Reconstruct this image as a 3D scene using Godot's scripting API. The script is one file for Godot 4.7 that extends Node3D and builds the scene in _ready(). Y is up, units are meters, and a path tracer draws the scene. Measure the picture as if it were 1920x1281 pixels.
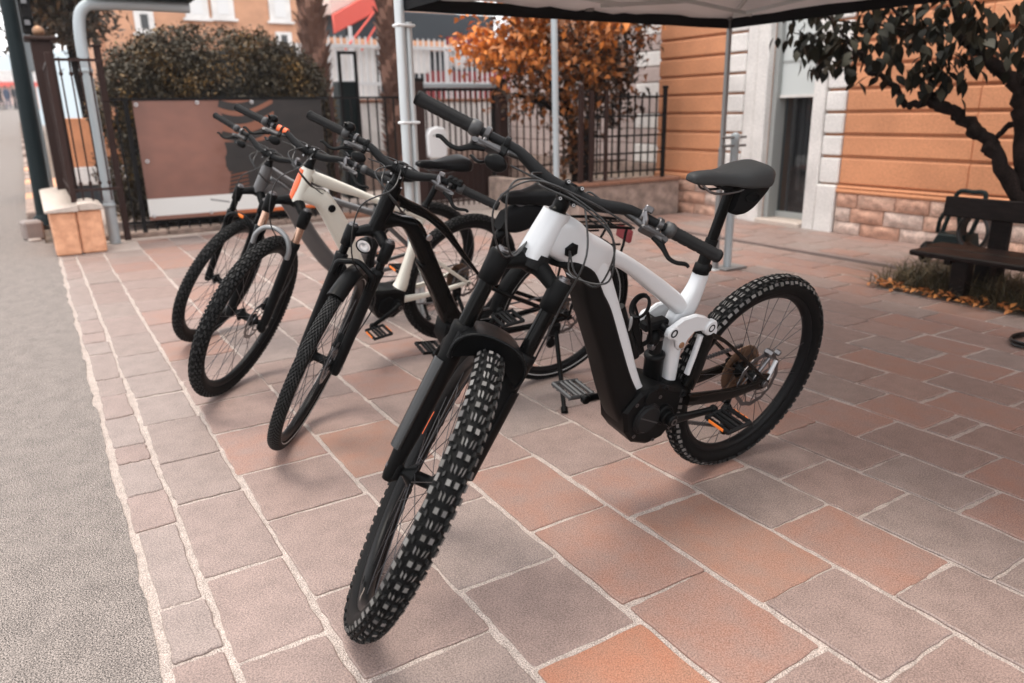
extends Node3D
# grid of the place: u runs across the paving towards the facade, v runs along the road, y up; the camera stands at u 0, v 0
const CU := Vector3(0.8527, 0, -0.5224)
const LV := Vector3(-0.5224, 0, -0.8527)
var rng := RandomNumberGenerator.new()
var M := {}
var taken := {}
var tread_cache := {}

func W(u: float, y: float, v: float) -> Vector3:
	return CU * u + LV * v + Vector3(0, y, 0)

func grid_xf(u: float, y: float, v: float) -> Transform3D:
	# x along u, y up, z along -v
	return Transform3D(Basis(CU, Vector3.UP, -LV), W(u, y, v))

# ------------------------------------------------------------------ naming
func numbered(called: String) -> String:
	if not taken.has(called):
		taken[called] = 0
		return called
	taken[called] += 1
	return "%s_%03d" % [called, taken[called]]

func tag(o: Node, label: String, category: String, group := "") -> Node:
	o.set_meta("label", label)
	o.set_meta("category", category)
	if group != "":
		o.set_meta("group", group)
	return o

func thing(called: String, label: String, category: String, xf := Transform3D(), group := "") -> Node3D:
	var o := Node3D.new()
	o.name = numbered(called)
	add_child(o)
	o.transform = xf
	tag(o, label, category, group)
	return o

func setting(called: String, xf := Transform3D()) -> Node3D:
	var o := Node3D.new()
	o.name = numbered(called)
	add_child(o)
	o.transform = xf
	o.set_meta("kind", "structure")
	return o

func group_part(parent: Node, called: String, xf := Transform3D()) -> Node3D:
	var o := Node3D.new()
	o.name = called
	parent.add_child(o, true)
	o.transform = xf
	return o

func inst(called: String, mesh: Mesh, m: Material, parent: Node, xf := Transform3D()) -> MeshInstance3D:
	var o := MeshInstance3D.new()
	o.name = called if parent != self else numbered(called)
	o.mesh = mesh
	if m:
		o.material_override = m
	parent.add_child(o, true)
	o.transform = xf
	return o

func obj(called: String, st: SurfaceTool, m: Material, parent: Node, xf := Transform3D()) -> MeshInstance3D:
	return inst(called, done(st), m, parent, xf)

func done(st: SurfaceTool) -> ArrayMesh:
	st.generate_normals()
	return st.commit()

# ------------------------------------------------------------------ meshes
func S() -> SurfaceTool:
	var st := SurfaceTool.new()
	st.begin(Mesh.PRIMITIVE_TRIANGLES)
	st.set_smooth_group(-1)
	return st

func tri(st: SurfaceTool, a: Vector3, b: Vector3, c: Vector3, out: Vector3) -> void:
	st.add_vertex(a)
	if (a - c).cross(a - b).dot(out) < 0.0:
		st.add_vertex(c)
		st.add_vertex(b)
	else:
		st.add_vertex(b)
		st.add_vertex(c)

func quad(st: SurfaceTool, a: Vector3, b: Vector3, c: Vector3, d: Vector3, out: Vector3) -> void:
	tri(st, a, b, c, out)
	tri(st, a, c, d, out)

func loft(st: SurfaceTool, rings: Array, caps := true, smooth := true, closed := false) -> void:
	var g := 0 if smooth else -1
	st.set_smooth_group(g)
	var cen := []
	for r in rings:
		var c := Vector3.ZERO
		for p in r:
			c += p
		cen.append(c / r.size())
	var n: int = rings[0].size()
	var last := rings.size() if closed else rings.size() - 1
	for i in last:
		var i2 := (i + 1) % rings.size()
		var A = rings[i]
		var B = rings[i2]
		var mid: Vector3 = (cen[i] + cen[i2]) * 0.5
		for k in n:
			var k2 := (k + 1) % n
			var q: Vector3 = (A[k] + A[k2] + B[k] + B[k2]) * 0.25
			quad(st, A[k], A[k2], B[k2], B[k], q - mid)
	if caps and not closed:
		st.set_smooth_group(-1)
		for e in [0, rings.size() - 1]:
			var out: Vector3 = cen[e] - cen[1 if e == 0 else rings.size() - 2]
			if out.length() < 1e-7:
				continue
			for k in n:
				tri(st, cen[e], rings[e][k], rings[e][(k + 1) % n], out)

func spline(pts: Array, per := 6, closed := false) -> Array:
	var o := []
	var n := pts.size()
	var segs := n if closed else n - 1
	for i in segs:
		var p0 = pts[(i - 1 + n) % n] if closed or i > 0 else pts[0] * 2.0 - pts[1]
		var p1 = pts[i]
		var p2 = pts[(i + 1) % n]
		var p3 = pts[(i + 2) % n] if closed or i + 2 < n else pts[n - 1] * 2.0 - pts[n - 2]
		for k in per:
			var t := float(k) / per
			o.append(0.5 * ((2.0 * p1) + (p2 - p0) * t + (2.0 * p0 - 5.0 * p1 + 4.0 * p2 - p3) * t * t + (3.0 * p1 - p0 - 3.0 * p2 + p3) * t * t * t))
	if not closed:
		o.append(pts[n - 1])
	return o

func rad_at(r, t: float) -> float:
	if r is float or r is int:
		return float(r)
	var f: float = t * (r.size() - 1)
	var i := int(min(floor(f), r.size() - 2))
	return lerpf(r[i], r[i + 1], f - i)

func tube(st: SurfaceTool, pts: Array, r, seg := 10, closed := false, flat := 1.0, up := Vector3.ZERO, caps := true) -> void:
	var n := pts.size()
	var rings := []
	var prev := up
	for i in n:
		var a: Vector3 = pts[(i - 1 + n) % n] if closed or i > 0 else pts[i]
		var b: Vector3 = pts[(i + 1) % n] if closed or i < n - 1 else pts[i]
		var d := (b - a).normalized()
		if prev == Vector3.ZERO:
			prev = Vector3.UP if absf(d.y) < 0.9 else Vector3.RIGHT
		var x := prev.cross(d)
		if x.length() < 1e-5:
			x = d.cross(Vector3(0.3, 0.7, 0.64))
		x = x.normalized()
		var y := d.cross(x).normalized()
		prev = y
		var rr := rad_at(r, float(i) / maxf(1.0, n - 1))
		var ring := []
		for k in seg:
			var t := TAU * k / seg
			ring.append(pts[i] + x * cos(t) * rr + y * sin(t) * rr * flat)
		rings.append(ring)
	loft(st, rings, caps, true, closed)

func lathe(st: SurfaceTool, prof: Array, xf := Transform3D(), seg := 24, smooth := true) -> void:
	# prof: Vector2(radius, height along y of xf)
	var rings := []
	for p in prof:
		var ring := []
		for k in seg:
			var t := TAU * k / seg
			ring.append(xf * Vector3(cos(t) * p.x, p.y, sin(t) * p.x))
		rings.append(ring)
	st.set_smooth_group(0 if smooth else -1)
	for i in rings.size() - 1:
		var d: Vector2 = prof[i + 1] - prof[i]
		for k in seg:
			var t := TAU * (k + 0.5) / seg
			var er := xf.basis * Vector3(cos(t), 0, sin(t))
			var out: Vector3 = er * d.y - xf.basis.y * d.x
			if not smooth:
				st.set_smooth_group(i + 1)
			quad(st, rings[i][k], rings[i][(k + 1) % seg], rings[i + 1][(k + 1) % seg], rings[i + 1][k], out)

func rod(st: SurfaceTool, a: Vector3, b: Vector3, r: float, seg := 12, r2 := -1.0) -> void:
	tube(st, [a, b], [r, r if r2 < 0.0 else r2], seg)

func disc(st: SurfaceTool, c: Vector3, axis: Vector3, r: float, h: float, seg := 20, bev := 0.0) -> void:
	# a closed drum of height h centred on c
	var y := axis.normalized()
	var x := y.cross(Vector3(0.31, 0.72, 0.62)).normalized()
	var xf := Transform3D(Basis(x, y, x.cross(y)), c)
	var b := bev if bev > 0.0 else minf(r, h) * 0.12
	lathe(st, [Vector2(0, -h / 2), Vector2(r - b, -h / 2), Vector2(r, -h / 2 + b), Vector2(r, h / 2 - b), Vector2(r - b, h / 2), Vector2(0, h / 2)], xf, seg, false)

func box(st: SurfaceTool, xf: Transform3D, size: Vector3, b := 0.0) -> void:
	st.set_smooth_group(-1)
	var h := size * 0.5
	b = minf(b, minf(h.x, minf(h.y, h.z)) * 0.9)
	if b <= 0.0:
		for ax in 3:
			for s in [-1.0, 1.0]:
				var n := Vector3.ZERO
				n[ax] = s
				var u := Vector3.ZERO
				u[(ax + 1) % 3] = h[(ax + 1) % 3]
				var w := Vector3.ZERO
				w[(ax + 2) % 3] = h[(ax + 2) % 3]
				var c := n * h[ax]
				quad(st, xf * (c - u - w), xf * (c + u - w), xf * (c + u + w), xf * (c - u + w), xf.basis * n)
		return
	var hi := h - Vector3(b, b, b)
	for ax in 3:
		var a1 := (ax + 1) % 3
		var a2 := (ax + 2) % 3
		for s in [-1.0, 1.0]:
			var n := Vector3.ZERO
			n[ax] = s
			var u := Vector3.ZERO
			u[a1] = hi[a1]
			var w := Vector3.ZERO
			w[a2] = hi[a2]
			var c := n * h[ax]
			quad(st, xf * (c - u - w), xf * (c + u - w), xf * (c + u + w), xf * (c - u + w), xf.basis * n)
		# edges along ax
		for s1 in [-1.0, 1.0]:
			for s2 in [-1.0, 1.0]:
				var p := Vector3.ZERO
				p[a1] = s1 * h[a1]
				p[a2] = s2 * hi[a2]
				var q := Vector3.ZERO
				q[a1] = s1 * hi[a1]
				q[a2] = s2 * h[a2]
				var e := Vector3.ZERO
				e[ax] = hi[ax]
				var o := Vector3.ZERO
				o[a1] = s1
				o[a2] = s2
				quad(st, xf * (p - e), xf * (p + e), xf * (q + e), xf * (q - e), xf.basis * o)
	for sx in [-1.0, 1.0]:
		for sy in [-1.0, 1.0]:
			for sz in [-1.0, 1.0]:
				var s := Vector3(sx, sy, sz)
				tri(st, xf * (s * Vector3(h.x, hi.y, hi.z)), xf * (s * Vector3(hi.x, h.y, hi.z)), xf * (s * Vector3(hi.x, hi.y, h.z)), xf.basis * s)

func at(p: Vector3) -> Transform3D:
	return Transform3D(Basis(), p)

func bar_xf(a: Vector3, b: Vector3, up := Vector3.UP) -> Transform3D:
	# y along a -> b, z near up
	var y := (b - a).normalized()
	if absf(y.dot(up)) > 0.98:
		up = Vector3.RIGHT
	var x := y.cross(up).normalized()
	return Transform3D(Basis(x, y, x.cross(y)), (a + b) * 0.5)

func beam(st: SurfaceTool, a: Vector3, b: Vector3, w: float, d: float, bev := 0.0, up := Vector3.UP) -> void:
	box(st, bar_xf(a, b, up), Vector3(w, a.distance_to(b), d), bev)

func plate(st: SurfaceTool, poly: Array, z0: float, z1: float, bev := 0.002, xf := Transform3D()) -> void:
	# polygon in x, y, thick along z, both rims chamfered
	var n := poly.size()
	var pv := PackedVector2Array(poly)
	var ccw := not Geometry2D.is_polygon_clockwise(pv)
	var ins := PackedVector2Array()
	for i in n:
		var a: Vector2 = poly[(i - 1 + n) % n]
		var b: Vector2 = poly[i]
		var c: Vector2 = poly[(i + 1) % n]
		var d := ((b - a).normalized() + (c - b).normalized()).normalized()
		var nn := Vector2(-d.y, d.x) if ccw else Vector2(d.y, -d.x)
		ins.append(b + nn * bev)
	var ids := Geometry2D.triangulate_polygon(ins)
	var lo := minf(z0, z1)
	var hi := maxf(z0, z1)
	var bz := minf(bev, (hi - lo) * 0.4)
	st.set_smooth_group(-1)
	for i in range(0, ids.size(), 3):
		for e in [[lo, -1.0], [hi, 1.0]]:
			var v := []
			for k in 3:
				v.append(xf * Vector3(ins[ids[i + k]].x, ins[ids[i + k]].y, e[0]))
			tri(st, v[0], v[1], v[2], xf.basis * Vector3(0, 0, e[1]))
	for i in n:
		var j := (i + 1) % n
		var d2: Vector2 = pv[j] - pv[i]
		var o2 := Vector2(d2.y, -d2.x) if ccw else Vector2(-d2.y, d2.x)
		o2 = o2.normalized()
		var o := Vector3(o2.x, o2.y, 0)
		st.set_smooth_group(1)
		quad(st, xf * v3(pv[i], lo + bz), xf * v3(pv[j], lo + bz), xf * v3(pv[j], hi - bz), xf * v3(pv[i], hi - bz), xf.basis * o)
		st.set_smooth_group(-1)
		quad(st, xf * v3(pv[i], hi - bz), xf * v3(pv[j], hi - bz), xf * v3(ins[j], hi), xf * v3(ins[i], hi), xf.basis * (o + Vector3(0, 0, 1)))
		quad(st, xf * v3(pv[i], lo + bz), xf * v3(pv[j], lo + bz), xf * v3(ins[j], lo), xf * v3(ins[i], lo), xf.basis * (o - Vector3(0, 0, 1)))

func v3(p: Vector2, z: float) -> Vector3:
	return Vector3(p.x, p.y, z)

func sp(x: float, e: float) -> float:
	return signf(x) * pow(absf(x), e)

func slab(st: SurfaceTool, stations: Array, e := 0.6, seg := 16, z0 := 0.0, per := 4) -> void:
	# stations: [x in, y in, x out, y out, half width]; a tube whose section spans in -> out in the x, y plane
	var vs := []
	for s in stations:
		vs.append([Vector2(s[0], s[1]), Vector2(s[2], s[3]), Vector2(s[4], z0 if s.size() < 6 else s[5])])
	var A := []
	var B := []
	var C := []
	for q in vs:
		A.append(q[0])
		B.append(q[1])
		C.append(q[2])
	A = spline(A, per)
	B = spline(B, per)
	C = spline(C, per)
	var rings := []
	for i in A.size():
		var mid: Vector2 = (A[i] + B[i]) * 0.5
		var a: Vector2 = (B[i] - A[i]) * 0.5
		var ring := []
		for k in seg:
			var t := TAU * k / seg
			var c := sp(cos(t), e)
			var s2 := sp(sin(t), e)
			ring.append(Vector3(mid.x + a.x * c, mid.y + a.y * c, C[i].y + C[i].x * s2))
		rings.append(ring)
	loft(st, rings)

func ball(st: SurfaceTool, c: Vector3, r: Vector3, seg := 14) -> void:
	var prof := []
	var n := maxi(6, int(seg * 0.6))
	for i in n + 1:
		var t := PI * i / n
		prof.append(Vector2(sin(t), -cos(t)))
	lathe(st, prof, Transform3D(Basis(Vector3(r.x, 0, 0), Vector3(0, r.y, 0), Vector3(0, 0, r.z)), c), seg)

# ------------------------------------------------------------------ materials
func mat(called: String, c: Color, rough := 0.6, metal := 0.0) -> StandardMaterial3D:
	var m := StandardMaterial3D.new()
	m.resource_name = called
	m.albedo_color = c.linear_to_srgb()
	m.roughness = rough
	m.metallic = metal
	M[called] = m
	return m

func noise(kind: int, freq: float, seed_: int, octaves := 3) -> FastNoiseLite:
	var n := FastNoiseLite.new()
	n.noise_type = kind
	n.frequency = freq
	n.seed = seed_
	n.fractal_octaves = octaves
	return n

func ramp_tex(n: FastNoiseLite, size: int, stops: Array) -> NoiseTexture2D:
	var t := NoiseTexture2D.new()
	t.width = size
	t.height = size
	t.seamless = true
	t.noise = n
	var g := Gradient.new()
	var offs := PackedFloat32Array()
	var cols := PackedColorArray()
	for s in stops:
		offs.append(s[0])
		cols.append(s[1])
	g.offsets = offs
	g.colors = cols
	t.color_ramp = g
	return t

func normal_tex(n: FastNoiseLite, size: int, strength: float) -> NoiseTexture2D:
	var t := NoiseTexture2D.new()
	t.width = size
	t.height = size
	t.seamless = true
	t.noise = n
	t.as_normal_map = true
	t.bump_strength = strength
	return t

func g(x: float) -> Color:
	return Color(x, x, x)

func tri_map(m: StandardMaterial3D, scale: Vector3, world := true) -> StandardMaterial3D:
	m.uv1_triplanar = true
	m.uv1_world_triplanar = world
	m.uv1_scale = scale
	m.uv1_triplanar_sharpness = 4.0
	return m

func bytes_image(size: int, f: Callable) -> ImageTexture:
	var d := PackedByteArray()
	d.resize(size * size * 3)
	var i := 0
	for y in size:
		for x in size:
			var c: Color = f.call(x, y)
			d[i] = int(clampf(c.r, 0, 1) * 255.0)
			d[i + 1] = int(clampf(c.g, 0, 1) * 255.0)
			d[i + 2] = int(clampf(c.b, 0, 1) * 255.0)
			i += 3
	return ImageTexture.create_from_image(Image.create_from_data(size, size, false, Image.FORMAT_RGB8, d))

func mix_image(size: int, seed_: int, low: Color, high: Color, grain: float, spark: float, f_blotch: float) -> ImageTexture:
	# stone: blotches, fine grain and pale specks, seamless
	var big := noise(FastNoiseLite.TYPE_SIMPLEX_SMOOTH, f_blotch, seed_, 4).get_seamless_image(size, size)
	var mid := noise(FastNoiseLite.TYPE_SIMPLEX_SMOOTH, 0.16, seed_ + 1, 2).get_seamless_image(size, size)
	var cel := noise(FastNoiseLite.TYPE_CELLULAR, 0.22, seed_ + 2, 1).get_seamless_image(size, size)
	big.convert(Image.FORMAT_L8)
	mid.convert(Image.FORMAT_L8)
	cel.convert(Image.FORMAT_L8)
	var b1 := big.get_data()
	var b2 := mid.get_data()
	var b3 := cel.get_data()
	var r := RandomNumberGenerator.new()
	r.seed = seed_
	var d := PackedByteArray()
	d.resize(size * size * 3)
	for i in size * size:
		var t := b1[i] / 255.0
		var k := 1.0 + grain * ((b2[i] / 255.0 - 0.5) * 1.4 + (b3[i] / 255.0 - 0.5) * 0.8 + r.randf_range(-0.5, 0.5) * 0.9)
		if b2[i] > 205 and spark > 0.0:
			k += spark * (b2[i] - 205) / 50.0
		d[i * 3] = int(clampf(lerpf(low.r, high.r, t) * k, 0, 1) * 255.0)
		d[i * 3 + 1] = int(clampf(lerpf(low.g, high.g, t) * k, 0, 1) * 255.0)
		d[i * 3 + 2] = int(clampf(lerpf(low.b, high.b, t) * k, 0, 1) * 255.0)
	return ImageTexture.create_from_image(Image.create_from_data(size, size, false, Image.FORMAT_RGB8, d))

func make_materials() -> void:
	var m: StandardMaterial3D
	# bicycles
	m = mat("white_paint", Color(0.46, 0.475, 0.495), 0.32)
	m.clearcoat_enabled = true
	m.clearcoat = 0.5
	m.clearcoat_roughness = 0.15
	mat("matte_black", Color(0.0030, 0.0031, 0.0033), 0.5)
	mat("satin_black", Color(0.004, 0.0042, 0.0045), 0.33)
	mat("gloss_black", Color(0.003, 0.003, 0.003), 0.09)
	mat("brown_black", Color(0.006, 0.005, 0.0045), 0.2)
	mat("bar_black", Color(0.009, 0.0092, 0.0098), 0.42)
	m = mat("grip", Color(0.015, 0.015, 0.0155), 0.62)
	m.normal_enabled = true
	m.normal_texture = normal_tex(noise(FastNoiseLite.TYPE_CELLULAR, 0.12, 5, 1), 256, 5.0)
	m.normal_scale = 0.6
	tri_map(m, Vector3(18, 18, 18), false)
	mat("tyre", Color(0.004, 0.004, 0.0042), 0.62)
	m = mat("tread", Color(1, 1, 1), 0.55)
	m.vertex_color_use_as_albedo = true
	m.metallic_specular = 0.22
	mat("tyre_grey", Color(0.026, 0.026, 0.027), 0.6)
	mat("rim_print", Color(0.16, 0.13, 0.11), 0.6)
	mat("rim", Color(0.006, 0.006, 0.0065), 0.36)
	mat("spoke", Color(0.05, 0.05, 0.055), 0.35, 0.8)
	mat("steel", Color(0.55, 0.55, 0.56), 0.32, 1.0)
	mat("dark_alloy", Color(0.14, 0.135, 0.14), 0.3, 0.9)
	mat("pedal_grey", Color(0.035, 0.036, 0.038), 0.5)
	mat("lever_alloy", Color(0.07, 0.068, 0.07), 0.3, 0.7)
	mat("collar", Color(0.022, 0.0225, 0.024), 0.5)
	mat("cog_rust", Color(0.16, 0.095, 0.06), 0.5, 0.6)
	mat("rust", Color(0.30, 0.17, 0.10), 0.45, 0.75)
	mat("cable", Color(0.005, 0.005, 0.0055), 0.3)
	mat("orange_plastic", Color(0.85, 0.2, 0.02), 0.3)
	mat("orange_paint", Color(0.75, 0.12, 0.03), 0.4)
	m = mat("saddle", Color(0.032, 0.033, 0.034), 0.45)
	m.normal_enabled = true
	m.normal_texture = normal_tex(noise(FastNoiseLite.TYPE_CELLULAR, 0.2, 15, 1), 256, 2.0)
	m.normal_scale = 0.25
	tri_map(m, Vector3(9, 9, 9), false)
	mat("saddle_black", Color(0.006, 0.006, 0.0065), 0.3)
	m = mat("cloth_black", Color(0.005, 0.005, 0.0055), 0.7)
	m = mat("carbon", Color(1, 1, 1), 0.25)
	m.albedo_texture = bytes_image(64, func(x, y): return Color(0.09, 0.09, 0.095) if ((x + y) / 4) % 4 < 2 else Color(0.03, 0.03, 0.033))
	tri_map(m, Vector3(34, 34, 34), false)
	m = mat("cream_paint", Color(0.62, 0.60, 0.53), 0.35)
	m.clearcoat_enabled = true
	mat("grey_paint", Color(0.10, 0.098, 0.10), 0.32, 0.3)
	mat("bronze", Color(0.50, 0.32, 0.24), 0.2, 0.85)
	mat("silver_grey", Color(0.20, 0.205, 0.21), 0.35, 0.3)
	mat("pale_stripe", Color(0.34, 0.34, 0.34), 0.4)
	m = mat("lens", Color(0.9, 0.92, 0.95), 0.05)
	m.metallic = 0.6
	# ground
	var tones := [Color(0.302, 0.214, 0.188), Color(0.308, 0.209, 0.182), Color(0.298, 0.221, 0.197), Color(0.289, 0.221, 0.197), Color(0.308, 0.201, 0.169), Color(0.284, 0.203, 0.179), Color(0.308, 0.224, 0.199), Color(0.293, 0.196, 0.171), Color(0.300, 0.235, 0.212), Color(0.325, 0.224, 0.194)]
	var stone_tex := mix_image(1024, 3, g(0.83), g(0.97), 0.42, 0.5, 0.008)
	var stone_warm := mix_image(1024, 9, Color(0.99, 0.875, 0.825), Color(0.91, 0.925, 0.93), 0.42, 0.5, 0.007)
	var stone_n := normal_tex(noise(FastNoiseLite.TYPE_SIMPLEX_SMOOTH, 0.03, 21, 5), 1024, 4.0)
	var k := 0
	for c in tones:
		m = mat("stone_%d" % k, c, 0.55)
		m.albedo_texture = stone_warm if k % 3 == 1 else stone_tex
		m.normal_enabled = true
		m.normal_texture = stone_n
		m.normal_scale = 0.2
		tri_map(m, Vector3(1.1, 1.1, 1.1))
		m.uv1_offset = Vector3(k * 0.37, k * 0.11, k * 0.53)
		k += 1
	for c in [Color(0.35, 0.180, 0.122), Color(0.32, 0.205, 0.165)]:
		m = mat("stone_rust_%d" % (k - 10), c, 0.55)
		m.albedo_texture = stone_warm
		m.normal_enabled = true
		m.normal_texture = stone_n
		m.normal_scale = 0.2
		tri_map(m, Vector3(1.3, 1.3, 1.3))
		m.uv1_offset = Vector3(k * 0.37, k * 0.11, k * 0.53)
		k += 1
	m = mat("mortar", Color(0.66, 0.555, 0.50), 0.9)
	m.albedo_texture = mix_image(512, 33, g(0.84), g(1.0), 0.32, 0.3, 0.02)
	m.normal_enabled = true
	m.normal_texture = normal_tex(noise(FastNoiseLite.TYPE_SIMPLEX_SMOOTH, 0.14, 34, 3), 512, 12.0)
	tri_map(m, Vector3(2.2, 2.2, 2.2))
	m = mat("asphalt", Color(0.365, 0.312, 0.284), 0.85)
	m.albedo_texture = mix_image(1024, 51, g(0.72), g(0.92), 1.25, 1.1, 0.007)
	m.normal_enabled = true
	m.normal_texture = normal_tex(noise(FastNoiseLite.TYPE_CELLULAR, 0.20, 52, 1), 1024, 6.0)
	m.normal_scale = 0.6
	tri_map(m, Vector3(1.25, 1.25, 1.25))
	m = mat("soil", Color(0.30, 0.22, 0.17), 0.95)
	m.albedo_texture = mix_image(512, 61, g(0.5), g(1.0), 0.6, 0.2, 0.01)
	tri_map(m, Vector3(0.7, 0.7, 0.7))
	m = mat("garden_ground", Color(0.52, 0.42, 0.37), 0.9)
	m.albedo_texture = stone_tex
	tri_map(m, Vector3(0.6, 0.6, 0.6))
	# walls
	var plaster := mix_image(512, 81, g(0.86), g(1.0), 0.10, 0.0, 0.006)
	for w in [["plaster_orange", Color(0.66, 0.29, 0.145)], ["plaster_white", Color(0.80, 0.77, 0.74)], ["plaster_mauve", Color(0.52, 0.42, 0.39)], ["plaster_far", Color(0.62, 0.33, 0.20)], ["frame_white", Color(0.76, 0.73, 0.70)], ["white_far", Color(0.82, 0.80, 0.78)]]:
		m = mat(w[0], w[1], 0.85)
		m.albedo_texture = plaster
		tri_map(m, Vector3(0.5, 0.5, 0.5))
	m = mat("groove", Color(0.22, 0.075, 0.03), 0.9)
	k = 0
	for c in [Color(0.78, 0.48, 0.36), Color(0.82, 0.55, 0.43), Color(0.74, 0.42, 0.30), Color(0.80, 0.60, 0.51)]:
		m = mat("plinth_stone_%d" % k, c, 0.9)
		m.albedo_texture = mix_image(256, 90 + k, g(0.7), g(1.0), 0.4, 0.0, 0.02)
		m.normal_enabled = true
		m.normal_texture = stone_n
		m.normal_scale = 1.3
		tri_map(m, Vector3(2, 2, 2))
		k += 1
	m = mat("pillar_stone", Color(0.86, 0.46, 0.28), 0.9)
	m.albedo_texture = mix_image(512, 96, Color(0.80, 0.76, 0.74), Color(1.0, 1.0, 1.0), 0.25, 0.1, 0.012)
	m.normal_enabled = true
	m.normal_texture = stone_n
	tri_map(m, Vector3(1.5, 1.5, 1.5))
	m = mat("cap_stone", Color(0.66, 0.56, 0.49), 0.85)
	m.albedo_texture = stone_tex
	tri_map(m, Vector3(1.5, 1.5, 1.5))
	m = mat("terracotta", Color(0.34, 0.16, 0.10), 0.8)
	m.albedo_texture = stone_tex
	tri_map(m, Vector3(1.5, 1.5, 1.5))
	m = mat("planter_wall", Color(0.50, 0.37, 0.31), 0.9)
	m.albedo_texture = mix_image(512, 97, g(0.6), g(1.0), 0.35, 0.2, 0.01)
	m.normal_enabled = true
	m.normal_texture = stone_n
	tri_map(m, Vector3(1.2, 1.2, 1.2))
	# metals and wood of the street
	mat("brown_iron", Color(0.036, 0.020, 0.017), 0.55)
	mat("dark_iron", Color(0.011, 0.010, 0.010), 0.55)
	mat("lamp_green", Color(0.012, 0.019, 0.021), 0.5)
	m = mat("galvanised", Color(0.36, 0.40, 0.42), 0.5, 0.25)
	mat("tent_pole", Color(0.52, 0.55, 0.56), 0.4, 0.3)
	mat("tent_pole_dark", Color(0.20, 0.20, 0.20), 0.45, 0.3)
	m = mat("tent_fabric", Color(0.66, 0.66, 0.68), 0.85)
	m.backlight_enabled = true
	m.backlight = g(0.10)
	mat("tent_valance", Color(0.010, 0.010, 0.011), 0.8)
	m = mat("bench_wood", Color(0.016, 0.010, 0.009), 0.5)
	m.albedo_texture = mix_image(256, 98, g(0.6), g(1.0), 0.3, 0.0, 0.02)
	tri_map(m, Vector3(1.5, 6, 1.5), false)
	mat("machine_green", Color(0.012, 0.018, 0.018), 0.45)
	m = mat("door_glass", Color(0.02, 0.022, 0.024), 0.03)
	m.transparency = BaseMaterial3D.TRANSPARENCY_ALPHA
	m.albedo_color.a = 0.35
	mat("curtain", Color(0.10, 0.105, 0.11), 0.9)
	mat("window_dark", Color(0.012, 0.013, 0.014), 0.08)
	mat("blind", Color(0.52, 0.55, 0.54), 0.7)
	mat("jamb", Color(0.30, 0.31, 0.30), 0.7)
	mat("awning_dark", Color(0.045, 0.055, 0.065), 0.8)
	mat("awning_red", Color(0.72, 0.12, 0.09), 0.7)
	mat("awning_pale", Color(0.80, 0.62, 0.56), 0.8)
	mat("red_dark", Color(0.25, 0.035, 0.04), 0.7)
	mat("white_plastic", Color(0.66, 0.66, 0.66), 0.5)
	mat("fence_grey", Color(0.62, 0.63, 0.64), 0.5)
	# plants
	m = mat("bark", Color(0.022, 0.014, 0.012), 0.9)
	m.albedo_texture = mix_image(256, 99, g(0.5), g(1.0), 0.5, 0.2, 0.02)
	m.normal_enabled = true
	m.normal_texture = stone_n
	m.normal_scale = 1.5
	tri_map(m, Vector3(3, 1.2, 3), false)
	mat("palm_bark", Color(0.13, 0.065, 0.045), 0.9)
	mat("palm_bark_pale", Color(0.34, 0.19, 0.14), 0.9)
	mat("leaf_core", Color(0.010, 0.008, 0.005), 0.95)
	m = mat("foliage", Color(1, 1, 1), 0.6)
	m.vertex_color_use_as_albedo = true
	m.backlight_enabled = true
	m.backlight = g(0.08)
	k = 0
	for c in [Color(0.011, 0.011, 0.007), Color(0.018, 0.014, 0.008), Color(0.008, 0.008, 0.006), Color(0.030, 0.028, 0.017)]:
		m = mat("big_leaf_%d" % k, c, 0.55)
		m.metallic_specular = 0.3
		m.backlight_enabled = true
		m.backlight = Color(0.02, 0.012, 0.004)
		k += 1
	mat("hill", Color(0.24, 0.29, 0.32), 0.95)
	mat("clothes_dark", Color(0.02, 0.022, 0.028), 0.8)
	mat("clothes_blue", Color(0.05, 0.07, 0.12), 0.8)
	mat("clothes_red", Color(0.3, 0.06, 0.05), 0.8)
	mat("skin", Color(0.5, 0.3, 0.22), 0.6)
	mat("roof_tile", Color(0.35, 0.15, 0.09), 0.8)
	for nm in ["matte_black", "satin_black", "bar_black", "grip", "saddle", "saddle_black", "cloth_black", "gloss_black", "bench_wood", "bark", "dark_iron", "brown_iron", "machine_green", "lamp_green", "tent_valance", "big_leaf_0", "big_leaf_1", "big_leaf_2", "tyre", "rim", "brown_black"]:
		if M.has(nm):
			M[nm].metallic_specular = 0.21

# ------------------------------------------------------------------ bicycles
# bicycle axes: x forward from the rear contact point, y up, z to the rider's right
func bike_xf(x: float, z: float, head: float, lean: float) -> Transform3D:
	var F := Vector3(cos(head), 0, -sin(head))
	var U := Vector3.UP
	var R := F.cross(U)
	var U2 := U * cos(lean) - R * sin(lean)
	return Transform3D(Basis(F, U2, F.cross(U2)), Vector3(x, 0, z))

func steer_xf(d: Dictionary) -> Transform3D:
	# fork axes: origin at the foot of the steering axis, y up along it, x forward of it
	var s := Vector3(-cos(d.HA), sin(d.HA), 0)
	var n := Vector3(sin(d.HA), cos(d.HA), 0)
	var ax: Vector3 = Vector3(d.wb, d.R, 0) - n * d.offs
	return Transform3D(Basis(s, d.steer) * Basis(n, s, Vector3(0, 0, 1)), ax)

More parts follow.
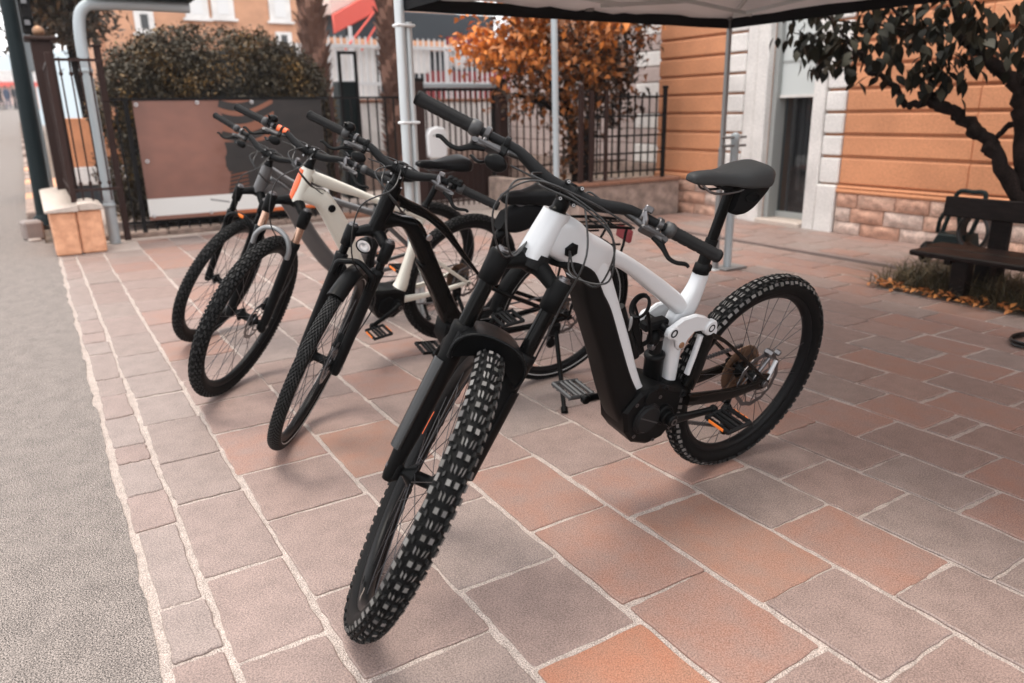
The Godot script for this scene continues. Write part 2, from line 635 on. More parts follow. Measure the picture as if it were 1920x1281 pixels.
func tread_block(st: SurfaceTool, Rc: float, tr: float, a: float, th: float, la: float, lw: float, h: float, skew := 0.0, ramp := 0.0) -> void:
	var er := Vector3(cos(a), sin(a), 0)
	var ta := Vector3(-sin(a), cos(a), 0)
	var nn := er * cos(th) + Vector3(0, 0, 1) * sin(th)
	var ac := Vector3(0, 0, 1) * cos(th) - er * sin(th)
	var c := er * (Rc + tr * cos(th)) + Vector3(0, 0, 1) * tr * sin(th)
	var lo := []
	var hi := []
	for q in [[-1, -1], [1, -1], [1, 1], [-1, 1]]:
		var t: Vector3 = ta * (q[0] * la * 0.5 + q[1] * skew) + ac * (q[1] * lw * 0.5)
		lo.append(c + t * 1.12 - nn * 0.003)
		hi.append(c + t * 0.88 + nn * (h - (ramp * h if q[0] < 0 else 0.0)))
	var top_tone := 0.55 + 0.75 * fposmod(sin(a * 91.7 + th * 47.3) * 437.5, 1.0)
	st.set_color(Color(0.125, 0.12, 0.117) * top_tone if h > 0.005 else Color(0.030, 0.030, 0.030) * top_tone)  # knob tops coloured paler than their sides, tone differing block by block
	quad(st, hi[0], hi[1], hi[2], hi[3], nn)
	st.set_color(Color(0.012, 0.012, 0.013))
	for k in 4:
		quad(st, lo[k], lo[(k + 1) % 4], hi[(k + 1) % 4], hi[k], (lo[k] + lo[(k + 1) % 4]) * 0.5 - c + nn * 0.0001)

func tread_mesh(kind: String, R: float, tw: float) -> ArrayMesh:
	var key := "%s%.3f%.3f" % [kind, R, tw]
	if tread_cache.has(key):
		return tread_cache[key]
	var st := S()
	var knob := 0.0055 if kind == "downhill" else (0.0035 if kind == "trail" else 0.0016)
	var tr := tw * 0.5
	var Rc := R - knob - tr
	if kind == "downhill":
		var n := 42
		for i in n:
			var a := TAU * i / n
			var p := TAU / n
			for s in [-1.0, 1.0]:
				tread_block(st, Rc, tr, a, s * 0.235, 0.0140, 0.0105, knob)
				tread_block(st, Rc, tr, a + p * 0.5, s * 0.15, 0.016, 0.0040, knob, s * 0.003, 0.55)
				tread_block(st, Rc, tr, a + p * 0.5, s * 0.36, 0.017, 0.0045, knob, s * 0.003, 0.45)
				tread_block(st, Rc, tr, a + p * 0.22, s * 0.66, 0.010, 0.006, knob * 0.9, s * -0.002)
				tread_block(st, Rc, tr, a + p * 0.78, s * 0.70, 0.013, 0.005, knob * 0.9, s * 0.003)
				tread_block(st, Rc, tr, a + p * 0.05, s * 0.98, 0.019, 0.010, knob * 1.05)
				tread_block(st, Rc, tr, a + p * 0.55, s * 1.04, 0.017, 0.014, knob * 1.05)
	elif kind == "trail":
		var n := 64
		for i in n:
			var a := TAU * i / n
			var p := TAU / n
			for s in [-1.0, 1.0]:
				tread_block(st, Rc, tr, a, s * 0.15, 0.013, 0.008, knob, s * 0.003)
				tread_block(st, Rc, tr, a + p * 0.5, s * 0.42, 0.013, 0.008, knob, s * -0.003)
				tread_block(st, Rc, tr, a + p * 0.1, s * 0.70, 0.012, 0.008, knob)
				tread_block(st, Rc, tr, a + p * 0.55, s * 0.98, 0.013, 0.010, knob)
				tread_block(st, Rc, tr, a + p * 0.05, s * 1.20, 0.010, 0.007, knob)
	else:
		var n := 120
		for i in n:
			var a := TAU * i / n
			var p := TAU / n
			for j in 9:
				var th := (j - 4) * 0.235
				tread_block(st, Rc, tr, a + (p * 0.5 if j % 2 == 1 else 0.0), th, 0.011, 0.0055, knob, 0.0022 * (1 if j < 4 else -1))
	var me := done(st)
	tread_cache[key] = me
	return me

func torus(st: SurfaceTool, Rc: float, tr: float, seg: int, pseg: int, squash := 1.0) -> void:
	var rings := []
	for i in seg:
		var a := TAU * i / seg
		var er := Vector3(cos(a), sin(a), 0)
		var ring := []
		for k in pseg:
			var t := TAU * k / pseg
			ring.append(er * (Rc + tr * cos(t)) + Vector3(0, 0, 1) * tr * sin(t) * squash)
		rings.append(ring)
	loft(st, rings, false, true, true)

func z_axis(c := Vector3.ZERO) -> Transform3D:
	# lathe axis along z
	return Transform3D(Basis(Vector3(1, 0, 0), Vector3(0, 0, 1), Vector3(0, -1, 0)), c)

func wheel(bike: Node3D, called: String, xf: Transform3D, o: Dictionary) -> Node3D:
	var w := group_part(bike, called, xf)
	var R: float = o.R
	var tw: float = o.tw
	var knob := 0.0055 if o.tread == "downhill" else (0.0035 if o.tread == "trail" else 0.0016)
	var tr := tw * 0.5
	var Rc := R - knob - tr
	var st := S()
	torus(st, Rc, tr - 0.0004, 96, 16)
	obj("tyre", st, M.tyre, w)
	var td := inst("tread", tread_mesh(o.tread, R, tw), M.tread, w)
	td.set_meta("kind", "stuff")
	if o.get("stripe", false):
		for s in [-1.0, 1.0]:
			st = S()
			var rr := []
			for q in [[-0.50, 1.0], [-0.42, 1.005], [-0.34, 1.0]]:
				rr.append(Vector2(Rc + tr * q[0] * 1.0, s * (tr * sqrt(1.0 - q[0] * q[0]) * q[1] + 0.0012)))
			lathe(st, rr, z_axis(), 96)
			obj("reflective_stripe", st, M.pale_stripe, w)
	# rim
	st = S()
	var ro := Rc - tr * 0.72
	var rd: float = o.get("rim_depth", 0.026)
	var rw: float = o.get("rim_w", 0.033) * 0.5
	var prof := [Vector2(ro, -rw), Vector2(ro - 0.004, -rw - 0.0005), Vector2(ro - rd * 0.55, -rw * 0.9), Vector2(ro - rd, -rw * 0.35), Vector2(ro - rd, rw * 0.35), Vector2(ro - rd * 0.55, rw * 0.9), Vector2(ro - 0.004, rw + 0.0005), Vector2(ro, rw)]
	var rings := []
	for i in 97:
		var a := TAU * i / 96.0
		var ring := []
		for q in prof:
			ring.append(Vector3(cos(a) * q.x, sin(a) * q.x, q.y))
		rings.append(ring)
	loft(st, rings, false, true)
	obj("rim", st, M.rim, w)
	# hub
	st = S()
	var hw: float = o.get("hub_w", 0.05)
	lathe(st, [Vector2(0.006, -hw - 0.016), Vector2(0.011, -hw - 0.015), Vector2(0.012, -hw), Vector2(0.030, -0.030), Vector2(0.030, -0.026), Vector2(0.017, -0.018), Vector2(0.017, 0.018), Vector2(0.030, 0.026), Vector2(0.030, 0.030), Vector2(0.012, hw), Vector2(0.011, hw + 0.015), Vector2(0.006, hw + 0.016)], z_axis(), 20)
	obj("hub", st, M.satin_black, w)
	# spokes
	var n: int = o.get("spokes", 28)
	var rr2 := ro - rd + 0.002
	var cyl := CylinderMesh.new()
	cyl.top_radius = o.get("spoke_r", 0.0011)
	cyl.bottom_radius = cyl.top_radius
	cyl.height = 1.0
	cyl.radial_segments = 5
	cyl.rings = 0
	for i in n:
		var s := 1.0 if i % 2 == 0 else -1.0
		var b := TAU * i / n
		var cross := 0.62 if (i / 2) % 2 == 0 else -0.62
		var p1 := Vector3(cos(b) * rr2, sin(b) * rr2, s * 0.004)
		var p0 := Vector3(cos(b + cross) * 0.028, sin(b + cross) * 0.028, s * 0.028)
		var x := bar_xf(p0, p1)
		x.basis.y *= p0.distance_to(p1)
		inst("spoke", cyl, M.spoke, w, x)
	if o.has("rotor"):
		st = S()
		var rz: float = o.get("rotor_z", -0.036)
		var r0: float = o.rotor
		var ri := []
		for i in 73:
			var a := TAU * i / 72.0
			var wob := 0.0022 * cos(a * 12)
			var e := Vector3(cos(a), sin(a), 0)
			var z := Vector3(0, 0, rz)
			ri.append([e * (r0 + wob) + z - Vector3(0, 0, 0.0011), e * (r0 + wob) + z + Vector3(0, 0, 0.0011), e * (r0 - 0.015 + wob) + z + Vector3(0, 0, 0.0011), e * (r0 - 0.015 + wob) + z - Vector3(0, 0, 0.0011)])
		loft(st, ri, false, false)
		for i in 6:
			var a := TAU * i / 6
			var e0 := Vector3(cos(a) * 0.022, sin(a) * 0.022, rz)
			var e1 := Vector3(cos(a + 0.55) * (r0 - 0.012), sin(a + 0.55) * (r0 - 0.012), rz)
			var em := Vector3(cos(a + 0.42) * r0 * 0.58, sin(a + 0.42) * r0 * 0.58, rz)
			tube(st, spline([e0, em, e1], 4), 0.0042, 6, false, 0.3, Vector3(0, 0, 1))
			var e2 := Vector3(cos(a - 0.2) * (r0 - 0.012), sin(a - 0.2) * (r0 - 0.012), rz)
			tube(st, [em, e2], 0.003, 6, false, 0.4, Vector3(0, 0, 1))
		lathe(st, [Vector2(0.024, -0.0015), Vector2(0.024, 0.0015), Vector2(0.017, 0.003), Vector2(0.017, -0.003)], z_axis(Vector3(0, 0, rz)), 20, false)
		obj("brake_rotor", st, M.get(o.get("rotor_mat", "dark_alloy")), w)
	if o.get("cassette", false):
		st = S()
		var cr: float = o.get("cog", 0.1)
		for i in 9:
			var r := lerpf(cr, 0.026, i / 8.0)
			var teeth := int(r * 480)
			var poly := []
			for k in teeth * 2:
				var a := TAU * k / (teeth * 2)
				var r2 := r if k % 2 == 0 else r - 0.004
				poly.append(Vector2(cos(a) * r2, sin(a) * r2))
			var zz := 0.030 + i * 0.0042
			var rin := []
			for k in teeth * 2 + 1:
				var q: Vector2 = poly[k % (teeth * 2)]
				var qi := q.normalized() * maxf(0.016, r - 0.022)
				rin.append([Vector3(q.x, q.y, zz - 0.001), Vector3(q.x, q.y, zz + 0.001), Vector3(qi.x, qi.y, zz + 0.001), Vector3(qi.x, qi.y, zz - 0.001)])
			loft(st, rin, false, false)
		for k in 5:
			var a := TAU * k / 5
			rod(st, Vector3(cos(a) * 0.018, sin(a) * 0.018, 0.035), Vector3(cos(a + 0.3) * (cr - 0.015), sin(a + 0.3) * (cr - 0.015), 0.030), 0.005, 6)
		lathe(st, [Vector2(0.019, 0.028), Vector2(0.019, 0.068), Vector2(0.008, 0.070)], z_axis(), 16)
		obj("cassette", st, M.cog_rust, w)
	return w

func bar_point(d: Dictionary, t: float) -> Vector3:
	# fork axes; t from -1 (left end) to 1 (right end)
	var a := absf(t)
	var k := clampf((a - 0.10) / 0.32, 0.0, 1.0)
	k = k * k * (3.0 - 2.0 * k)
	return Vector3(d.barx - d.back * (0.35 * k + 0.65 * clampf((a - 0.35) / 0.65, 0, 1)), d.bary + 0.03 * k, t * d.bar * 0.5)

func cockpit(bike: Node3D, d: Dictionary) -> Node3D:
	d.barx = 0.04
	d.bary = d.a2c + d.hl + d.rise
	var T := steer_xf(d)
	var c := group_part(bike, "handlebar", T)
	var st := S()
	var pts := []
	var rr := []
	for i in 33:
		var t := lerpf(-0.985, 0.985, i / 32.0)
		pts.append(bar_point(d, t))
		rr.append(lerpf(0.0172, 0.0108, clampf((absf(t) - 0.12) / 0.4, 0, 1)))
	tube(st, pts, rr, 18)
	obj("bar", st, M.bar_black, c)
	# grips
	var gl: float = d.get("grip", 0.135)
	for s in [-1.0, 1.0]:
		st = S()
		var p1 := bar_point(d, s)
		var p0 := bar_point(d, s * (1.0 - gl / (d.bar * 0.5)))
		var ax := (p1 - p0).normalized()
		var x := ax.cross(Vector3(0.2, 0.9, 0.1)).normalized()
		var xf := Transform3D(Basis(x, ax, x.cross(ax)), p0)
		var L := p0.distance_to(p1)
		# ribbed sleeve: flats and grooves round the grip
		var rings := []
		var ns := 30
		for i in ns + 1:
			var f := float(i) / ns
			var base_r := 0.0158 + (0.0012 if f < 0.06 or f > 0.97 else 0.0)
			var ring := []
			for k in 30:
				var th := TAU * k / 30
				var r := base_r
				if f > 0.12 and f < 0.95:
					if k % 5 == 0:
						r -= 0.0020
					elif k / 15 == 0 and i % 2 == 0:
						r -= 0.0012
					elif k / 15 == 1 and i % 6 == 0:
						r -= 0.0016
				ring.append(xf * Vector3(cos(th) * r, f * L, sin(th) * r))
			rings.append(ring)
		loft(st, rings)
		var gr := obj("grip", st, M.grip, c)
		st = S()
		lathe(st, [Vector2(0.0118, -0.018), Vector2(0.0178, -0.016), Vector2(0.0195, -0.002), Vector2(0.0178, 0.006), Vector2(0.0158, 0.008)], xf, 22)
		obj("grip_collar", st, M.collar, c)
		st = S()
		lathe(st, [Vector2(0.0158, L), Vector2(0.0164, L + 0.001), Vector2(0.015, L + 0.006), Vector2(0.0, L + 0.0065)], xf, 22, false)
		obj("grip_end", st, M.matte_black, c)
	# stem, spacers, face plate
	st = S()
	var yb: float = d.bary
	var ht: float = d.a2c + d.hl
	lathe(st, [Vector2(0.0, ht - 0.004), Vector2(0.0225, ht - 0.004), Vector2(0.0225, ht + 0.004), Vector2(0.019, ht + 0.006), Vector2(0.019, yb - 0.02), Vector2(0.0205, yb - 0.019), Vector2(0.0205, yb + 0.02), Vector2(0.017, yb + 0.023), Vector2(0, yb + 0.024)], Transform3D(), 24)
	slab(st, [[-0.004, yb - 0.018, -0.004, yb + 0.018, 0.018], [0.018, yb - 0.015, 0.018, yb + 0.015, 0.017], [0.034, yb - 0.016, 0.034, yb + 0.016, 0.022]], 0.7, 16, 0.0, 3)
	for s in [-1.0, 1.0]:
		tube(st, [Vector3(d.barx, yb, s * 0.008), Vector3(d.barx, yb, s * 0.024)], 0.0215, 20)
	obj("stem", st, M.satin_black, c)
	for s in [-1.0, 1.0]:
		for t in [-1.0, 1.0]:
			st = S()
			var q := Vector3(d.barx + 0.012, yb + t * 0.0205, s * 0.017)
			rod(st, q + Vector3(0.008, 0, 0), q - Vector3(0.012, 0, 0), 0.0052, 10)
			obj("stem_bolt", st, M.bar_black, c)
	for s in [-1.0, 1.0]:
		for t in [-1.0, 1.0]:
			st = S()
			var q := Vector3(d.barx + 0.0205, yb + t * 0.0205, s * 0.017)
			lathe(st, [Vector2(0.0036, 0), Vector2(0.0036, 0.0012), Vector2(0.0022, 0.0012), Vector2(0.0022, 0)], Transform3D(Basis(Vector3(0, 1, 0), Vector3(1, 0, 0), Vector3(0, 0, -1)), q), 10, false)
			obj("bolt_head", st, M.steel, c)
	# brake levers
	var f := Vector3(0.66, -0.75, 0)
	for s in [-1.0, 1.0]:
		var o := Vector3(0, 0, s)
		var p := bar_point(d, s * d.get("lever_t", 0.56))
		var lv := group_part(c, "brake_lever")
		st = S()
		disc(st, p, bar_point(d, s * 0.6) - bar_point(d, s * 0.5), 0.0175, 0.013, 20)
		rod(st, p + f * 0.012, p + f * 0.033, 0.0075, 10)
		tube(st, spline([p + f * 0.020 - o * 0.060, p + f * 0.026 - o * 0.030, p + f * 0.033, p + f * 0.040 + o * 0.024], 4), [0.0075, 0.0095, 0.0115, 0.0095], 12)
		box(st, Transform3D(Basis(o, f, o.cross(f)), p + f * 0.034 - o * 0.012), Vector3(0.062, 0.012, 0.026), 0.004)
		rod(st, p + f * 0.040 + o * 0.020 + f.cross(o) * 0.012, p + f * 0.040 + o * 0.020 - f.cross(o) * 0.012, 0.0075, 12)
		inst("lever_body", done(st), M.lever_alloy, lv)
		st = S()
		tube(st, spline([p + f * 0.040 - o * 0.006, p + f * 0.050 + o * 0.016, p + f * 0.061 + o * 0.028, p + f * 0.076 + o * 0.044, p + f * 0.078 + o * 0.064, p + f * 0.069 + o * 0.088, p + f * 0.073 + o * 0.098], 5), [0.009, 0.010, 0.0075, 0.0065, 0.006, 0.0058, 0.0048], 12, false, 0.55, f.cross(o))
		inst("lever_blade", done(st), M.matte_black, lv)
		st = S()
		tube(st, [p + f * 0.020 - o * 0.058, p + f * 0.018 - o * 0.078, p + f * 0.016 - o * 0.098], [0.0078, 0.0066, 0.0040], 12)
		inst("hose_boot", done(st), M.cable, lv)
		lv.set_meta("hose", p + f * 0.016 - o * 0.098)
		d["hose%d" % (1 if s > 0 else 0)] = T * (p + f * 0.016 - o * 0.098)
		d["hosedir%d" % (1 if s > 0 else 0)] = T.basis * (-o)
	if d.get("shifter", true):
		var o := Vector3(0, 0, 1)
		var p := bar_point(d, d.get("lever_t", 0.56) - 0.12)
		st = S()
		disc(st, p, o, 0.0175, 0.012, 18)
		box(st, Transform3D(Basis(o, f, o.cross(f)), p + f * 0.022), Vector3(0.018, 0.03, 0.016), 0.003)
		ball(st, p + f * 0.052 + o * 0.004 + Vector3(0.002, -0.008, 0), Vector3(0.012, 0.019, 0.027), 16)
		tube(st, spline([p + f * 0.050 + o * 0.01, p + f * 0.062 + o * 0.035 + Vector3(-0.02, -0.015, 0), p + f * 0.05 + o * 0.058 + Vector3(-0.032, -0.02, 0)], 4), [0.007, 0.008, 0.007], 10, false, 0.5)
		obj("gear_shifter", st, M.satin_black, c)
		d["hose2"] = T * (p + f * 0.05 - o * 0.028)
		# remote on the left
		p = bar_point(d, -(d.get("lever_t", 0.56) - 0.12))
		st = S()
		disc(st, p, o, 0.0175, 0.012, 18)
		for q in 2:
			tube(st, spline([p + Vector3(0.012, 0.012, 0), p + Vector3(0.02, -0.006 - q * 0.012, -0.01), p + Vector3(0.012, -0.028, -0.02 - q * 0.01)], 4), 0.005, 8)
		box(st, Transform3D(Basis(), p + Vector3(0.006, 0.02, -0.006)), Vector3(0.016, 0.016, 0.022), 0.003)
		obj("seat_post_remote", st, M.dark_alloy, c)
	return c

func fork(bike: Node3D, d: Dictionary) -> Node3D:
	var T := steer_xf(d)
	var fk := group_part(bike, "fork", T)
	var x: float = d.offs
	var yb: float = d.yb
	var yc: float = d.a2c - 0.012
	var sw: float = d.sw
	var rs: float = d.get("stan_r", 0.0178)
	var st := S()
	# crown: gull wing from the steerer out to both legs
	var pts := [Vector3(x, yc - 0.012, -sw), Vector3(x * 0.82, yc + 0.004, -sw * 0.72), Vector3(x * 0.25, yc + 0.020, -sw * 0.30), Vector3(0.004, yc + 0.022, 0), Vector3(x * 0.25, yc + 0.020, sw * 0.30), Vector3(x * 0.82, yc + 0.004, sw * 0.72), Vector3(x, yc - 0.012, sw)]
	tube(st, spline(pts, 5), [0.016, 0.020, 0.026, 0.030, 0.026, 0.020, 0.016], 16, false, 0.86, Vector3(0, 1, 0))
	for s in [-1.0, 1.0]:
		lathe(st, [Vector2(rs + 0.001, yc - 0.058), Vector2(rs + 0.006, yc - 0.055), Vector2(rs + 0.0075, yc - 0.02), Vector2(rs + 0.0075, yc + 0.014), Vector2(rs + 0.005, yc + 0.020), Vector2(0.0, yc + 0.020)], at(Vector3(x, 0, s * sw)), 22)
	obj("fork_crown", st, M.get(d.get("crown_mat", "matte_black")), fk)
	for s in [-1.0, 1.0]:
		st = S()
		lathe(st, [Vector2(0.018, yc + 0.020), Vector2(0.018, yc + 0.025), Vector2(0.013, yc + 0.028), Vector2(0.013, yc + 0.031), Vector2(0.0, yc + 0.031)], at(Vector3(x, 0, s * sw)), 14, false)
		obj("fork_cap", st, M.dark_alloy, fk)
	for s in [-1.0, 1.0]:
		st = S()
		rod(st, Vector3(x, yb - 0.05, s * sw), Vector3(x, yc - 0.03, s * sw), rs, 22)
		obj("stanchion", st, M.get(d.get("stan_mat", "gloss_black")), fk)
		st = S()
		var lr: float = d.get("low_r", 0.024)
		lathe(st, [Vector2(0.0, -0.036), Vector2(0.014, -0.034), Vector2(0.017, -0.02), Vector2(0.019, 0.03), Vector2(lr * 0.92, 0.10), Vector2(lr, yb - 0.03), Vector2(lr + 0.002, yb - 0.02), Vector2(lr + 0.002, yb - 0.002), Vector2(rs + 0.0006, yb + 0.001)], at(Vector3(x, 0, s * sw)), 20)
		box(st, at(Vector3(x, -0.004, s * (sw - 0.012))), Vector3(0.036, 0.052, 0.022), 0.008)
		obj("fork_leg", st, M.get(d.get("low_mat", "matte_black")), fk)
	st = S()
	rod(st, Vector3(x, 0, -sw - 0.014), Vector3(x, 0, sw + 0.014), 0.0095, 16)
	disc(st, Vector3(x, 0, sw + 0.016), Vector3(0, 0, 1), 0.0085, 0.006, 14)
	disc(st, Vector3(x, 0, -sw - 0.016), Vector3(0, 0, 1), 0.0085, 0.006, 14)
	obj("axle", st, M.dark_alloy, fk)
	if d.get("arch", true):
		st = S()
		var ya: float = d.R + 0.028
		var ap := [Vector3(x + 0.022, yb - 0.075, -sw), Vector3(x + 0.030, yb - 0.03, -sw * 0.96), Vector3(x + 0.032, ya - 0.006, -sw * 0.62), Vector3(x + 0.033, ya + 0.010, 0), Vector3(x + 0.032, ya - 0.006, sw * 0.62), Vector3(x + 0.030, yb - 0.03, sw * 0.96), Vector3(x + 0.022, yb - 0.075, sw)]
		tube(st, spline(ap, 5), 0.0105, 12, false, 1.25)
		obj("fork_arch", st, M.get(d.get("arch_mat", d.get("low_mat", "matte_black"))), fk)
	# brake caliper behind the left leg
	st = S()
	box(st, Transform3D(Basis(Vector3(0, 0, 1), 0.35), Vector3(x - 0.050, 0.075, -sw + 0.034)), Vector3(0.032, 0.062, 0.038), 0.008)
	rod(st, Vector3(x - 0.012, 0.05, -sw + 0.01), Vector3(x - 0.048, 0.055, -sw + 0.03), 0.008, 10)
	obj("brake_caliper", st, M.satin_black, fk)
	return fk

func crankset(bike: Node3D, bb: Vector2, ang: float, zc: float, len_: float, pedal_mat: String) -> void:
	# left arm points along ang in the x, y plane, the right one the other way
	for s in [-1.0, 1.0]:
		var a := ang if s < 0 else ang + PI
		var e := Vector3(cos(a), sin(a), 0)
		var c0 := Vector3(bb.x, bb.y, s * zc)
		var c1 := c0 + e * len_ + Vector3(0, 0, s * 0.012)
		var arm := group_part(bike, "crank_arm")
		var st := S()
		disc(st, c0, Vector3(0, 0, 1), 0.020, 0.026, 20, 0.004)
		disc(st, c1, Vector3(0, 0, 1), 0.0155, 0.018, 18, 0.003)
		tube(st, [c0 + e * 0.006, c0.lerp(c1, 0.3), c0.lerp(c1, 0.7), c1], [0.0185, 0.0150, 0.0130, 0.0135], 14, false, 0.58, Vector3(0, 0, 1))
		obj("arm", st, M.satin_black, arm)
		st = S()
		lathe(st, [Vector2(0.0115, 0.0), Vector2(0.0115, 0.002), Vector2(0.007, 0.002), Vector2(0.007, 0.0)], Transform3D(Basis(Vector3(1, 0, 0), Vector3(0, 0, s), Vector3(0, s, 0)), c0 + Vector3(0, 0, s * 0.0135)), 16, false)
		obj("crank_bolt", st, M.dark_alloy, arm)
		var pd := group_part(bike, "pedal", Transform3D(Basis(Vector3(0, 0, 1), -0.10 if s < 0 else 0.12), c1 + Vector3(0, 0, s * 0.062)))
		st = S()
		rod(st, Vector3(0, 0, -s * 0.055), Vector3(0, 0, s * 0.045), 0.0075, 10)
		for q in [-1.0, 1.0]:
			box(st, at(Vector3(q * 0.046, 0, 0)), Vector3(0.012, 0.015, 0.100), 0.004)
			box(st, at(Vector3(0, 0, q * 0.045)), Vector3(0.100, 0.015, 0.010), 0.004)
			box(st, at(Vector3(q * 0.018, 0, 0)), Vector3(0.009, 0.014, 0.090), 0.003)
			for k in 5:
				for y in [-1.0, 1.0]:
					rod(st, Vector3(q * 0.046, y * 0.006, -0.04 + k * 0.02), Vector3(q * 0.046, y * 0.0105, -0.04 + k * 0.02), 0.0022, 6)
		obj("platform", st, M.get(pedal_mat) if s > 0 else M.bar_black, pd)
		if pedal_mat == "matte_black" or (pedal_mat == "pedal_grey" and s < 0):
			for q in [-1.0, 1.0]:
				st = S()
				box(st, at(Vector3(q * 0.0528, 0, 0)), Vector3(0.004, 0.010, 0.058), 0.001)
				obj("pedal_reflector", st, M.orange_plastic, pd)

func saddle(bike: Node3D, nose: Vector2, tail: Vector2, m: Material, w := 0.068, thick := 1.0) -> Node3D:
	var L := nose.distance_to(tail)
	var e := (tail - nose).normalized()
	var xf := Transform3D(Basis(Vector3(e.x, e.y, 0), Vector3(e.y, -e.x, 0), Vector3(0, 0, -1)), Vector3(nose.x, nose.y, 0))
	var sd := group_part(bike, "saddle", xf)
	var st := S()
	# stations along the length: t, half width, top, bottom edge, drop of the middle underneath
	var stn := [[0.0, 0.006, -0.004, -0.010], [0.02, 0.017, 0.004, -0.016], [0.10, 0.021, 0.010, -0.022], [0.28, 0.025, 0.011, -0.026], [0.45, 0.036, 0.014, -0.030], [0.62, 0.057, 0.021, -0.034], [0.78, w * 0.98, 0.028, -0.036], [0.90, w, 0.030, -0.034], [0.97, w * 0.86, 0.024, -0.026], [1.0, w * 0.62, 0.012, -0.012]]
	var q := []
	for s in stn:
		q.append(Vector4(s[0], s[1], s[2], s[3]))
	var fine := spline(q, 4)
	var rings := []
	for s in fine:
		var ring := []
		var hw: float = s.y
		var top: float = s.z
		var bot: float = s.w * thick
		for k in 22:
			var t := TAU * k / 22
			var c := sp(cos(t), 0.8)
			var sn := sin(t)
			var y := 0.0
			if sn >= 0.0:
				y = lerpf(bot * 0.55, top, pow(sn, 0.55)) - 0.004 * (1.0 - absf(c)) * (1.0 if s.x > 0.3 else 0.0)
			else:
				y = lerpf(bot * 0.55, bot, pow(-sn, 0.4)) if hw < 0.03 else lerpf(bot * 0.55, bot * (0.55 + 0.45 * absf(c)), pow(-sn, 0.5))
			ring.append(Vector3(s.x * L, y, c * hw))
		rings.append(ring)
	loft(st, rings)
	obj("cover", st, m, sd)
	st = S()
	for s in [-1.0, 1.0]:
		tube(st, spline([Vector3(L * 0.14, -0.020, s * 0.006), Vector3(L * 0.30, -0.046, s * 0.020), Vector3(L * 0.60, -0.046, s * 0.022), Vector3(L * 0.86, -0.018, s * 0.035)], 5), 0.0036, 8)
	obj("rail", st, M.dark_alloy, sd)
	return sd

func cable(bike: Node3D, pts: Array, r := 0.0024) -> void:
	var st := S()
	tube(st, spline(pts, 8), r, 8)
	obj("cable", st, M.cable, bike)

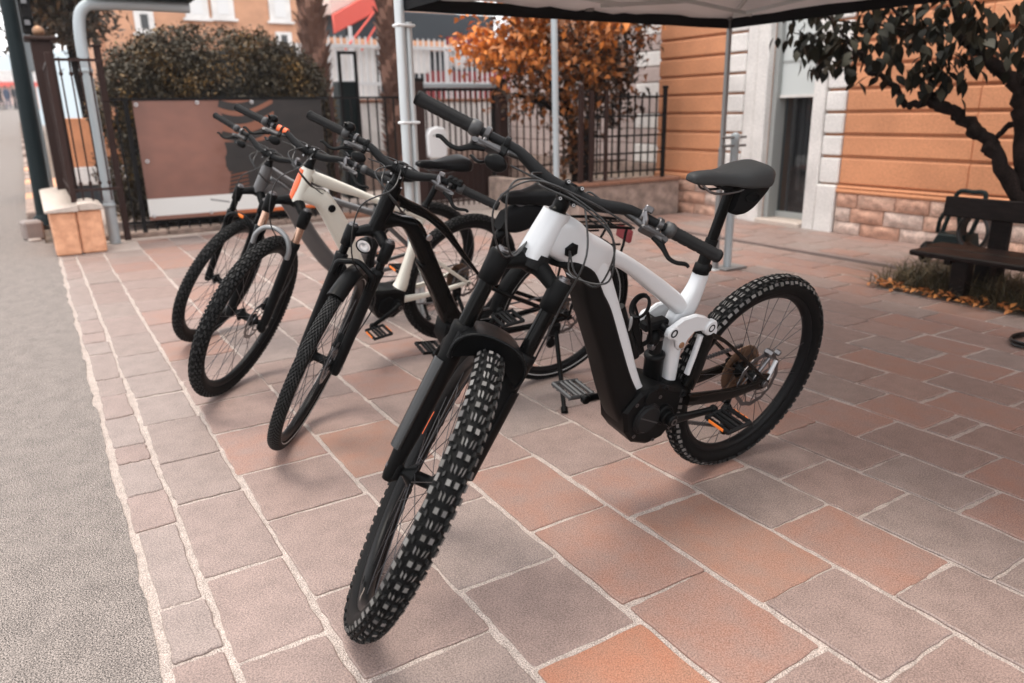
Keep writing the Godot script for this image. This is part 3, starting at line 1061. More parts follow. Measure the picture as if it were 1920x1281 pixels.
func white_bike() -> void:
	var b := thing("mountain_bike", "white full suspension electric mountain bike with knobbly tyres, nearest the camera", "bicycle", bike_xf(0.7457, -2.4692, 3.7328, 0.2299) * Transform3D(Basis(Vector3(0, 0, 1), -0.0105), Vector3.ZERO))
	# the frame was measured on a slightly different lean: this carries its outline over
	var X := Transform3D(Basis(Vector3(1, 0, 0), Vector3(-0.055, 0.981, 0), Vector3(0, 0, 1)), Vector3(0.033, 0.012, 0))
	var d := {"HA": 1.1192, "wb": 1.2690, "R": 0.3884, "offs": 0.0530, "a2c": 0.5766, "steer": 0.9833, "sw": 0.0792, "hl": 0.1418, "rise": 0.0508, "back": 0.034, "bar": 0.7825, "yb": 0.396, "arch": false, "stan_r": 0.0190, "low_r": 0.0265, "lever_t": 0.57}
	var T := steer_xf(d)
	wheel(b, "rear_wheel", at(Vector3(0, 0.354, 0)), {"R": 0.359, "tw": 0.062, "tread": "downhill", "rim_depth": 0.022, "rim_w": 0.036, "hub_w": 0.06, "rotor": 0.1, "rotor_z": -0.045, "rotor_mat": "dark_alloy", "cassette": true, "cog": 0.092, "spokes": 28})
	wheel(b, "front_wheel", T * at(Vector3(d.offs, 0, 0)), {"R": 0.3915, "tw": 0.066, "tread": "downhill", "rim_depth": 0.024, "rim_w": 0.037, "rotor": 0.1, "rotor_z": -0.042, "spokes": 28})
	var fw: Node3D = b.get_node("front_wheel")
	var stk := S()
	var arc := []
	for i in 8:
		var a := deg_to_rad(164.0 + i * 2.2)
		arc.append(Vector3(cos(a) * 0.283, sin(a) * 0.283, 0.0165))
	tube(stk, arc, 0.0032, 6, false, 0.3, Vector3(0, 0, 1))
	obj("orange_sticker", stk, M.orange_paint, fw)
	var tm := TextMesh.new()
	tm.text = "R"
	tm.font_size = 24
	tm.pixel_size = 0.0016
	tm.depth = 0.0008
	var sf := SystemFont.new()
	sf.font_names = PackedStringArray(["Droid Sans"])
	tm.font = sf
	var ra := deg_to_rad(288)
	inst("rim_letter", tm, M.rim_print, fw, Transform3D(Basis(Vector3(0, 0, 1), ra + PI * 0.5), Vector3(cos(ra) * 0.301, sin(ra) * 0.301, 0.0195)))
	stk = S()
	box(stk, Transform3D(Basis(Vector3(0, 0, 1), deg_to_rad(271)), Vector3(cos(deg_to_rad(271)) * 0.305, sin(deg_to_rad(271)) * 0.305, 0.0188)), Vector3(0.012, 0.022, 0.001))
	obj("rim_sticker", stk, M.gloss_black, fw)
	fork(b, d)
	# guards on the fork legs and the short mudguard over the tyre
	var fk: Node3D = b.get_node("fork")
	for s in [-1.0, 1.0]:
		var st := S()
		var gp := []
		for i in 9:
			var y := lerpf(0.30, 0.055, i / 8.0)
			var ring := []
			for k in 9:
				var t: float = deg_to_rad(lerpf(-34, 34, k / 8.0)) + s * 0.85
				ring.append(Vector3(d.offs + cos(t) * 0.0320 - 0.001, y, s * d.sw + sin(t) * 0.0320))
			for k in 9:
				var t: float = deg_to_rad(lerpf(34, -34, k / 8.0)) + s * 0.85
				ring.append(Vector3(d.offs + cos(t) * 0.0285 - 0.001, y, s * d.sw + sin(t) * 0.0285))
			gp.append(ring)
		loft(st, gp)
		obj("leg_guard", st, M.carbon if s > 0 else M.matte_black, fk)
	var gst := S()
	var rings := []
	for i in 17:
		var ph := deg_to_rad(lerpf(80, 127, i / 16.0))
		var er := Vector3(cos(ph), sin(ph), 0)
		var ring := []
		var flare := 1.0 + 0.10 * pow(absf(i - 8.0) / 8.0, 2.0)
		for pass_ in 2:
			for k in 15:
				var kk := k if pass_ == 0 else 14 - k
				var th := deg_to_rad(lerpf(-112, 112, kk / 14.0))
				var hh := (0.064 if pass_ == 0 else 0.060)
				var ww := (0.083 if pass_ == 0 else 0.079) * flare
				ring.append(Vector3(d.offs, 0, 0) + er * (0.352 + cos(th) * hh) + Vector3(0, 0, sp(sin(th), 0.8) * ww))
		rings.append(ring)
	loft(gst, rings)
	# front lip
	var lip := []
	for k in 25:
		var th := deg_to_rad(lerpf(-115, 115, k / 24.0))
		var ph := deg_to_rad(80)
		lip.append(Vector3(d.offs, 0, 0) + Vector3(cos(ph), sin(ph), 0) * (0.352 + cos(th) * 0.063) + Vector3(0, 0, sp(sin(th), 0.8) * 0.089))
	tube(gst, lip, 0.0042, 8)
	for s in [-1.0, 1.0]:
		beam(gst, Vector3(d.offs + 0.045, 0.32, s * 0.083), Vector3(d.offs + 0.015, 0.375, s * 0.083), 0.03, 0.014, 0.003, Vector3(0, 0, 1))
	obj("mudguard", gst, M.satin_black, b, T)
	cockpit(b, d)

	# frame
	var fr := group_part(b, "frame", X)
	var st := S()
	var hb := Vector3(0.981, 0.907, 0)
	var hs := Vector3(-0.412, 0.911, 0)
	slab(st, [[0.954, 0.908, 1.015, 0.925, 0.037], [0.935, 0.945, 0.997, 0.962, 0.036], [0.915, 0.985, 0.977, 1.000, 0.034], [0.901, 1.012, 0.961, 1.030, 0.033]], 0.8, 20)
	# shoulder between head tube, top tube and down tube
	slab(st, [[0.963, 0.925, 0.926, 1.012, 0.035], [0.900, 0.887, 0.876, 0.998, 0.038], [0.835, 0.838, 0.830, 0.962, 0.039], [0.785, 0.835, 0.785, 0.938, 0.035], [0.745, 0.855, 0.750, 0.918, 0.026]], 0.6, 20)
	# top tube
	slab(st, [[0.836, 0.893, 0.827, 0.952, 0.032], [0.766, 0.872, 0.761, 0.918, 0.028], [0.709, 0.848, 0.692, 0.885, 0.026], [0.651, 0.815, 0.624, 0.847, 0.025], [0.555, 0.747, 0.523, 0.785, 0.022], [0.475, 0.692, 0.443, 0.731, 0.022], [0.429, 0.655, 0.400, 0.692, 0.023]], 0.62, 18, 0.0, 3)
	# seat tube with its curved gusset
	slab(st, [[0.384, 0.786, 0.343, 0.778, 0.021], [0.392, 0.745, 0.346, 0.733, 0.022], [0.413, 0.705, 0.353, 0.684, 0.024], [0.438, 0.670, 0.367, 0.640, 0.025], [0.449, 0.635, 0.384, 0.598, 0.026], [0.440, 0.560, 0.380, 0.535, 0.028], [0.425, 0.480, 0.374, 0.470, 0.030], [0.415, 0.420, 0.370, 0.412, 0.031]], 0.62, 18, 0.0, 3)
	# pale side of the down tube
	slab(st, [[0.800, 0.905, 0.850, 0.840, 0.034], [0.765, 0.883, 0.815, 0.848, 0.036], [0.730, 0.823, 0.772, 0.792, 0.0375], [0.692, 0.756, 0.735, 0.730, 0.038], [0.622, 0.635, 0.665, 0.610, 0.038], [0.559, 0.518, 0.598, 0.496, 0.038], [0.515, 0.450, 0.545, 0.425, 0.038], [0.470, 0.424, 0.490, 0.395, 0.036], [0.430, 0.420, 0.440, 0.390, 0.034]], 0.5, 18)
	obj("main_frame", st, M.white_paint, fr)
	st = S()
	rod(st, hb - hs * 0.016, hb + hs * 0.020, 0.0405, 28, 0.0385)
	obj("headset_ring", st, M.bar_black, fr)
	st = S()
	slab(st, [[0.900, 0.902, 0.938, 0.893, 0.030], [0.866, 0.898, 0.885, 0.872, 0.041], [0.806, 0.863, 0.842, 0.835, 0.0445], [0.762, 0.800, 0.815, 0.775, 0.0455], [0.719, 0.742, 0.781, 0.708, 0.046], [0.650, 0.620, 0.715, 0.585, 0.046], [0.583, 0.506, 0.655, 0.462, 0.046], [0.532, 0.438, 0.602, 0.368, 0.047], [0.490, 0.410, 0.540, 0.288, 0.048], [0.440, 0.405, 0.462, 0.238, 0.050], [0.395, 0.400, 0.400, 0.236, 0.050]], 0.42, 26)
	obj("battery_cover", st, M.matte_black, fr)
	st = S()
	plate(st, [Vector2(0.600, 0.395), Vector2(0.575, 0.318), Vector2(0.535, 0.272), Vector2(0.470, 0.246), Vector2(0.412, 0.256), Vector2(0.374, 0.300), Vector2(0.366, 0.372), Vector2(0.372, 0.420), Vector2(0.410, 0.432), Vector2(0.480, 0.462), Vector2(0.548, 0.452)], -0.062, 0.062, 0.010)
	disc(st, Vector3(0.440, 0.352, -0.066), Vector3(0, 0, 1), 0.034, 0.020, 30, 0.004)
	disc(st, Vector3(0.440, 0.352, -0.080), Vector3(0, 0, 1), 0.024, 0.020, 30, 0.003)
	disc(st, Vector3(0.508, 0.428, -0.060), Vector3(0, 0, 1), 0.026, 0.016, 24)
	slab(st, [[0.49, 0.452, 0.48, 0.425, 0.045, 0.0], [0.43, 0.448, 0.43, 0.405, 0.052, 0.0], [0.37, 0.435, 0.362, 0.372, 0.055, 0.0], [0.335, 0.42, 0.33, 0.368, 0.050, 0.0]], 0.6, 14)
	obj("motor", st, M.matte_black, fr)
	st = S()
	disc(st, Vector3(0.508, 0.356, -0.068), Vector3(0, 0, 1), 0.046, 0.018, 40, 0.006)
	lathe(st, [Vector2(0.050, 0.0), Vector2(0.0505, 0.007), Vector2(0.0475, 0.009), Vector2(0.0465, 0.004)], Transform3D(Basis(Vector3(1, 0, 0), Vector3(0, 0, -1), Vector3(0, 1, 0)), Vector3(0.508, 0.356, -0.062)), 40)
	obj("motor_cover", st, M.bar_black, fr)
	st = S()
	box(st, Transform3D(Basis(Vector3(0, 0, 1), 0.45), Vector3(0.508, 0.356, -0.0775)), Vector3(0.084, 0.004, 0.0025), 0.001)
	obj("cover_rib", st, M.collar, fr)
	for q in [Vector2(0.560, 0.415), Vector2(0.540, 0.300), Vector2(0.452, 0.262), Vector2(0.392, 0.290), Vector2(0.470, 0.420)]:
		st = S()
		lathe(st, [Vector2(0.006, 0.0), Vector2(0.006, 0.003), Vector2(0.0032, 0.003), Vector2(0.0032, 0.0)], Transform3D(Basis(Vector3(1, 0, 0), Vector3(0, 0, -1), Vector3(0, 1, 0)), Vector3(q.x, q.y, -0.0615)), 12, false)
		obj("motor_bolt", st, M.dark_alloy, fr)
	for q in [Vector3(0.452, 0.440, -0.058), Vector3(0.374, 0.406, -0.060)]:
		st = S()
		lathe(st, [Vector2(0.0125, -0.002), Vector2(0.0125, 0.004), Vector2(0.008, 0.004), Vector2(0.008, -0.002)], Transform3D(Basis(Vector3(1, 0, 0), Vector3(0, 0, -1), Vector3(0, 1, 0)), q), 18, false)
		obj("pivot_ring", st, M.bar_black, fr)
	st = S()
	plate(st, [Vector2(0.918, 0.940), Vector2(0.900, 0.952), Vector2(0.882, 0.944), Vector2(0.880, 0.922), Vector2(0.898, 0.914), Vector2(0.916, 0.922)], -0.043, -0.034, 0.003)
	obj("cable_port", st, M.matte_black, fr)

	# rear suspension
	for s in [-1.0, 1.0]:
		var z: float = s * 0.052
		st = S()
		plate(st, [Vector2(0.508, 0.626), Vector2(0.503, 0.648), Vector2(0.478, 0.660), Vector2(0.455, 0.672), Vector2(0.402, 0.676), Vector2(0.360, 0.662), Vector2(0.325, 0.640), Vector2(0.290, 0.606), Vector2(0.292, 0.588), Vector2(0.312, 0.578), Vector2(0.336, 0.596), Vector2(0.362, 0.616), Vector2(0.395, 0.618), Vector2(0.415, 0.596), Vector2(0.420, 0.576), Vector2(0.438, 0.566), Vector2(0.452, 0.578), Vector2(0.462, 0.600), Vector2(0.484, 0.614)], z - 0.008, z + 0.008, 0.0045)
		disc(st, Vector3(0.487, 0.636, z + s * 0.004), Vector3(0, 0, 1), 0.021, 0.018, 22, 0.004)
		disc(st, Vector3(0.330, 0.622, z + s * 0.004), Vector3(0, 0, 1), 0.025, 0.020, 22, 0.004)
		obj("rocker_link", st, M.white_paint, b, X)
		st = S()
		for q in [Vector2(0.487, 0.636), Vector2(0.330, 0.622)]:
			st = S()
			lathe(st, [Vector2(0.0125, 0.0), Vector2(0.0125, 0.0015), Vector2(0.0085, 0.0015), Vector2(0.0085, 0.0)], Transform3D(Basis(Vector3(1, 0, 0), Vector3(0, 0, s), Vector3(0, s, 0)), Vector3(q.x, q.y, z + s * 0.0135)), 18, false)
			obj("pivot_ring", st, M.bar_black, b, X)
		st = S()
		disc(st, Vector3(0.437, 0.586, z + s * 0.008), Vector3(0, 0, 1), 0.010, 0.006, 16)
		obj("pivot_bolt", st, M.rust, b, X)
		st = S()
		slab(st, [[0.345, 0.605, 0.300, 0.598, 0.011, z], [0.348, 0.540, 0.302, 0.530, 0.011, z], [0.356, 0.470, 0.310, 0.460, 0.012, z], [0.368, 0.430, 0.322, 0.400, 0.013, z * 0.95]], 0.5, 12)
		obj("yoke", st, M.gloss_black, b, X)
		st = S()
		slab(st, [[0.362, 0.598, 0.346, 0.596, 0.008, z], [0.366, 0.540, 0.350, 0.536, 0.008, z], [0.374, 0.470, 0.360, 0.466, 0.009, z]], 0.6, 10)
		obj("yoke_edge", st, M.white_paint, b, X)
		st = S()
		var zr: float = s * 0.064
		slab(st, [[0.328, 0.612, 0.304, 0.582, 0.009, z], [0.240, 0.562, 0.224, 0.538, 0.009, lerpf(z, zr, 0.4)], [0.120, 0.472, 0.106, 0.446, 0.0085, lerpf(z, zr, 0.8)], [0.020, 0.394, 0.006, 0.368, 0.008, zr], [-0.014, 0.372, -0.018, 0.344, 0.007, zr]], 0.55, 12)
		obj("seat_stay", st, M.brown_black, b)
		st = S()
		slab(st, [[0.345, 0.392, 0.345, 0.352, 0.012, z], [0.260, 0.378, 0.258, 0.336, 0.011, z], [0.150, 0.366, 0.146, 0.328, 0.010, lerpf(z, zr, 0.6)], [0.050, 0.366, 0.046, 0.336, 0.009, zr], [-0.006, 0.372, -0.008, 0.340, 0.008, zr]], 0.55, 12)
		obj("chain_stay", st, M.brown_black, b)
		st = S()
		plate(st, [Vector2(0.040, 0.380), Vector2(0.015, 0.392), Vector2(-0.024, 0.384), Vector2(-0.034, 0.352), Vector2(-0.018, 0.330), Vector2(0.020, 0.330), Vector2(0.030, 0.346)], zr - s * 0.002, zr + s * 0.006, 0.002)
		obj("dropout", st, M.brown_black, b)
	st = S()
	disc(st, Vector3(0, 0.354, -0.076), Vector3(0, 0, 1), 0.012, 0.010, 18)
	rod(st, Vector3(0.02, 0.39, -0.055), Vector3(-0.025, 0.45, -0.055), 0.006, 8)
	box(st, Transform3D(Basis(Vector3(0, 0, 1), 0.7), Vector3(-0.018, 0.452, -0.050)), Vector3(0.038, 0.024, 0.032), 0.006)
	box(st, Transform3D(Basis(Vector3(0, 0, 1), 0.7), Vector3(-0.050, 0.452, -0.056)), Vector3(0.016, 0.020, 0.022), 0.004)
	obj("rear_brake_caliper", st, M.dark_alloy, b)
	st = S()
	rod(st, Vector3(-0.02, 0.362, -0.066), Vector3(-0.05, 0.425, -0.060), 0.007, 10)
	obj("caliper_mount", st, M.white_paint, b)
	st = S()
	rod(st, Vector3(0.330, 0.622, -0.05), Vector3(0.330, 0.622, 0.05), 0.011, 14)
	obj("link_axle", st, M.satin_black, b, X)
	st = S()
	rod(st, Vector3(0.487, 0.636, -0.045), Vector3(0.487, 0.636, 0.045), 0.012, 14)
	box(st, at(Vector3(0.505, 0.64, 0)), Vector3(0.09, 0.028, 0.036), 0.006)
	obj("shock_mount", st, M.satin_black, b, X)
	st = S()
	rod(st, Vector3(0.482, 0.640, 0), Vector3(0.470, 0.535, 0), 0.019, 20)
	lathe(st, [Vector2(0.0, 0.0), Vector2(0.024, 0.0), Vector2(0.031, 0.006), Vector2(0.031, 0.014), Vector2(0.0285, 0.018), Vector2(0.0285, 0.095), Vector2(0.024, 0.104), Vector2(0.0, 0.104)], Transform3D(Basis(Vector3(-0.98, 0.17, 0), Vector3(-0.17, -0.98, 0), Vector3(0, 0, 1)), Vector3(0.470, 0.540, 0)), 24)
	obj("shock_absorber", st, M.satin_black, b, X)
	st = S()
	lathe(st, [Vector2(0.0196, 0.0), Vector2(0.0205, 0.002), Vector2(0.0205, 0.010), Vector2(0.0196, 0.012)], Transform3D(Basis(Vector3(-0.99, 0.11, 0), Vector3(-0.11, -0.99, 0), Vector3(0, 0, 1)), Vector3(0.478, 0.600, 0)), 20)
	disc(st, Vector3(0.505, 0.575, -0.012), Vector3(0.3, 0, 1), 0.013, 0.018, 16)
	obj("shock_fittings", st, M.dark_alloy, b, X)

	# seat
	st = S()
	rod(st, Vector3(0.3366, 1.0350, 0), Vector3(0.3570, 0.8700, 0), 0.0152, 22)
	obj("seat_post", st, M.gloss_black, b, X)
	st = S()
	rod(st, Vector3(0.3557, 0.8800, 0), Vector3(0.3682, 0.7720, 0), 0.0178, 22)
	lathe(st, [Vector2(0.0178, 0), Vector2(0.0235, 0.001), Vector2(0.0235, 0.026), Vector2(0.019, 0.029), Vector2(0.0178, 0.034)], Transform3D(Basis(Vector3(0.996, 0.09, 0), Vector3(-0.13, 0.991, 0), Vector3(0, 0, 1)), Vector3(0.3674, 0.7770, 0)), 24)
	box(st, at(Vector3(0.3397, 0.7900, 0)), Vector3(0.016, 0.022, 0.022), 0.004)
	obj("post_collar", st, M.matte_black, b, X)
	saddle(b, Vector2(0.487, 1.066), Vector2(0.196, 1.060), M.saddle, 0.061)
	st = S()
	box(st, at(Vector3(0.3404, 1.0300, 0)), Vector3(0.05, 0.018, 0.05), 0.006)
	slab(st, [[0.41, 1.052, 0.405, 1.038, 0.018], [0.37, 1.05, 0.36, 1.022, 0.022], [0.32, 1.048, 0.315, 1.022, 0.022]], 0.6, 12)
	obj("saddle_clamp", st, M.matte_black, b, X)
	st = S()
	slab(st, [[0.322, 1.050, 0.330, 0.960, 0.026], [0.300, 1.052, 0.302, 0.950, 0.036], [0.272, 1.052, 0.268, 0.960, 0.040], [0.240, 1.050, 0.232, 0.992, 0.036], [0.212, 1.048, 0.206, 1.012, 0.028]], 0.6, 20)
	tube(st, spline([Vector3(0.31, 1.01, -0.038), Vector3(0.29, 1.022, -0.043), Vector3(0.265, 1.014, -0.044), Vector3(0.268, 1.0, -0.044), Vector3(0.295, 0.996, -0.042)], 4, true), 0.003, 8, true)
	obj("saddle_bag", st, M.cloth_black, b, X)

	# drive
	crankset(b, Vector2(0.445, 0.351), PI + 0.02, 0.092, 0.170, "pedal_grey")
	st = S()
	var ch := []
	var up0 := Vector3(0.445, 0.351 + 0.074, 0.052)
	var up1 := Vector3(0.0, 0.354 + 0.085, 0.045)
	for i in 41:
		ch.append(up0.lerp(up1, i / 40.0) + Vector3(0, -0.006 * sin(PI * i / 40.0), 0))
	tube(st, ch, 0.0042, 6)
	var lo := []
	for i in 41:
		lo.append(Vector3(0.445, 0.351 - 0.074, 0.052).lerp(Vector3(-0.02, 0.10, 0.05), i / 40.0))
	tube(st, lo, 0.0042, 6)
	for i in 34:
		var p := up0.lerp(up1, (i + 0.5) / 34.0)
		box(st, at(p - Vector3(0, 0.006 * sin(PI * (i + 0.5) / 34.0), 0)), Vector3(0.007, 0.0125, 0.009))
		box(st, at(Vector3(0.445, 0.277, 0.052).lerp(Vector3(-0.02, 0.10, 0.05), (i + 0.5) / 34.0)), Vector3(0.007, 0.0125, 0.009))
	obj("chain", st, M.dark_alloy, b)
	st = S()
	var teeth := []
	for k in 68:
		var a := TAU * k / 68
		var r := 0.079 if k % 2 == 0 else 0.073
		teeth.append(Vector2(0.445 + cos(a) * r, 0.351 + sin(a) * r))
	plate(st, teeth, 0.050, 0.054, 0.001)
	obj("chain_ring", st, M.bar_black, b)
	st = S()
	disc(st, Vector3(-0.045, 0.085, 0.05), Vector3(0, 0, 1), 0.026, 0.012, 20)
	disc(st, Vector3(-0.015, 0.175, 0.05), Vector3(0, 0, 1), 0.023, 0.012, 20)
	for z in [0.041, 0.059]:
		plate(st, [Vector2(-0.062, 0.072), Vector2(-0.045, 0.062), Vector2(-0.026, 0.078), Vector2(0.004, 0.180), Vector2(-0.010, 0.200), Vector2(-0.034, 0.185)], z - 0.002, z + 0.002, 0.001)
	slab(st, [[0.0, 0.20, -0.045, 0.185, 0.012, 0.066], [-0.005, 0.26, -0.045, 0.255, 0.013, 0.072], [0.01, 0.32, -0.02, 0.33, 0.010, 0.072], [0.012, 0.352, -0.012, 0.356, 0.008, 0.070]], 0.6, 12)
	obj("rear_derailleur", st, M.matte_black, b)

	# pump and bottle cage on the down tube
	st = S()
	var pa := Vector3(0.664, 0.728, -0.008)
	var pe := Vector3(0.562, 0.552, -0.008)
	tube(st, [pa, pa.lerp(pe, 0.08), pa.lerp(pe, 0.1), pa.lerp(pe, 0.66), pa.lerp(pe, 0.7), pe], [0.012, 0.0145, 0.0135, 0.0135, 0.0155, 0.0150], 16)
	obj("hand_pump", st, M.satin_black, b, X)
	st = S()
	ball(st, pa.lerp(pe, 0.34) + Vector3(-0.008, 0.002, -0.010), Vector3(0.007, 0.024, 0.006), 14)
	obj("pump_badge", st, M.silver_grey, b, X)
	st = S()
	var base := Vector3(0.545, 0.572, 0)
	var dirn := Vector3(0.47, 0.88, 0).normalized()
	var nrm := Vector3(-0.88, 0.47, 0)
	for q in [0.135]:
		var loop := []
		for k in 20:
			var a := TAU * k / 20
			loop.append(base + dirn * (q + 0.020 * cos(a)) + nrm * (0.036 + 0.026 * cos(a)) + Vector3(0, 0, sin(a) * 0.027))
		tube(st, loop, 0.0045, 8, true, 2.0, dirn)
	for s in [-1.0, 1.0]:
		tube(st, spline([base + dirn * 0.13 + nrm * 0.036 + Vector3(0, 0, s * 0.027), base + dirn * 0.08 + nrm * 0.036 + Vector3(0, 0, s * 0.024), base + dirn * 0.02 + nrm * 0.030 + Vector3(0, 0, s * 0.018), base + nrm * 0.006], 5), 0.007, 8, false, 0.5)
	beam(st, base - dirn * 0.03 + nrm * 0.004, base + dirn * 0.12 + nrm * 0.004, 0.024, 0.008, 0.002, Vector3(0, 0, 1))
	ball(st, base + nrm * 0.05 + dirn * 0.0 + Vector3(0, 0, -0.008), Vector3(0.02, 0.026, 0.02), 12)
	obj("bottle_cage", st, M.matte_black, b, X)

	# hoses and cables: from the levers, looped in front of the head tube, into the frame port
	var port := Vector3(0.893, 0.930, -0.047)
	var l0: Vector3 = d.hose0
	var l1: Vector3 = d.hose1
	var ld: Vector3 = d.hosedir0
	var rd: Vector3 = d.hosedir1
	var sh: Vector3 = d.hose2
	var bc: Vector3 = T * Vector3(0.075, d.bary - 0.004, 0)
	var fwd: Vector3 = T.basis.x
	var rt: Vector3 = T.basis.z
	var upv: Vector3 = T.basis.y
	cable(b, [l1, l1 + rd * 0.06, bc + rt * 0.10 + fwd * 0.012, bc + fwd * 0.012, bc - rt * 0.11 - upv * 0.03 + fwd * 0.03, bc - rt * 0.16 - upv * 0.13 + fwd * 0.03, port + Vector3(0.03, -0.035, -0.055), port])
	cable(b, [sh, sh + rd * 0.06, bc + rt * 0.07 + fwd * 0.022 - upv * 0.012, bc - rt * 0.03 + fwd * 0.022 - upv * 0.010, bc - rt * 0.13 - upv * 0.05 + fwd * 0.035, bc - rt * 0.15 - upv * 0.15 + fwd * 0.01, port + Vector3(0.0, -0.045, -0.035), port])
	cable(b, [bc - rt * 0.16 + fwd * 0.01, bc - rt * 0.03 + fwd * 0.03 + upv * 0.006, bc + rt * 0.10 + fwd * 0.05 - upv * 0.012, bc + rt * 0.145 + fwd * 0.05 - upv * 0.10, bc + rt * 0.075 + fwd * 0.03 - upv * 0.185, Vector3(0.925, 0.945, 0.043), Vector3(0.89, 0.93, 0.040)])
	cable(b, [l1 + rd * 0.02, l1 + rd * 0.07 - upv * 0.01, bc + rt * 0.13 + fwd * 0.035 - upv * 0.03, bc + rt * 0.115 + fwd * 0.045 - upv * 0.10, bc + rt * 0.06 + fwd * 0.03 - upv * 0.175, Vector3(0.93, 0.95, 0.043), Vector3(0.895, 0.935, 0.040)])
	cable(b, [l0, l0 + ld * 0.045, l0 + ld * 0.09 - upv * 0.006, bc - rt * 0.085 - upv * 0.10 + fwd * 0.04, T * Vector3(0.085, 0.53, -0.095), T * Vector3(0.075, 0.44, -0.100), T * Vector3(0.03, 0.33, -0.108), T * Vector3(0.0, 0.12, -0.085)])

func ground() -> void:
	var gd := setting("ground")
	var st := S()
	box(st, at(Vector3(0, -0.06, -100)), Vector3(900, 0.02, 700))
	obj("earth", st, M.soil, gd)
	paving()
	road()

func road_y(v: float) -> float:
	var t := maxf(0.0, v - 14.0)
	return 0.0395 * t * t / (t + 6.0)

func road() -> void:
	var st := S()
	var vs := [-6.0, -1.0, 2.0, 5.0, 8.0, 11.0, 14.0, 17.0, 20.0, 25.0, 32.0, 42.0, 55.0, 75.0, 110.0]
	var nz := noise(FastNoiseLite.TYPE_SIMPLEX_SMOOTH, 1.3, 8, 4)
	var edge := func(v: float) -> float:
		return 0.048 + 0.010 + nz.get_noise_1d(v * 2.0) * 0.018 + nz.get_noise_1d(v * 16.0) * 0.006
	st.set_smooth_group(0)
	var fine := []
	for i in vs.size() - 1:
		var n := 60 if vs[i + 1] <= 8.0 and vs[i] >= -1.0 else 6
		for k in n:
			fine.append(lerpf(vs[i], vs[i + 1], float(k) / n))
	fine.append(110.0)
	for i in fine.size() - 1:
		var a: float = fine[i]
		var b: float = fine[i + 1]
		var ea: float = edge.call(a)
		var eb: float = edge.call(b)
		if a > 8.6:
			ea = -0.02
			eb = -0.02
		st.set_smooth_group(-1)
		quad(st, W(-30, road_y(a) + 0.004, a), W(ea - 0.10, road_y(a) + 0.004, a), W(eb - 0.10, road_y(b) + 0.004, b), W(-30, road_y(b) + 0.004, b), Vector3.UP)
		quad(st, W(ea - 0.10, road_y(a) + 0.004, a), W(ea, road_y(a) + 0.001, a), W(eb, road_y(b) + 0.001, b), W(eb - 0.10, road_y(b) + 0.004, b), Vector3.UP)
		quad(st, W(ea, road_y(a) + 0.001, a), W(ea + 0.004, road_y(a) - 0.02, a), W(eb + 0.004, road_y(b) - 0.02, b), W(eb, road_y(b) + 0.001, b), CU + Vector3.UP)
	var r := obj("road", st, M.asphalt, self)
	r.set_meta("kind", "structure")

func paver_mesh(u0: float, u1: float, v0: float, v1: float, r: RandomNumberGenerator) -> ArrayMesh:
	# one split stone: wavy outline, worn rim, slightly uneven top; local axes u, y, -v about its centre
	var st := S()
	var pts := []
	var cu := (u0 + u1) / 2
	var cv := (v0 + v1) / 2
	var cs := [Vector2(u0, v0), Vector2(u1, v0), Vector2(u1, v1), Vector2(u0, v1)]
	for k in 4:
		cs[k] += Vector2(r.randf_range(-0.006, 0.006), r.randf_range(-0.006, 0.006))
	for k in 4:
		var a: Vector2 = cs[k]
		var b: Vector2 = cs[(k + 1) % 4]
		var d := (b - a).normalized()
		var nn := Vector2(-d.y, d.x)
		var L := a.distance_to(b)
		pts.append(a + d * 0.004)
		for f in [0.13, 0.27, 0.40, 0.54, 0.67, 0.80, 0.91]:
			pts.append(a.lerp(b, f + r.randf_range(-0.04, 0.04)) + nn * r.randf_range(-0.0034, 0.0030))
		pts.append(b - d * 0.004)
	var tilt := Vector2(r.randf_range(-0.006, 0.006), r.randf_range(-0.006, 0.006))
	var lift := r.randf_range(-0.0015, 0.0015)
	var top := []
	var rim := []
	var low := []
	var n := pts.size()
	for k in n:
		var p: Vector2 = pts[k]
		var d2: Vector2 = (pts[(k + 1) % n] - pts[(k - 1 + n) % n]).normalized()
		var q: Vector2 = p - Vector2(cu, cv)
		var qi: Vector2 = q + Vector2(-d2.y, d2.x) * r.randf_range(0.0022, 0.0045)
		var y: float = lift + q.dot(tilt)
		top.append(Vector3(qi.x, y, -qi.y))
		rim.append(Vector3(q.x, y - 0.0028, -q.y))
		low.append(Vector3(q.x, -0.02, -q.y))
	for k in n:
		var j := (k + 1) % n
		st.set_smooth_group(2)
		tri(st, Vector3(0, lift, 0), top[k], top[j], Vector3.UP)
		st.set_smooth_group(-1)
		quad(st, top[k], top[j], rim[j], rim[k], Vector3.UP)
		quad(st, rim[k], rim[j], low[j], low[k], rim[k] + rim[j])
	return done(st)

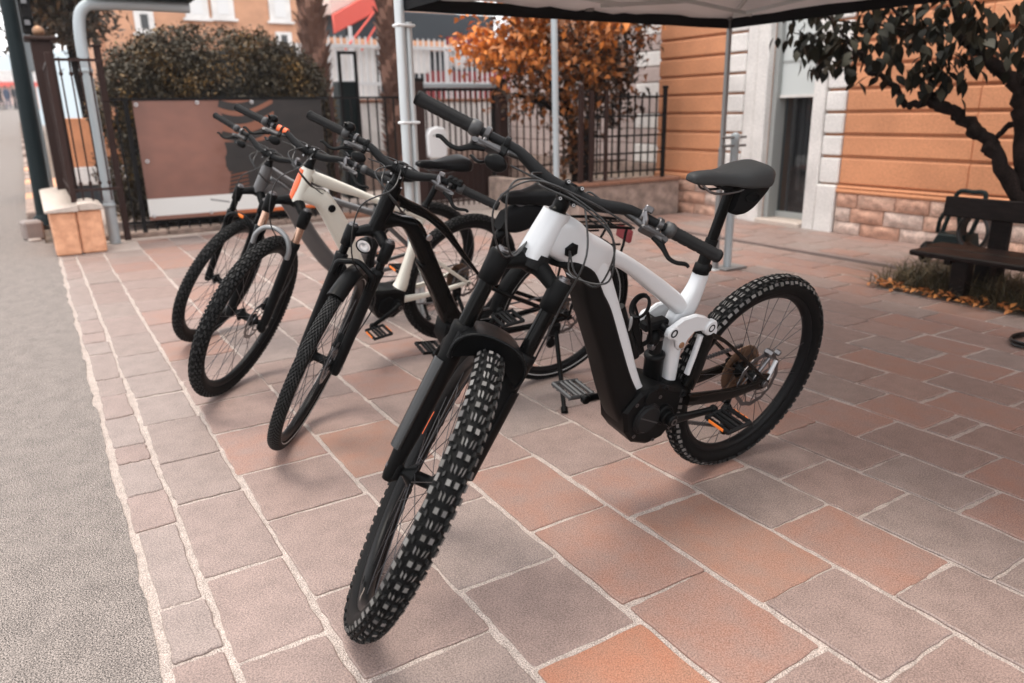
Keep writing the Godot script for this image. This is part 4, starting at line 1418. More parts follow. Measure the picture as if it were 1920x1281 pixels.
func paving() -> void:
	var r := RandomNumberGenerator.new()
	r.seed = 77
	var pv := setting("pavement")
	var lines := [0.075, 0.204, 0.428, 0.764, 1.081, 1.381, 1.68, 1.96, 2.232, 2.486, 2.75, 3.0, 3.26, 3.50, 3.76, 4.0, 4.26, 4.5, 4.76, 5.0, 5.24, 5.46]
	# joints read off the photograph, course by course
	var seen_j := [
		[1.65, 1.88, 2.33, 2.59, 2.88, 3.05, 3.39, 3.70, 3.96, 4.44, 4.70, 4.93, 5.29, 5.55, 5.76, 6.42, 6.81, 7.13],
		[1.57, 1.96, 2.44, 2.80, 3.23, 3.59, 3.94, 4.32, 4.76, 5.25, 5.70, 6.09, 6.48, 7.01],
		[1.36, 1.72, 2.18, 2.55, 2.97, 3.35, 3.72, 4.08, 4.46],
		[1.19, 1.54, 1.94, 2.30, 2.74, 3.12, 3.44, 3.78],
		[0.88, 1.25, 1.68, 2.12],
		[0.75, 1.07, 1.58, 1.91],
		[0.91, 1.30, 1.62],
		[0.81, 1.20, 1.50],
		[1.05, 1.38, 1.74],
		[1.18, 1.57, 1.87],
		[1.36, 1.47, 1.77],
		[1.63, 1.93],
		[1.40, 1.77, 2.22],
		[1.60]]
	# [v from, v to] of the visible paving, course by course
	var all := []
	for c in lines.size() - 1:
		var lo: float = 0.55 if lines[c] < 1.0 else (0.35 if lines[c] < 2.4 else 0.35 + (lines[c] - 2.4) * 0.55)
		var hi: float = 8.0 if lines[c] < 0.5 else (8.75 if lines[c] < 4.3 else (6.62 if lines[c] < 5.3 else 6.6))
		var js := []
		if c < seen_j.size():
			js = seen_j[c].duplicate()
		else:
			js = [2.0 + r.randf_range(-0.2, 0.2)]
		var len_lo: float = 0.22 if c == 0 else 0.30
		var len_hi: float = 0.42 if c == 0 else 0.48
		while js[0] > lo:
			js.push_front(js[0] - r.randf_range(len_lo, len_hi))
		while js[-1] < hi:
			js.push_back(js[-1] + r.randf_range(len_lo, len_hi))
		js[-1] = hi
		for k in js.size() - 1:
			if js[k + 1] - js[k] < 0.06:
				continue
			all.append([lines[c], lines[c + 1], js[k], js[k + 1], c])
	# nearest first: 300 parts, the rest joined
	all.sort_custom(func(a, b): return Vector2(a[0], a[2]).length() < Vector2(b[0], b[2]).length())
	var rest := {}
	var gap := 0.0085
	for i in all.size():
		var q = all[i]
		var gg: float = gap + r.randf_range(-0.0015, 0.002)
		var gv: float = gap + r.randf_range(-0.004, 0.002)
		var me := paver_mesh(q[0] + gg, q[1] - gg, q[2] + gv, q[3] - gv, r)
		var t := r.randi_range(0, 9)
		var mid := Vector2((q[0] + q[1]) / 2, (q[2] + q[3]) / 2)
		if q[4] <= 1:
			t = [3, 6, 8, 2, 5, 8][r.randi_range(0, 5)]
		var m: Material = M["stone_%d" % t]
		if q[0] < 0.93 and q[1] > 0.93 and q[2] < 1.10 and q[3] > 1.10:
			m = M.stone_rust_0
		elif (q[0] < 0.81 and q[1] > 0.81 and q[2] < 2.51 and q[3] > 2.51) or r.randf() < 0.008:
			m = M.stone_rust_1
		var xf := grid_xf(mid.x, 0.0, mid.y)
		if i < 300:
			inst("paving_stone", me, m, pv, xf)
		else:
			if not rest.has(m):
				rest[m] = S()
			rest[m].append_from(me, 0, xf)
	for m in rest:
		var o := inst("far_paving_stones", rest[m].commit(), m, pv)
		o.set_meta("kind", "stuff")
	# bed of mortar between the stones, a little below their tops
	var st := S()
	st.set_smooth_group(0)
	var nz := noise(FastNoiseLite.TYPE_SIMPLEX_SMOOTH, 1.0, 12, 3)
	var nu := 60
	var nv := 90
	var f := func(i: int, j: int) -> Vector3:
		var u := 0.02 + 5.46 * i / nu
		var v := -0.2 + 8.95 * j / nv
		return W(u, -0.0052 + 0.0016 * nz.get_noise_2d(u * 9.0, v * 9.0), v)
	for i in nu:
		for j in nv:
			quad(st, f.call(i, j), f.call(i + 1, j), f.call(i + 1, j + 1), f.call(i, j + 1), Vector3.UP)
	# crumbled edge along the road
	var ez := noise(FastNoiseLite.TYPE_SIMPLEX_SMOOTH, 2.0, 18, 4)
	var nseg := 420
	for j in nseg:
		var va := 0.4 + 7.7 * j / nseg
		var vb := 0.4 + 7.7 * (j + 1) / nseg
		var wa := 0.052 + 0.024 * ez.get_noise_1d(va * 3.0) + 0.008 * ez.get_noise_1d(va * 14.0)
		var wb := 0.052 + 0.024 * ez.get_noise_1d(vb * 3.0) + 0.008 * ez.get_noise_1d(vb * 14.0)
		var ya := -0.002 + 0.002 * ez.get_noise_1d(va * 9.0 + 40.0)
		var yb := -0.002 + 0.002 * ez.get_noise_1d(vb * 9.0 + 40.0)
		quad(st, W(-0.03, -0.004, va), W(0.068 - wa * 0.25, ya, va), W(0.068 - wb * 0.25, yb, vb), W(-0.03, -0.004, vb), Vector3.UP)
		quad(st, W(0.068 - wa * 0.25, ya, va), W(0.090, -0.006, va), W(0.090, -0.006, vb), W(0.068 - wb * 0.25, yb, vb), Vector3.UP)
	obj("mortar_bed", st, M.mortar, pv)

func pedal_bike(o: Dictionary) -> Node3D:
	# a hardtail electric bicycle from its measurements
	var b := thing("electric_bicycle", o.label, "bicycle", bike_xf(o.x, o.z, o.head, o.lean))
	var d: Dictionary = o
	var T := steer_xf(d)
	var Rr: float = o.Rr
	var wk := {"tw": o.tw, "tread": o.tread, "spokes": 28, "stripe": o.get("stripe", false), "spoke_r": 0.0012, "rim_depth": o.get("rim_depth", 0.024), "rim_w": 0.030}
	var w1 := wk.duplicate()
	w1.merge({"R": Rr, "cassette": true, "cog": 0.075, "rotor": 0.088, "rotor_z": -0.042, "hub_w": 0.056})
	wheel(b, "rear_wheel", at(Vector3(0, Rr - 0.002, 0)), w1)
	var w2 := wk.duplicate()
	w2.merge({"R": o.R, "rotor": 0.085, "rotor_z": -0.040})
	wheel(b, "front_wheel", T * at(Vector3(d.offs, 0, 0)), w2)
	var fk := fork(b, d)
	cockpit(b, d)
	var fr := group_part(b, "frame")
	var paint: Material = o.paint
	var s2 := Vector2(-cos(d.HA), sin(d.HA))
	var n2 := Vector2(sin(d.HA), cos(d.HA))
	var crown: Vector2 = Vector2(d.wb, d.R) - n2 * d.offs + s2 * d.a2c
	var hb: Vector2 = crown + s2 * 0.012
	var ht: Vector2 = crown + s2 * (d.hl - 0.004)
	var st := S()
	rod(st, Vector3(hb.x, hb.y, 0), Vector3(ht.x, ht.y, 0), 0.033, 22, 0.029)
	for line in o.tubes:
		slab(st, line, 0.72, 16)
	obj("main_frame", st, paint, fr)
	if o.has("battery"):
		st = S()
		slab(st, o.battery, 0.45, 16)
		obj("battery_cover", st, o.battery_mat, fr)
	if o.has("badge"):
		st = S()
		var c0: Vector2 = hb + n2 * 0.024 + s2 * 0.01
		var c1: Vector2 = ht + n2 * 0.022 - s2 * 0.01
		slab(st, [[c0.x - 0.012, c0.y, c0.x + 0.012, c0.y, 0.016], [c0.x * 0.5 + c1.x * 0.5 - 0.012, (c0.y + c1.y) / 2, c0.x * 0.5 + c1.x * 0.5 + 0.011, (c0.y + c1.y) / 2, 0.020], [c1.x - 0.012, c1.y, c1.x + 0.010, c1.y, 0.015]], 0.7, 12)
		obj("head_badge", st, M.orange_paint, fr)
	var bb: Vector2 = o.bb
	st = S()
	plate(st, [bb + Vector2(0.125, 0.085), bb + Vector2(0.135, 0.01), bb + Vector2(0.09, -0.072), bb + Vector2(0.0, -0.085), bb + Vector2(-0.06, -0.04), bb + Vector2(-0.055, 0.05), bb + Vector2(0.0, 0.075)], -0.055, 0.055, 0.012)
	disc(st, Vector3(bb.x + 0.055, bb.y - 0.002, -0.058), Vector3(0, 0, 1), 0.048, 0.016, 30, 0.004)
	disc(st, Vector3(bb.x, bb.y, -0.062), Vector3(0, 0, 1), 0.026, 0.030, 24, 0.004)
	obj("motor", st, M.matte_black, fr)
	# stays
	var sj: Vector2 = o.seat_top
	for s in [-1.0, 1.0]:
		st = S()
		var zr: float = s * 0.062
		slab(st, [[bb.x - 0.03, bb.y + 0.03, bb.x - 0.03, bb.y - 0.01, 0.011, s * 0.040], [bb.x * 0.5, lerpf(bb.y, Rr, 0.4) + 0.012, bb.x * 0.5, lerpf(bb.y, Rr, 0.4) - 0.014, 0.009, s * 0.052], [0.02, Rr + 0.012, 0.02, Rr - 0.012, 0.008, zr], [-0.02, Rr + 0.010, -0.02, Rr - 0.012, 0.006, zr]], 0.6, 12)
		obj("chain_stay", st, paint, b)
		st = S()
		var q: Vector2 = o.stay_top
		tube(st, spline([Vector3(q.x, q.y, s * 0.020), Vector3(q.x * 0.72, lerpf(Rr, q.y, 0.72), s * 0.045), Vector3(q.x * 0.3, lerpf(Rr, q.y, 0.3), s * 0.058), Vector3(0.0, Rr, zr)], 5), 0.0095, 12)
		obj("seat_stay", st, paint, b)
	# seat
	var p0: Vector2 = o.seat_top
	var p1: Vector2 = o.saddle_nose.lerp(o.saddle_tail, 0.55) - Vector2(0, 0.05)
	st = S()
	rod(st, v3(p0, 0), v3(p1, 0), 0.0155, 18)
	obj("seat_post", st, M.matte_black, b)
	st = S()
	var ax := (p1 - p0).normalized()
	rod(st, v3(p0 - ax * 0.015, 0), v3(p0 + ax * 0.018, 0), 0.0215, 18)
	obj("post_collar", st, M.satin_black, b)
	saddle(b, o.saddle_nose, o.saddle_tail, M.saddle_black, o.get("saddle_w", 0.07), o.get("saddle_thick", 1.0))
	crankset(b, bb, o.crank, 0.088, 0.168, o.get("pedal", "matte_black"))
	st = S()
	rod(st, Vector3(bb.x, bb.y + 0.068, 0.05), Vector3(0.0, Rr + 0.062, 0.045), 0.0045, 6)
	rod(st, Vector3(bb.x, bb.y - 0.068, 0.05), Vector3(-0.01, Rr - 0.17, 0.05), 0.0045, 6)
	obj("chain", st, M.dark_alloy, b)
	st = S()
	disc(st, Vector3(-0.02, Rr - 0.20, 0.05), Vector3(0, 0, 1), 0.025, 0.012, 18)
	slab(st, [[0.005, Rr - 0.02, -0.03, Rr - 0.02, 0.012, 0.068], [-0.01, Rr - 0.10, -0.05, Rr - 0.10, 0.013, 0.07], [0.0, Rr - 0.21, -0.03, Rr - 0.21, 0.010, 0.055]], 0.6, 12)
	obj("rear_derailleur", st, M.matte_black, b)
	# kick stand on the left, its foot on the ground
	var xf := b.transform
	var k0: Vector3 = o.get("stand_top", Vector3(0.06, Rr - 0.06, -0.066))
	var foot: Vector3 = o.stand_foot
	var k1: Vector3 = xf.affine_inverse() * foot
	st = S()
	box(st, at(k0 + Vector3(0, 0.01, 0.01)), Vector3(0.05, 0.06, 0.03), 0.008)
	tube(st, [k0, k0.lerp(k1, 0.25), k0.lerp(k1, 0.94), k1], [0.011, 0.0105, 0.0095, 0.010], 12)
	rod(st, k1.lerp(k0, 0.06), k1, 0.015, 14)
	obj("kick_stand", st, M.matte_black, b)
	# cables
	var bc: Vector3 = T * Vector3(0.075, d.bary - 0.004, 0)
	var fwd := T.basis.x
	var rt := T.basis.z
	var upv := T.basis.y
	var l0: Vector3 = d.hose0
	var l1: Vector3 = d.hose1
	var ent: Vector3 = v3(o.cable_in, -0.036)
	cable(b, [l1, l1 + d.hosedir1 * 0.07, bc + rt * 0.06 + fwd * 0.03 - upv * 0.03, bc - rt * 0.05 + fwd * 0.05 - upv * 0.09, ent + Vector3(0.03, 0.02, -0.03), ent], 0.0027)
	cable(b, [l0, l0 + d.hosedir0 * 0.07, bc - rt * 0.02 + fwd * 0.06 - upv * 0.05, bc + rt * 0.06 + fwd * 0.05 - upv * 0.16, T * Vector3(d.offs + 0.06, d.R + 0.05, 0.02), T * Vector3(d.offs - 0.01, 0.30, -d.sw - 0.028), T * Vector3(d.offs - 0.03, 0.10, -d.sw - 0.01)], 0.0027)
	cable(b, [d.hose2, d.hose2 + d.hosedir1 * 0.06, bc + rt * 0.02 + fwd * 0.05 - upv * 0.05, bc - rt * 0.07 + fwd * 0.03 - upv * 0.11, ent + Vector3(0.015, 0.03, -0.025), ent + Vector3(-0.01, 0.01, 0)], 0.0027)
	return b

func bell(b: Node3D, d: Dictionary, t: float) -> void:
	var T := steer_xf(d)
	var p := bar_point(d, t)
	var st := S()
	lathe(st, [Vector2(0.020, 0.018), Vector2(0.0215, 0.021), Vector2(0.020, 0.031), Vector2(0.013, 0.039), Vector2(0.0, 0.042)], at(p), 20)
	disc(st, p + Vector3(0, 0.015, 0), Vector3.UP, 0.014, 0.010, 16)
	rod(st, p + Vector3(0.02, 0.024, 0.008), p + Vector3(0.03, 0.036, 0.012), 0.004, 8)
	disc(st, p, Vector3(0, 0, 1), 0.0165, 0.014, 16)
	obj("bell", st, M.satin_black, b, T)

func display(b: Node3D, d: Dictionary, t: float) -> void:
	var T := steer_xf(d)
	var p := bar_point(d, t)
	var st := S()
	box(st, Transform3D(Basis(Vector3(0, 0, 1), -0.5), p + Vector3(0.020, 0.018, 0)), Vector3(0.030, 0.012, 0.058), 0.005)
	for k in 3:
		box(st, Transform3D(Basis(Vector3(0, 0, 1), -0.5), p + Vector3(0.022, 0.0255, (k - 1) * 0.017)), Vector3(0.018, 0.004, 0.011), 0.0015)
	disc(st, p, Vector3(0, 0, 1), 0.0165, 0.014, 16)
	obj("control_pad", st, M.matte_black, b, T)

func wheel_guard(b: Node3D, called: String, xf: Transform3D, R: float, a0: float, a1: float, w: float, m: Material) -> void:
	var st := S()
	var rings := []
	for i in 29:
		var ph := deg_to_rad(lerpf(a0, a1, i / 28.0))
		var er := Vector3(cos(ph), sin(ph), 0)
		var ring := []
		for pass_ in 2:
			for k in 11:
				var kk := k if pass_ == 0 else 10 - k
				var th := deg_to_rad(lerpf(-85, 85, kk / 10.0))
				var rr := w if pass_ == 0 else w - 0.0025
				ring.append(er * (R - w * 0.75 + 0.016 + cos(th) * rr * 0.75) + Vector3(0, 0, sin(th) * rr))
		rings.append(ring)
	loft(st, rings)
	obj(called, st, m, b, xf)

func other_bikes() -> void:
	# black trekking bicycle
	var d := {"label": "black electric trekking bicycle with headlight, mudguards and luggage rack, second from the camera", "x": 0.1673, "z": -3.3662, "head": 3.6891, "lean": 0.2720, "steer": 0.9067, "wb": 1.1322, "HA": 1.1970, "R": 0.3690, "Rr": 0.3547, "a2c": 0.5040, "offs": 0.0521, "bar": 0.7103, "sw": 0.0700, "hl": 0.1956, "rise": 0.0573, "back": 0.0336,
		"yb": 0.405, "arch": true, "stan_r": 0.0150, "low_r": 0.0215, "low_mat": "satin_black", "crown_mat": "satin_black", "lever_t": 0.50, "shifter": true, "tw": 0.046, "tread": "file", "stripe": true, "paint": M.gloss_black,
		"tubes": [
			[[0.812, 0.918, 0.838, 0.985, 0.028], [0.760, 0.890, 0.775, 0.940, 0.027], [0.690, 0.850, 0.708, 0.903, 0.025], [0.600, 0.765, 0.620, 0.835, 0.023], [0.520, 0.668, 0.545, 0.735, 0.021], [0.440, 0.580, 0.465, 0.630, 0.019], [0.385, 0.510, 0.405, 0.555, 0.018]],
			[[0.850, 0.905, 0.885, 0.835, 0.030], [0.795, 0.880, 0.815, 0.845, 0.032], [0.722, 0.850, 0.775, 0.808, 0.036], [0.664, 0.730, 0.718, 0.690, 0.038], [0.588, 0.573, 0.655, 0.545, 0.039], [0.530, 0.462, 0.606, 0.425, 0.040], [0.480, 0.400, 0.560, 0.350, 0.040]],
			[[0.395, 0.760, 0.352, 0.752, 0.0185], [0.405, 0.700, 0.362, 0.692, 0.0190], [0.432, 0.560, 0.388, 0.550, 0.021], [0.470, 0.380, 0.425, 0.370, 0.026]]],
		"battery": [[0.660, 0.716, 0.716, 0.682, 0.0395], [0.655, 0.706, 0.718, 0.668, 0.041], [0.600, 0.592, 0.664, 0.562, 0.041], [0.546, 0.486, 0.612, 0.450, 0.041], [0.542, 0.478, 0.604, 0.442, 0.0395]], "battery_mat": M.gloss_black,
		"bb": Vector2(0.470, 0.325), "seat_top": Vector2(0.372, 0.760), "stay_top": Vector2(0.405, 0.545), "saddle_nose": Vector2(0.385, 0.925), "saddle_tail": Vector2(0.110, 0.940), "saddle_w": 0.085, "saddle_thick": 1.7, "crank": 2.1, "pedal": "satin_black", "cable_in": Vector2(0.80, 0.90), "stand_top": Vector3(0.054, 0.293, -0.066), "stand_foot": Vector3(0.212, 0.006, -2.906)}
	var b := pedal_bike(d)
	var T := steer_xf(d)
	bell(b, d, 0.60)
	display(b, d, -0.54)
	wheel_guard(b, "front_mudguard", T * at(Vector3(d.offs, 0, 0)), 0.370, 57, 205, 0.031, M.satin_black)
	wheel_guard(b, "rear_mudguard", at(Vector3(0, 0.3547, 0)), 0.357, 10, 205, 0.031, M.matte_black)
	var st := S()
	var hp := Vector3(d.offs + 0.052, d.a2c - 0.025, 0)
	var hx := Transform3D(Basis(Vector3(0, 0, 1), -0.42), hp)
	lathe(st, [Vector2(0.0, -0.030), Vector2(0.016, -0.028), Vector2(0.026, -0.006), Vector2(0.029, 0.010), Vector2(0.0275, 0.013), Vector2(0.0245, 0.010)], hx * Transform3D(Basis(Vector3(0, -1, 0), Vector3(1, 0, 0), Vector3(0, 0, 1)), Vector3.ZERO), 24)
	rod(st, hp + Vector3(-0.03, -0.005, 0), hp + Vector3(-0.05, -0.01, 0), 0.008, 8)
	obj("headlight", st, M.satin_black, b, T)
	st = S()
	lathe(st, [Vector2(0.0245, 0.009), Vector2(0.018, 0.012), Vector2(0.010, 0.008), Vector2(0.0, 0.006)], hx * Transform3D(Basis(Vector3(0, -1, 0), Vector3(1, 0, 0), Vector3(0, 0, 1)), Vector3.ZERO), 24)
	obj("headlight_lens", st, M.lens, b, T)
	st = S()
	disc(st, Vector3(0.700, 0.800, -0.040), Vector3(0, 0, 1), 0.012, 0.008, 16)
	obj("key_lock", st, M.steel, b)
	# luggage rack
	st = S()
	for s in [-1.0, 1.0]:
		tube(st, spline([Vector3(0.25, 0.765, s * 0.03), Vector3(0.12, 0.785, s * 0.055), Vector3(-0.10, 0.772, s * 0.060), Vector3(-0.27, 0.748, s * 0.055)], 5), 0.0065, 10)
		tube(st, spline([Vector3(0.02, 0.775, s * 0.058), Vector3(-0.02, 0.60, s * 0.075), Vector3(0.0, 0.375, s * 0.070)], 5), 0.006, 10)
		tube(st, spline([Vector3(-0.24, 0.752, s * 0.056), Vector3(-0.20, 0.62, s * 0.078), Vector3(-0.02, 0.39, s * 0.072)], 5), 0.006, 10)
		tube(st, [Vector3(0.10, 0.712, s * 0.075), Vector3(-0.20, 0.690, s * 0.078)], 0.005, 8)
	for k in 6:
		var xx := 0.14 - 0.08 * k
		rod(st, Vector3(xx, 0.780 - 0.004 * k, -0.058), Vector3(xx, 0.780 - 0.004 * k, 0.058), 0.004, 8)
	for z in [-0.02, 0.02]:
		rod(st, Vector3(0.16, 0.783, z), Vector3(-0.26, 0.752, z), 0.004, 8)
	obj("luggage_rack", st, M.matte_black, b)
	st = S()
	box(st, at(Vector3(-0.285, 0.70, 0)), Vector3(0.022, 0.06, 0.10), 0.008)
	obj("tail_light", st, M.red_dark, b)
	st = S()
	slab(st, [[0.36, 0.86, 0.39, 0.79, 0.03], [0.30, 0.885, 0.31, 0.77, 0.042], [0.24, 0.885, 0.23, 0.79, 0.045], [0.19, 0.88, 0.185, 0.83, 0.04]], 0.6, 16)
	obj("saddle_bag", st, M.cloth_black, b)
	# cream mountain bicycle
	d = {"label": "cream electric mountain bicycle with orange head badge and bronze fork tubes, third from the camera", "x": -0.332, "z": -4.068, "head": 3.8177, "lean": 0.2902, "steer": 0.6877, "wb": 1.1916, "HA": 1.2196, "R": 0.3890, "Rr": 0.3666, "a2c": 0.5385, "offs": 0.0574, "bar": 0.7387, "sw": 0.0810, "hl": 0.1697, "rise": 0.0654, "back": 0.0302,
		"yb": 0.400, "arch": true, "arch_mat": "silver_grey", "stan_r": 0.0170, "stan_mat": "bronze", "low_r": 0.0225, "low_mat": "satin_black", "lever_t": 0.52, "tw": 0.058, "tread": "trail", "paint": M.cream_paint,
		"tubes": [
			[[0.875, 0.965, 0.905, 1.030, 0.030], [0.787, 0.925, 0.800, 0.985, 0.027], [0.650, 0.880, 0.655, 0.918, 0.024], [0.530, 0.828, 0.537, 0.864, 0.022], [0.330, 0.745, 0.335, 0.785, 0.022], [0.285, 0.725, 0.290, 0.768, 0.021]],
			[[0.900, 0.965, 0.955, 0.890, 0.032], [0.840, 0.935, 0.885, 0.868, 0.036], [0.791, 0.905, 0.845, 0.835, 0.040], [0.702, 0.770, 0.768, 0.698, 0.042], [0.625, 0.600, 0.690, 0.550, 0.042], [0.560, 0.460, 0.630, 0.415, 0.042], [0.520, 0.395, 0.570, 0.330, 0.042]],
			[[0.308, 0.790, 0.270, 0.782, 0.0185], [0.330, 0.700, 0.290, 0.690, 0.020], [0.370, 0.520, 0.325, 0.505, 0.024], [0.420, 0.380, 0.360, 0.350, 0.034], [0.520, 0.400, 0.480, 0.330, 0.040]]],
		"badge": true,
		"bb": Vector2(0.430, 0.318), "seat_top": Vector2(0.288, 0.788), "stay_top": Vector2(0.330, 0.600), "saddle_nose": Vector2(0.360, 1.022), "saddle_tail": Vector2(0.065, 1.012), "crank": -0.45, "pedal": "matte_black", "cable_in": Vector2(0.842, 0.925), "stand_foot": Vector3(-0.17, 0.006, -3.72)}
	b = pedal_bike(d)
	bell(b, d, 0.55)
	st = S()
	disc(st, Vector3(0.800, 0.855, -0.043), Vector3(0, 0, 1), 0.017, 0.008, 18)
	obj("frame_plug", st, M.matte_black, b)
	st = S()
	var tp := bar_point(d, 0.40)
	rod(st, tp - Vector3(0, 0, 0.022), tp + Vector3(0, 0, 0.022), 0.0158, 14)
	obj("orange_tape", st, M.orange_paint, b, steer_xf(d))
	# grey mountain bicycle
	d = {"label": "dark grey electric mountain bicycle at the far end of the row, by the banner", "x": -0.6196, "z": -4.7724, "head": 3.6267, "lean": 0.3364, "steer": 0.8259, "wb": 1.2005, "HA": 1.2020, "R": 0.3790, "Rr": 0.3689, "a2c": 0.5321, "offs": 0.0563, "bar": 0.7159, "sw": 0.0760, "hl": 0.1688, "rise": 0.0626, "back": 0.0485,
		"yb": 0.400, "arch": true, "stan_r": 0.0165, "stan_mat": "gloss_black", "low_r": 0.0215, "low_mat": "satin_black", "lever_t": 0.52, "tw": 0.056, "tread": "trail", "paint": M.grey_paint,
		"tubes": [
			[[0.850, 0.945, 0.880, 1.005, 0.029], [0.760, 0.875, 0.775, 0.925, 0.026], [0.620, 0.800, 0.630, 0.840, 0.023], [0.340, 0.680, 0.345, 0.720, 0.022], [0.290, 0.660, 0.295, 0.700, 0.021]],
			[[0.880, 0.945, 0.945, 0.865, 0.032], [0.800, 0.880, 0.865, 0.820, 0.038], [0.735, 0.790, 0.800, 0.710, 0.042], [0.650, 0.615, 0.735, 0.570, 0.043], [0.560, 0.470, 0.640, 0.410, 0.043], [0.510, 0.410, 0.570, 0.330, 0.042]],
			[[0.310, 0.740, 0.272, 0.732, 0.0185], [0.340, 0.610, 0.300, 0.600, 0.020], [0.410, 0.370, 0.360, 0.350, 0.030]]],
		"bb": Vector2(0.440, 0.315), "seat_top": Vector2(0.290, 0.738), "stay_top": Vector2(0.305, 0.680), "saddle_nose": Vector2(0.345, 0.93), "saddle_tail": Vector2(0.075, 0.925), "crank": -0.15, "pedal": "matte_black", "cable_in": Vector2(0.845, 0.905), "stand_foot": Vector3(-0.50, 0.006, -4.42)}
	b = pedal_bike(d)
	st = S()
	box(st, Transform3D(Basis(), Vector3(d.offs + 0.046, d.R + 0.036, 0)), Vector3(0.010, 0.018, 0.034), 0.004)
	obj("fork_reflector", st, M.orange_plastic, b, steer_xf(d))

# ------------------------------------------------------------------ surroundings
func inv(p: Node) -> Transform3D:
	return (p as Node3D).global_transform.affine_inverse() if p != self else Transform3D()

func gbox(called: String, m: Material, p: Node, u0: float, u1: float, y0: float, y1: float, va: float, vb: float, bev := 0.0, turn := Basis()) -> MeshInstance3D:
	var st := S()
	box(st, Transform3D(), Vector3(absf(u1 - u0), absf(y1 - y0), absf(vb - va)), bev)
	return obj(called, st, m, p, inv(p) * grid_xf((u0 + u1) / 2, (y0 + y1) / 2, (va + vb) / 2) * Transform3D(turn, Vector3.ZERO))

func gobj(called: String, st: SurfaceTool, m: Material, p: Node) -> MeshInstance3D:
	return obj(called, st, m, p, inv(p))

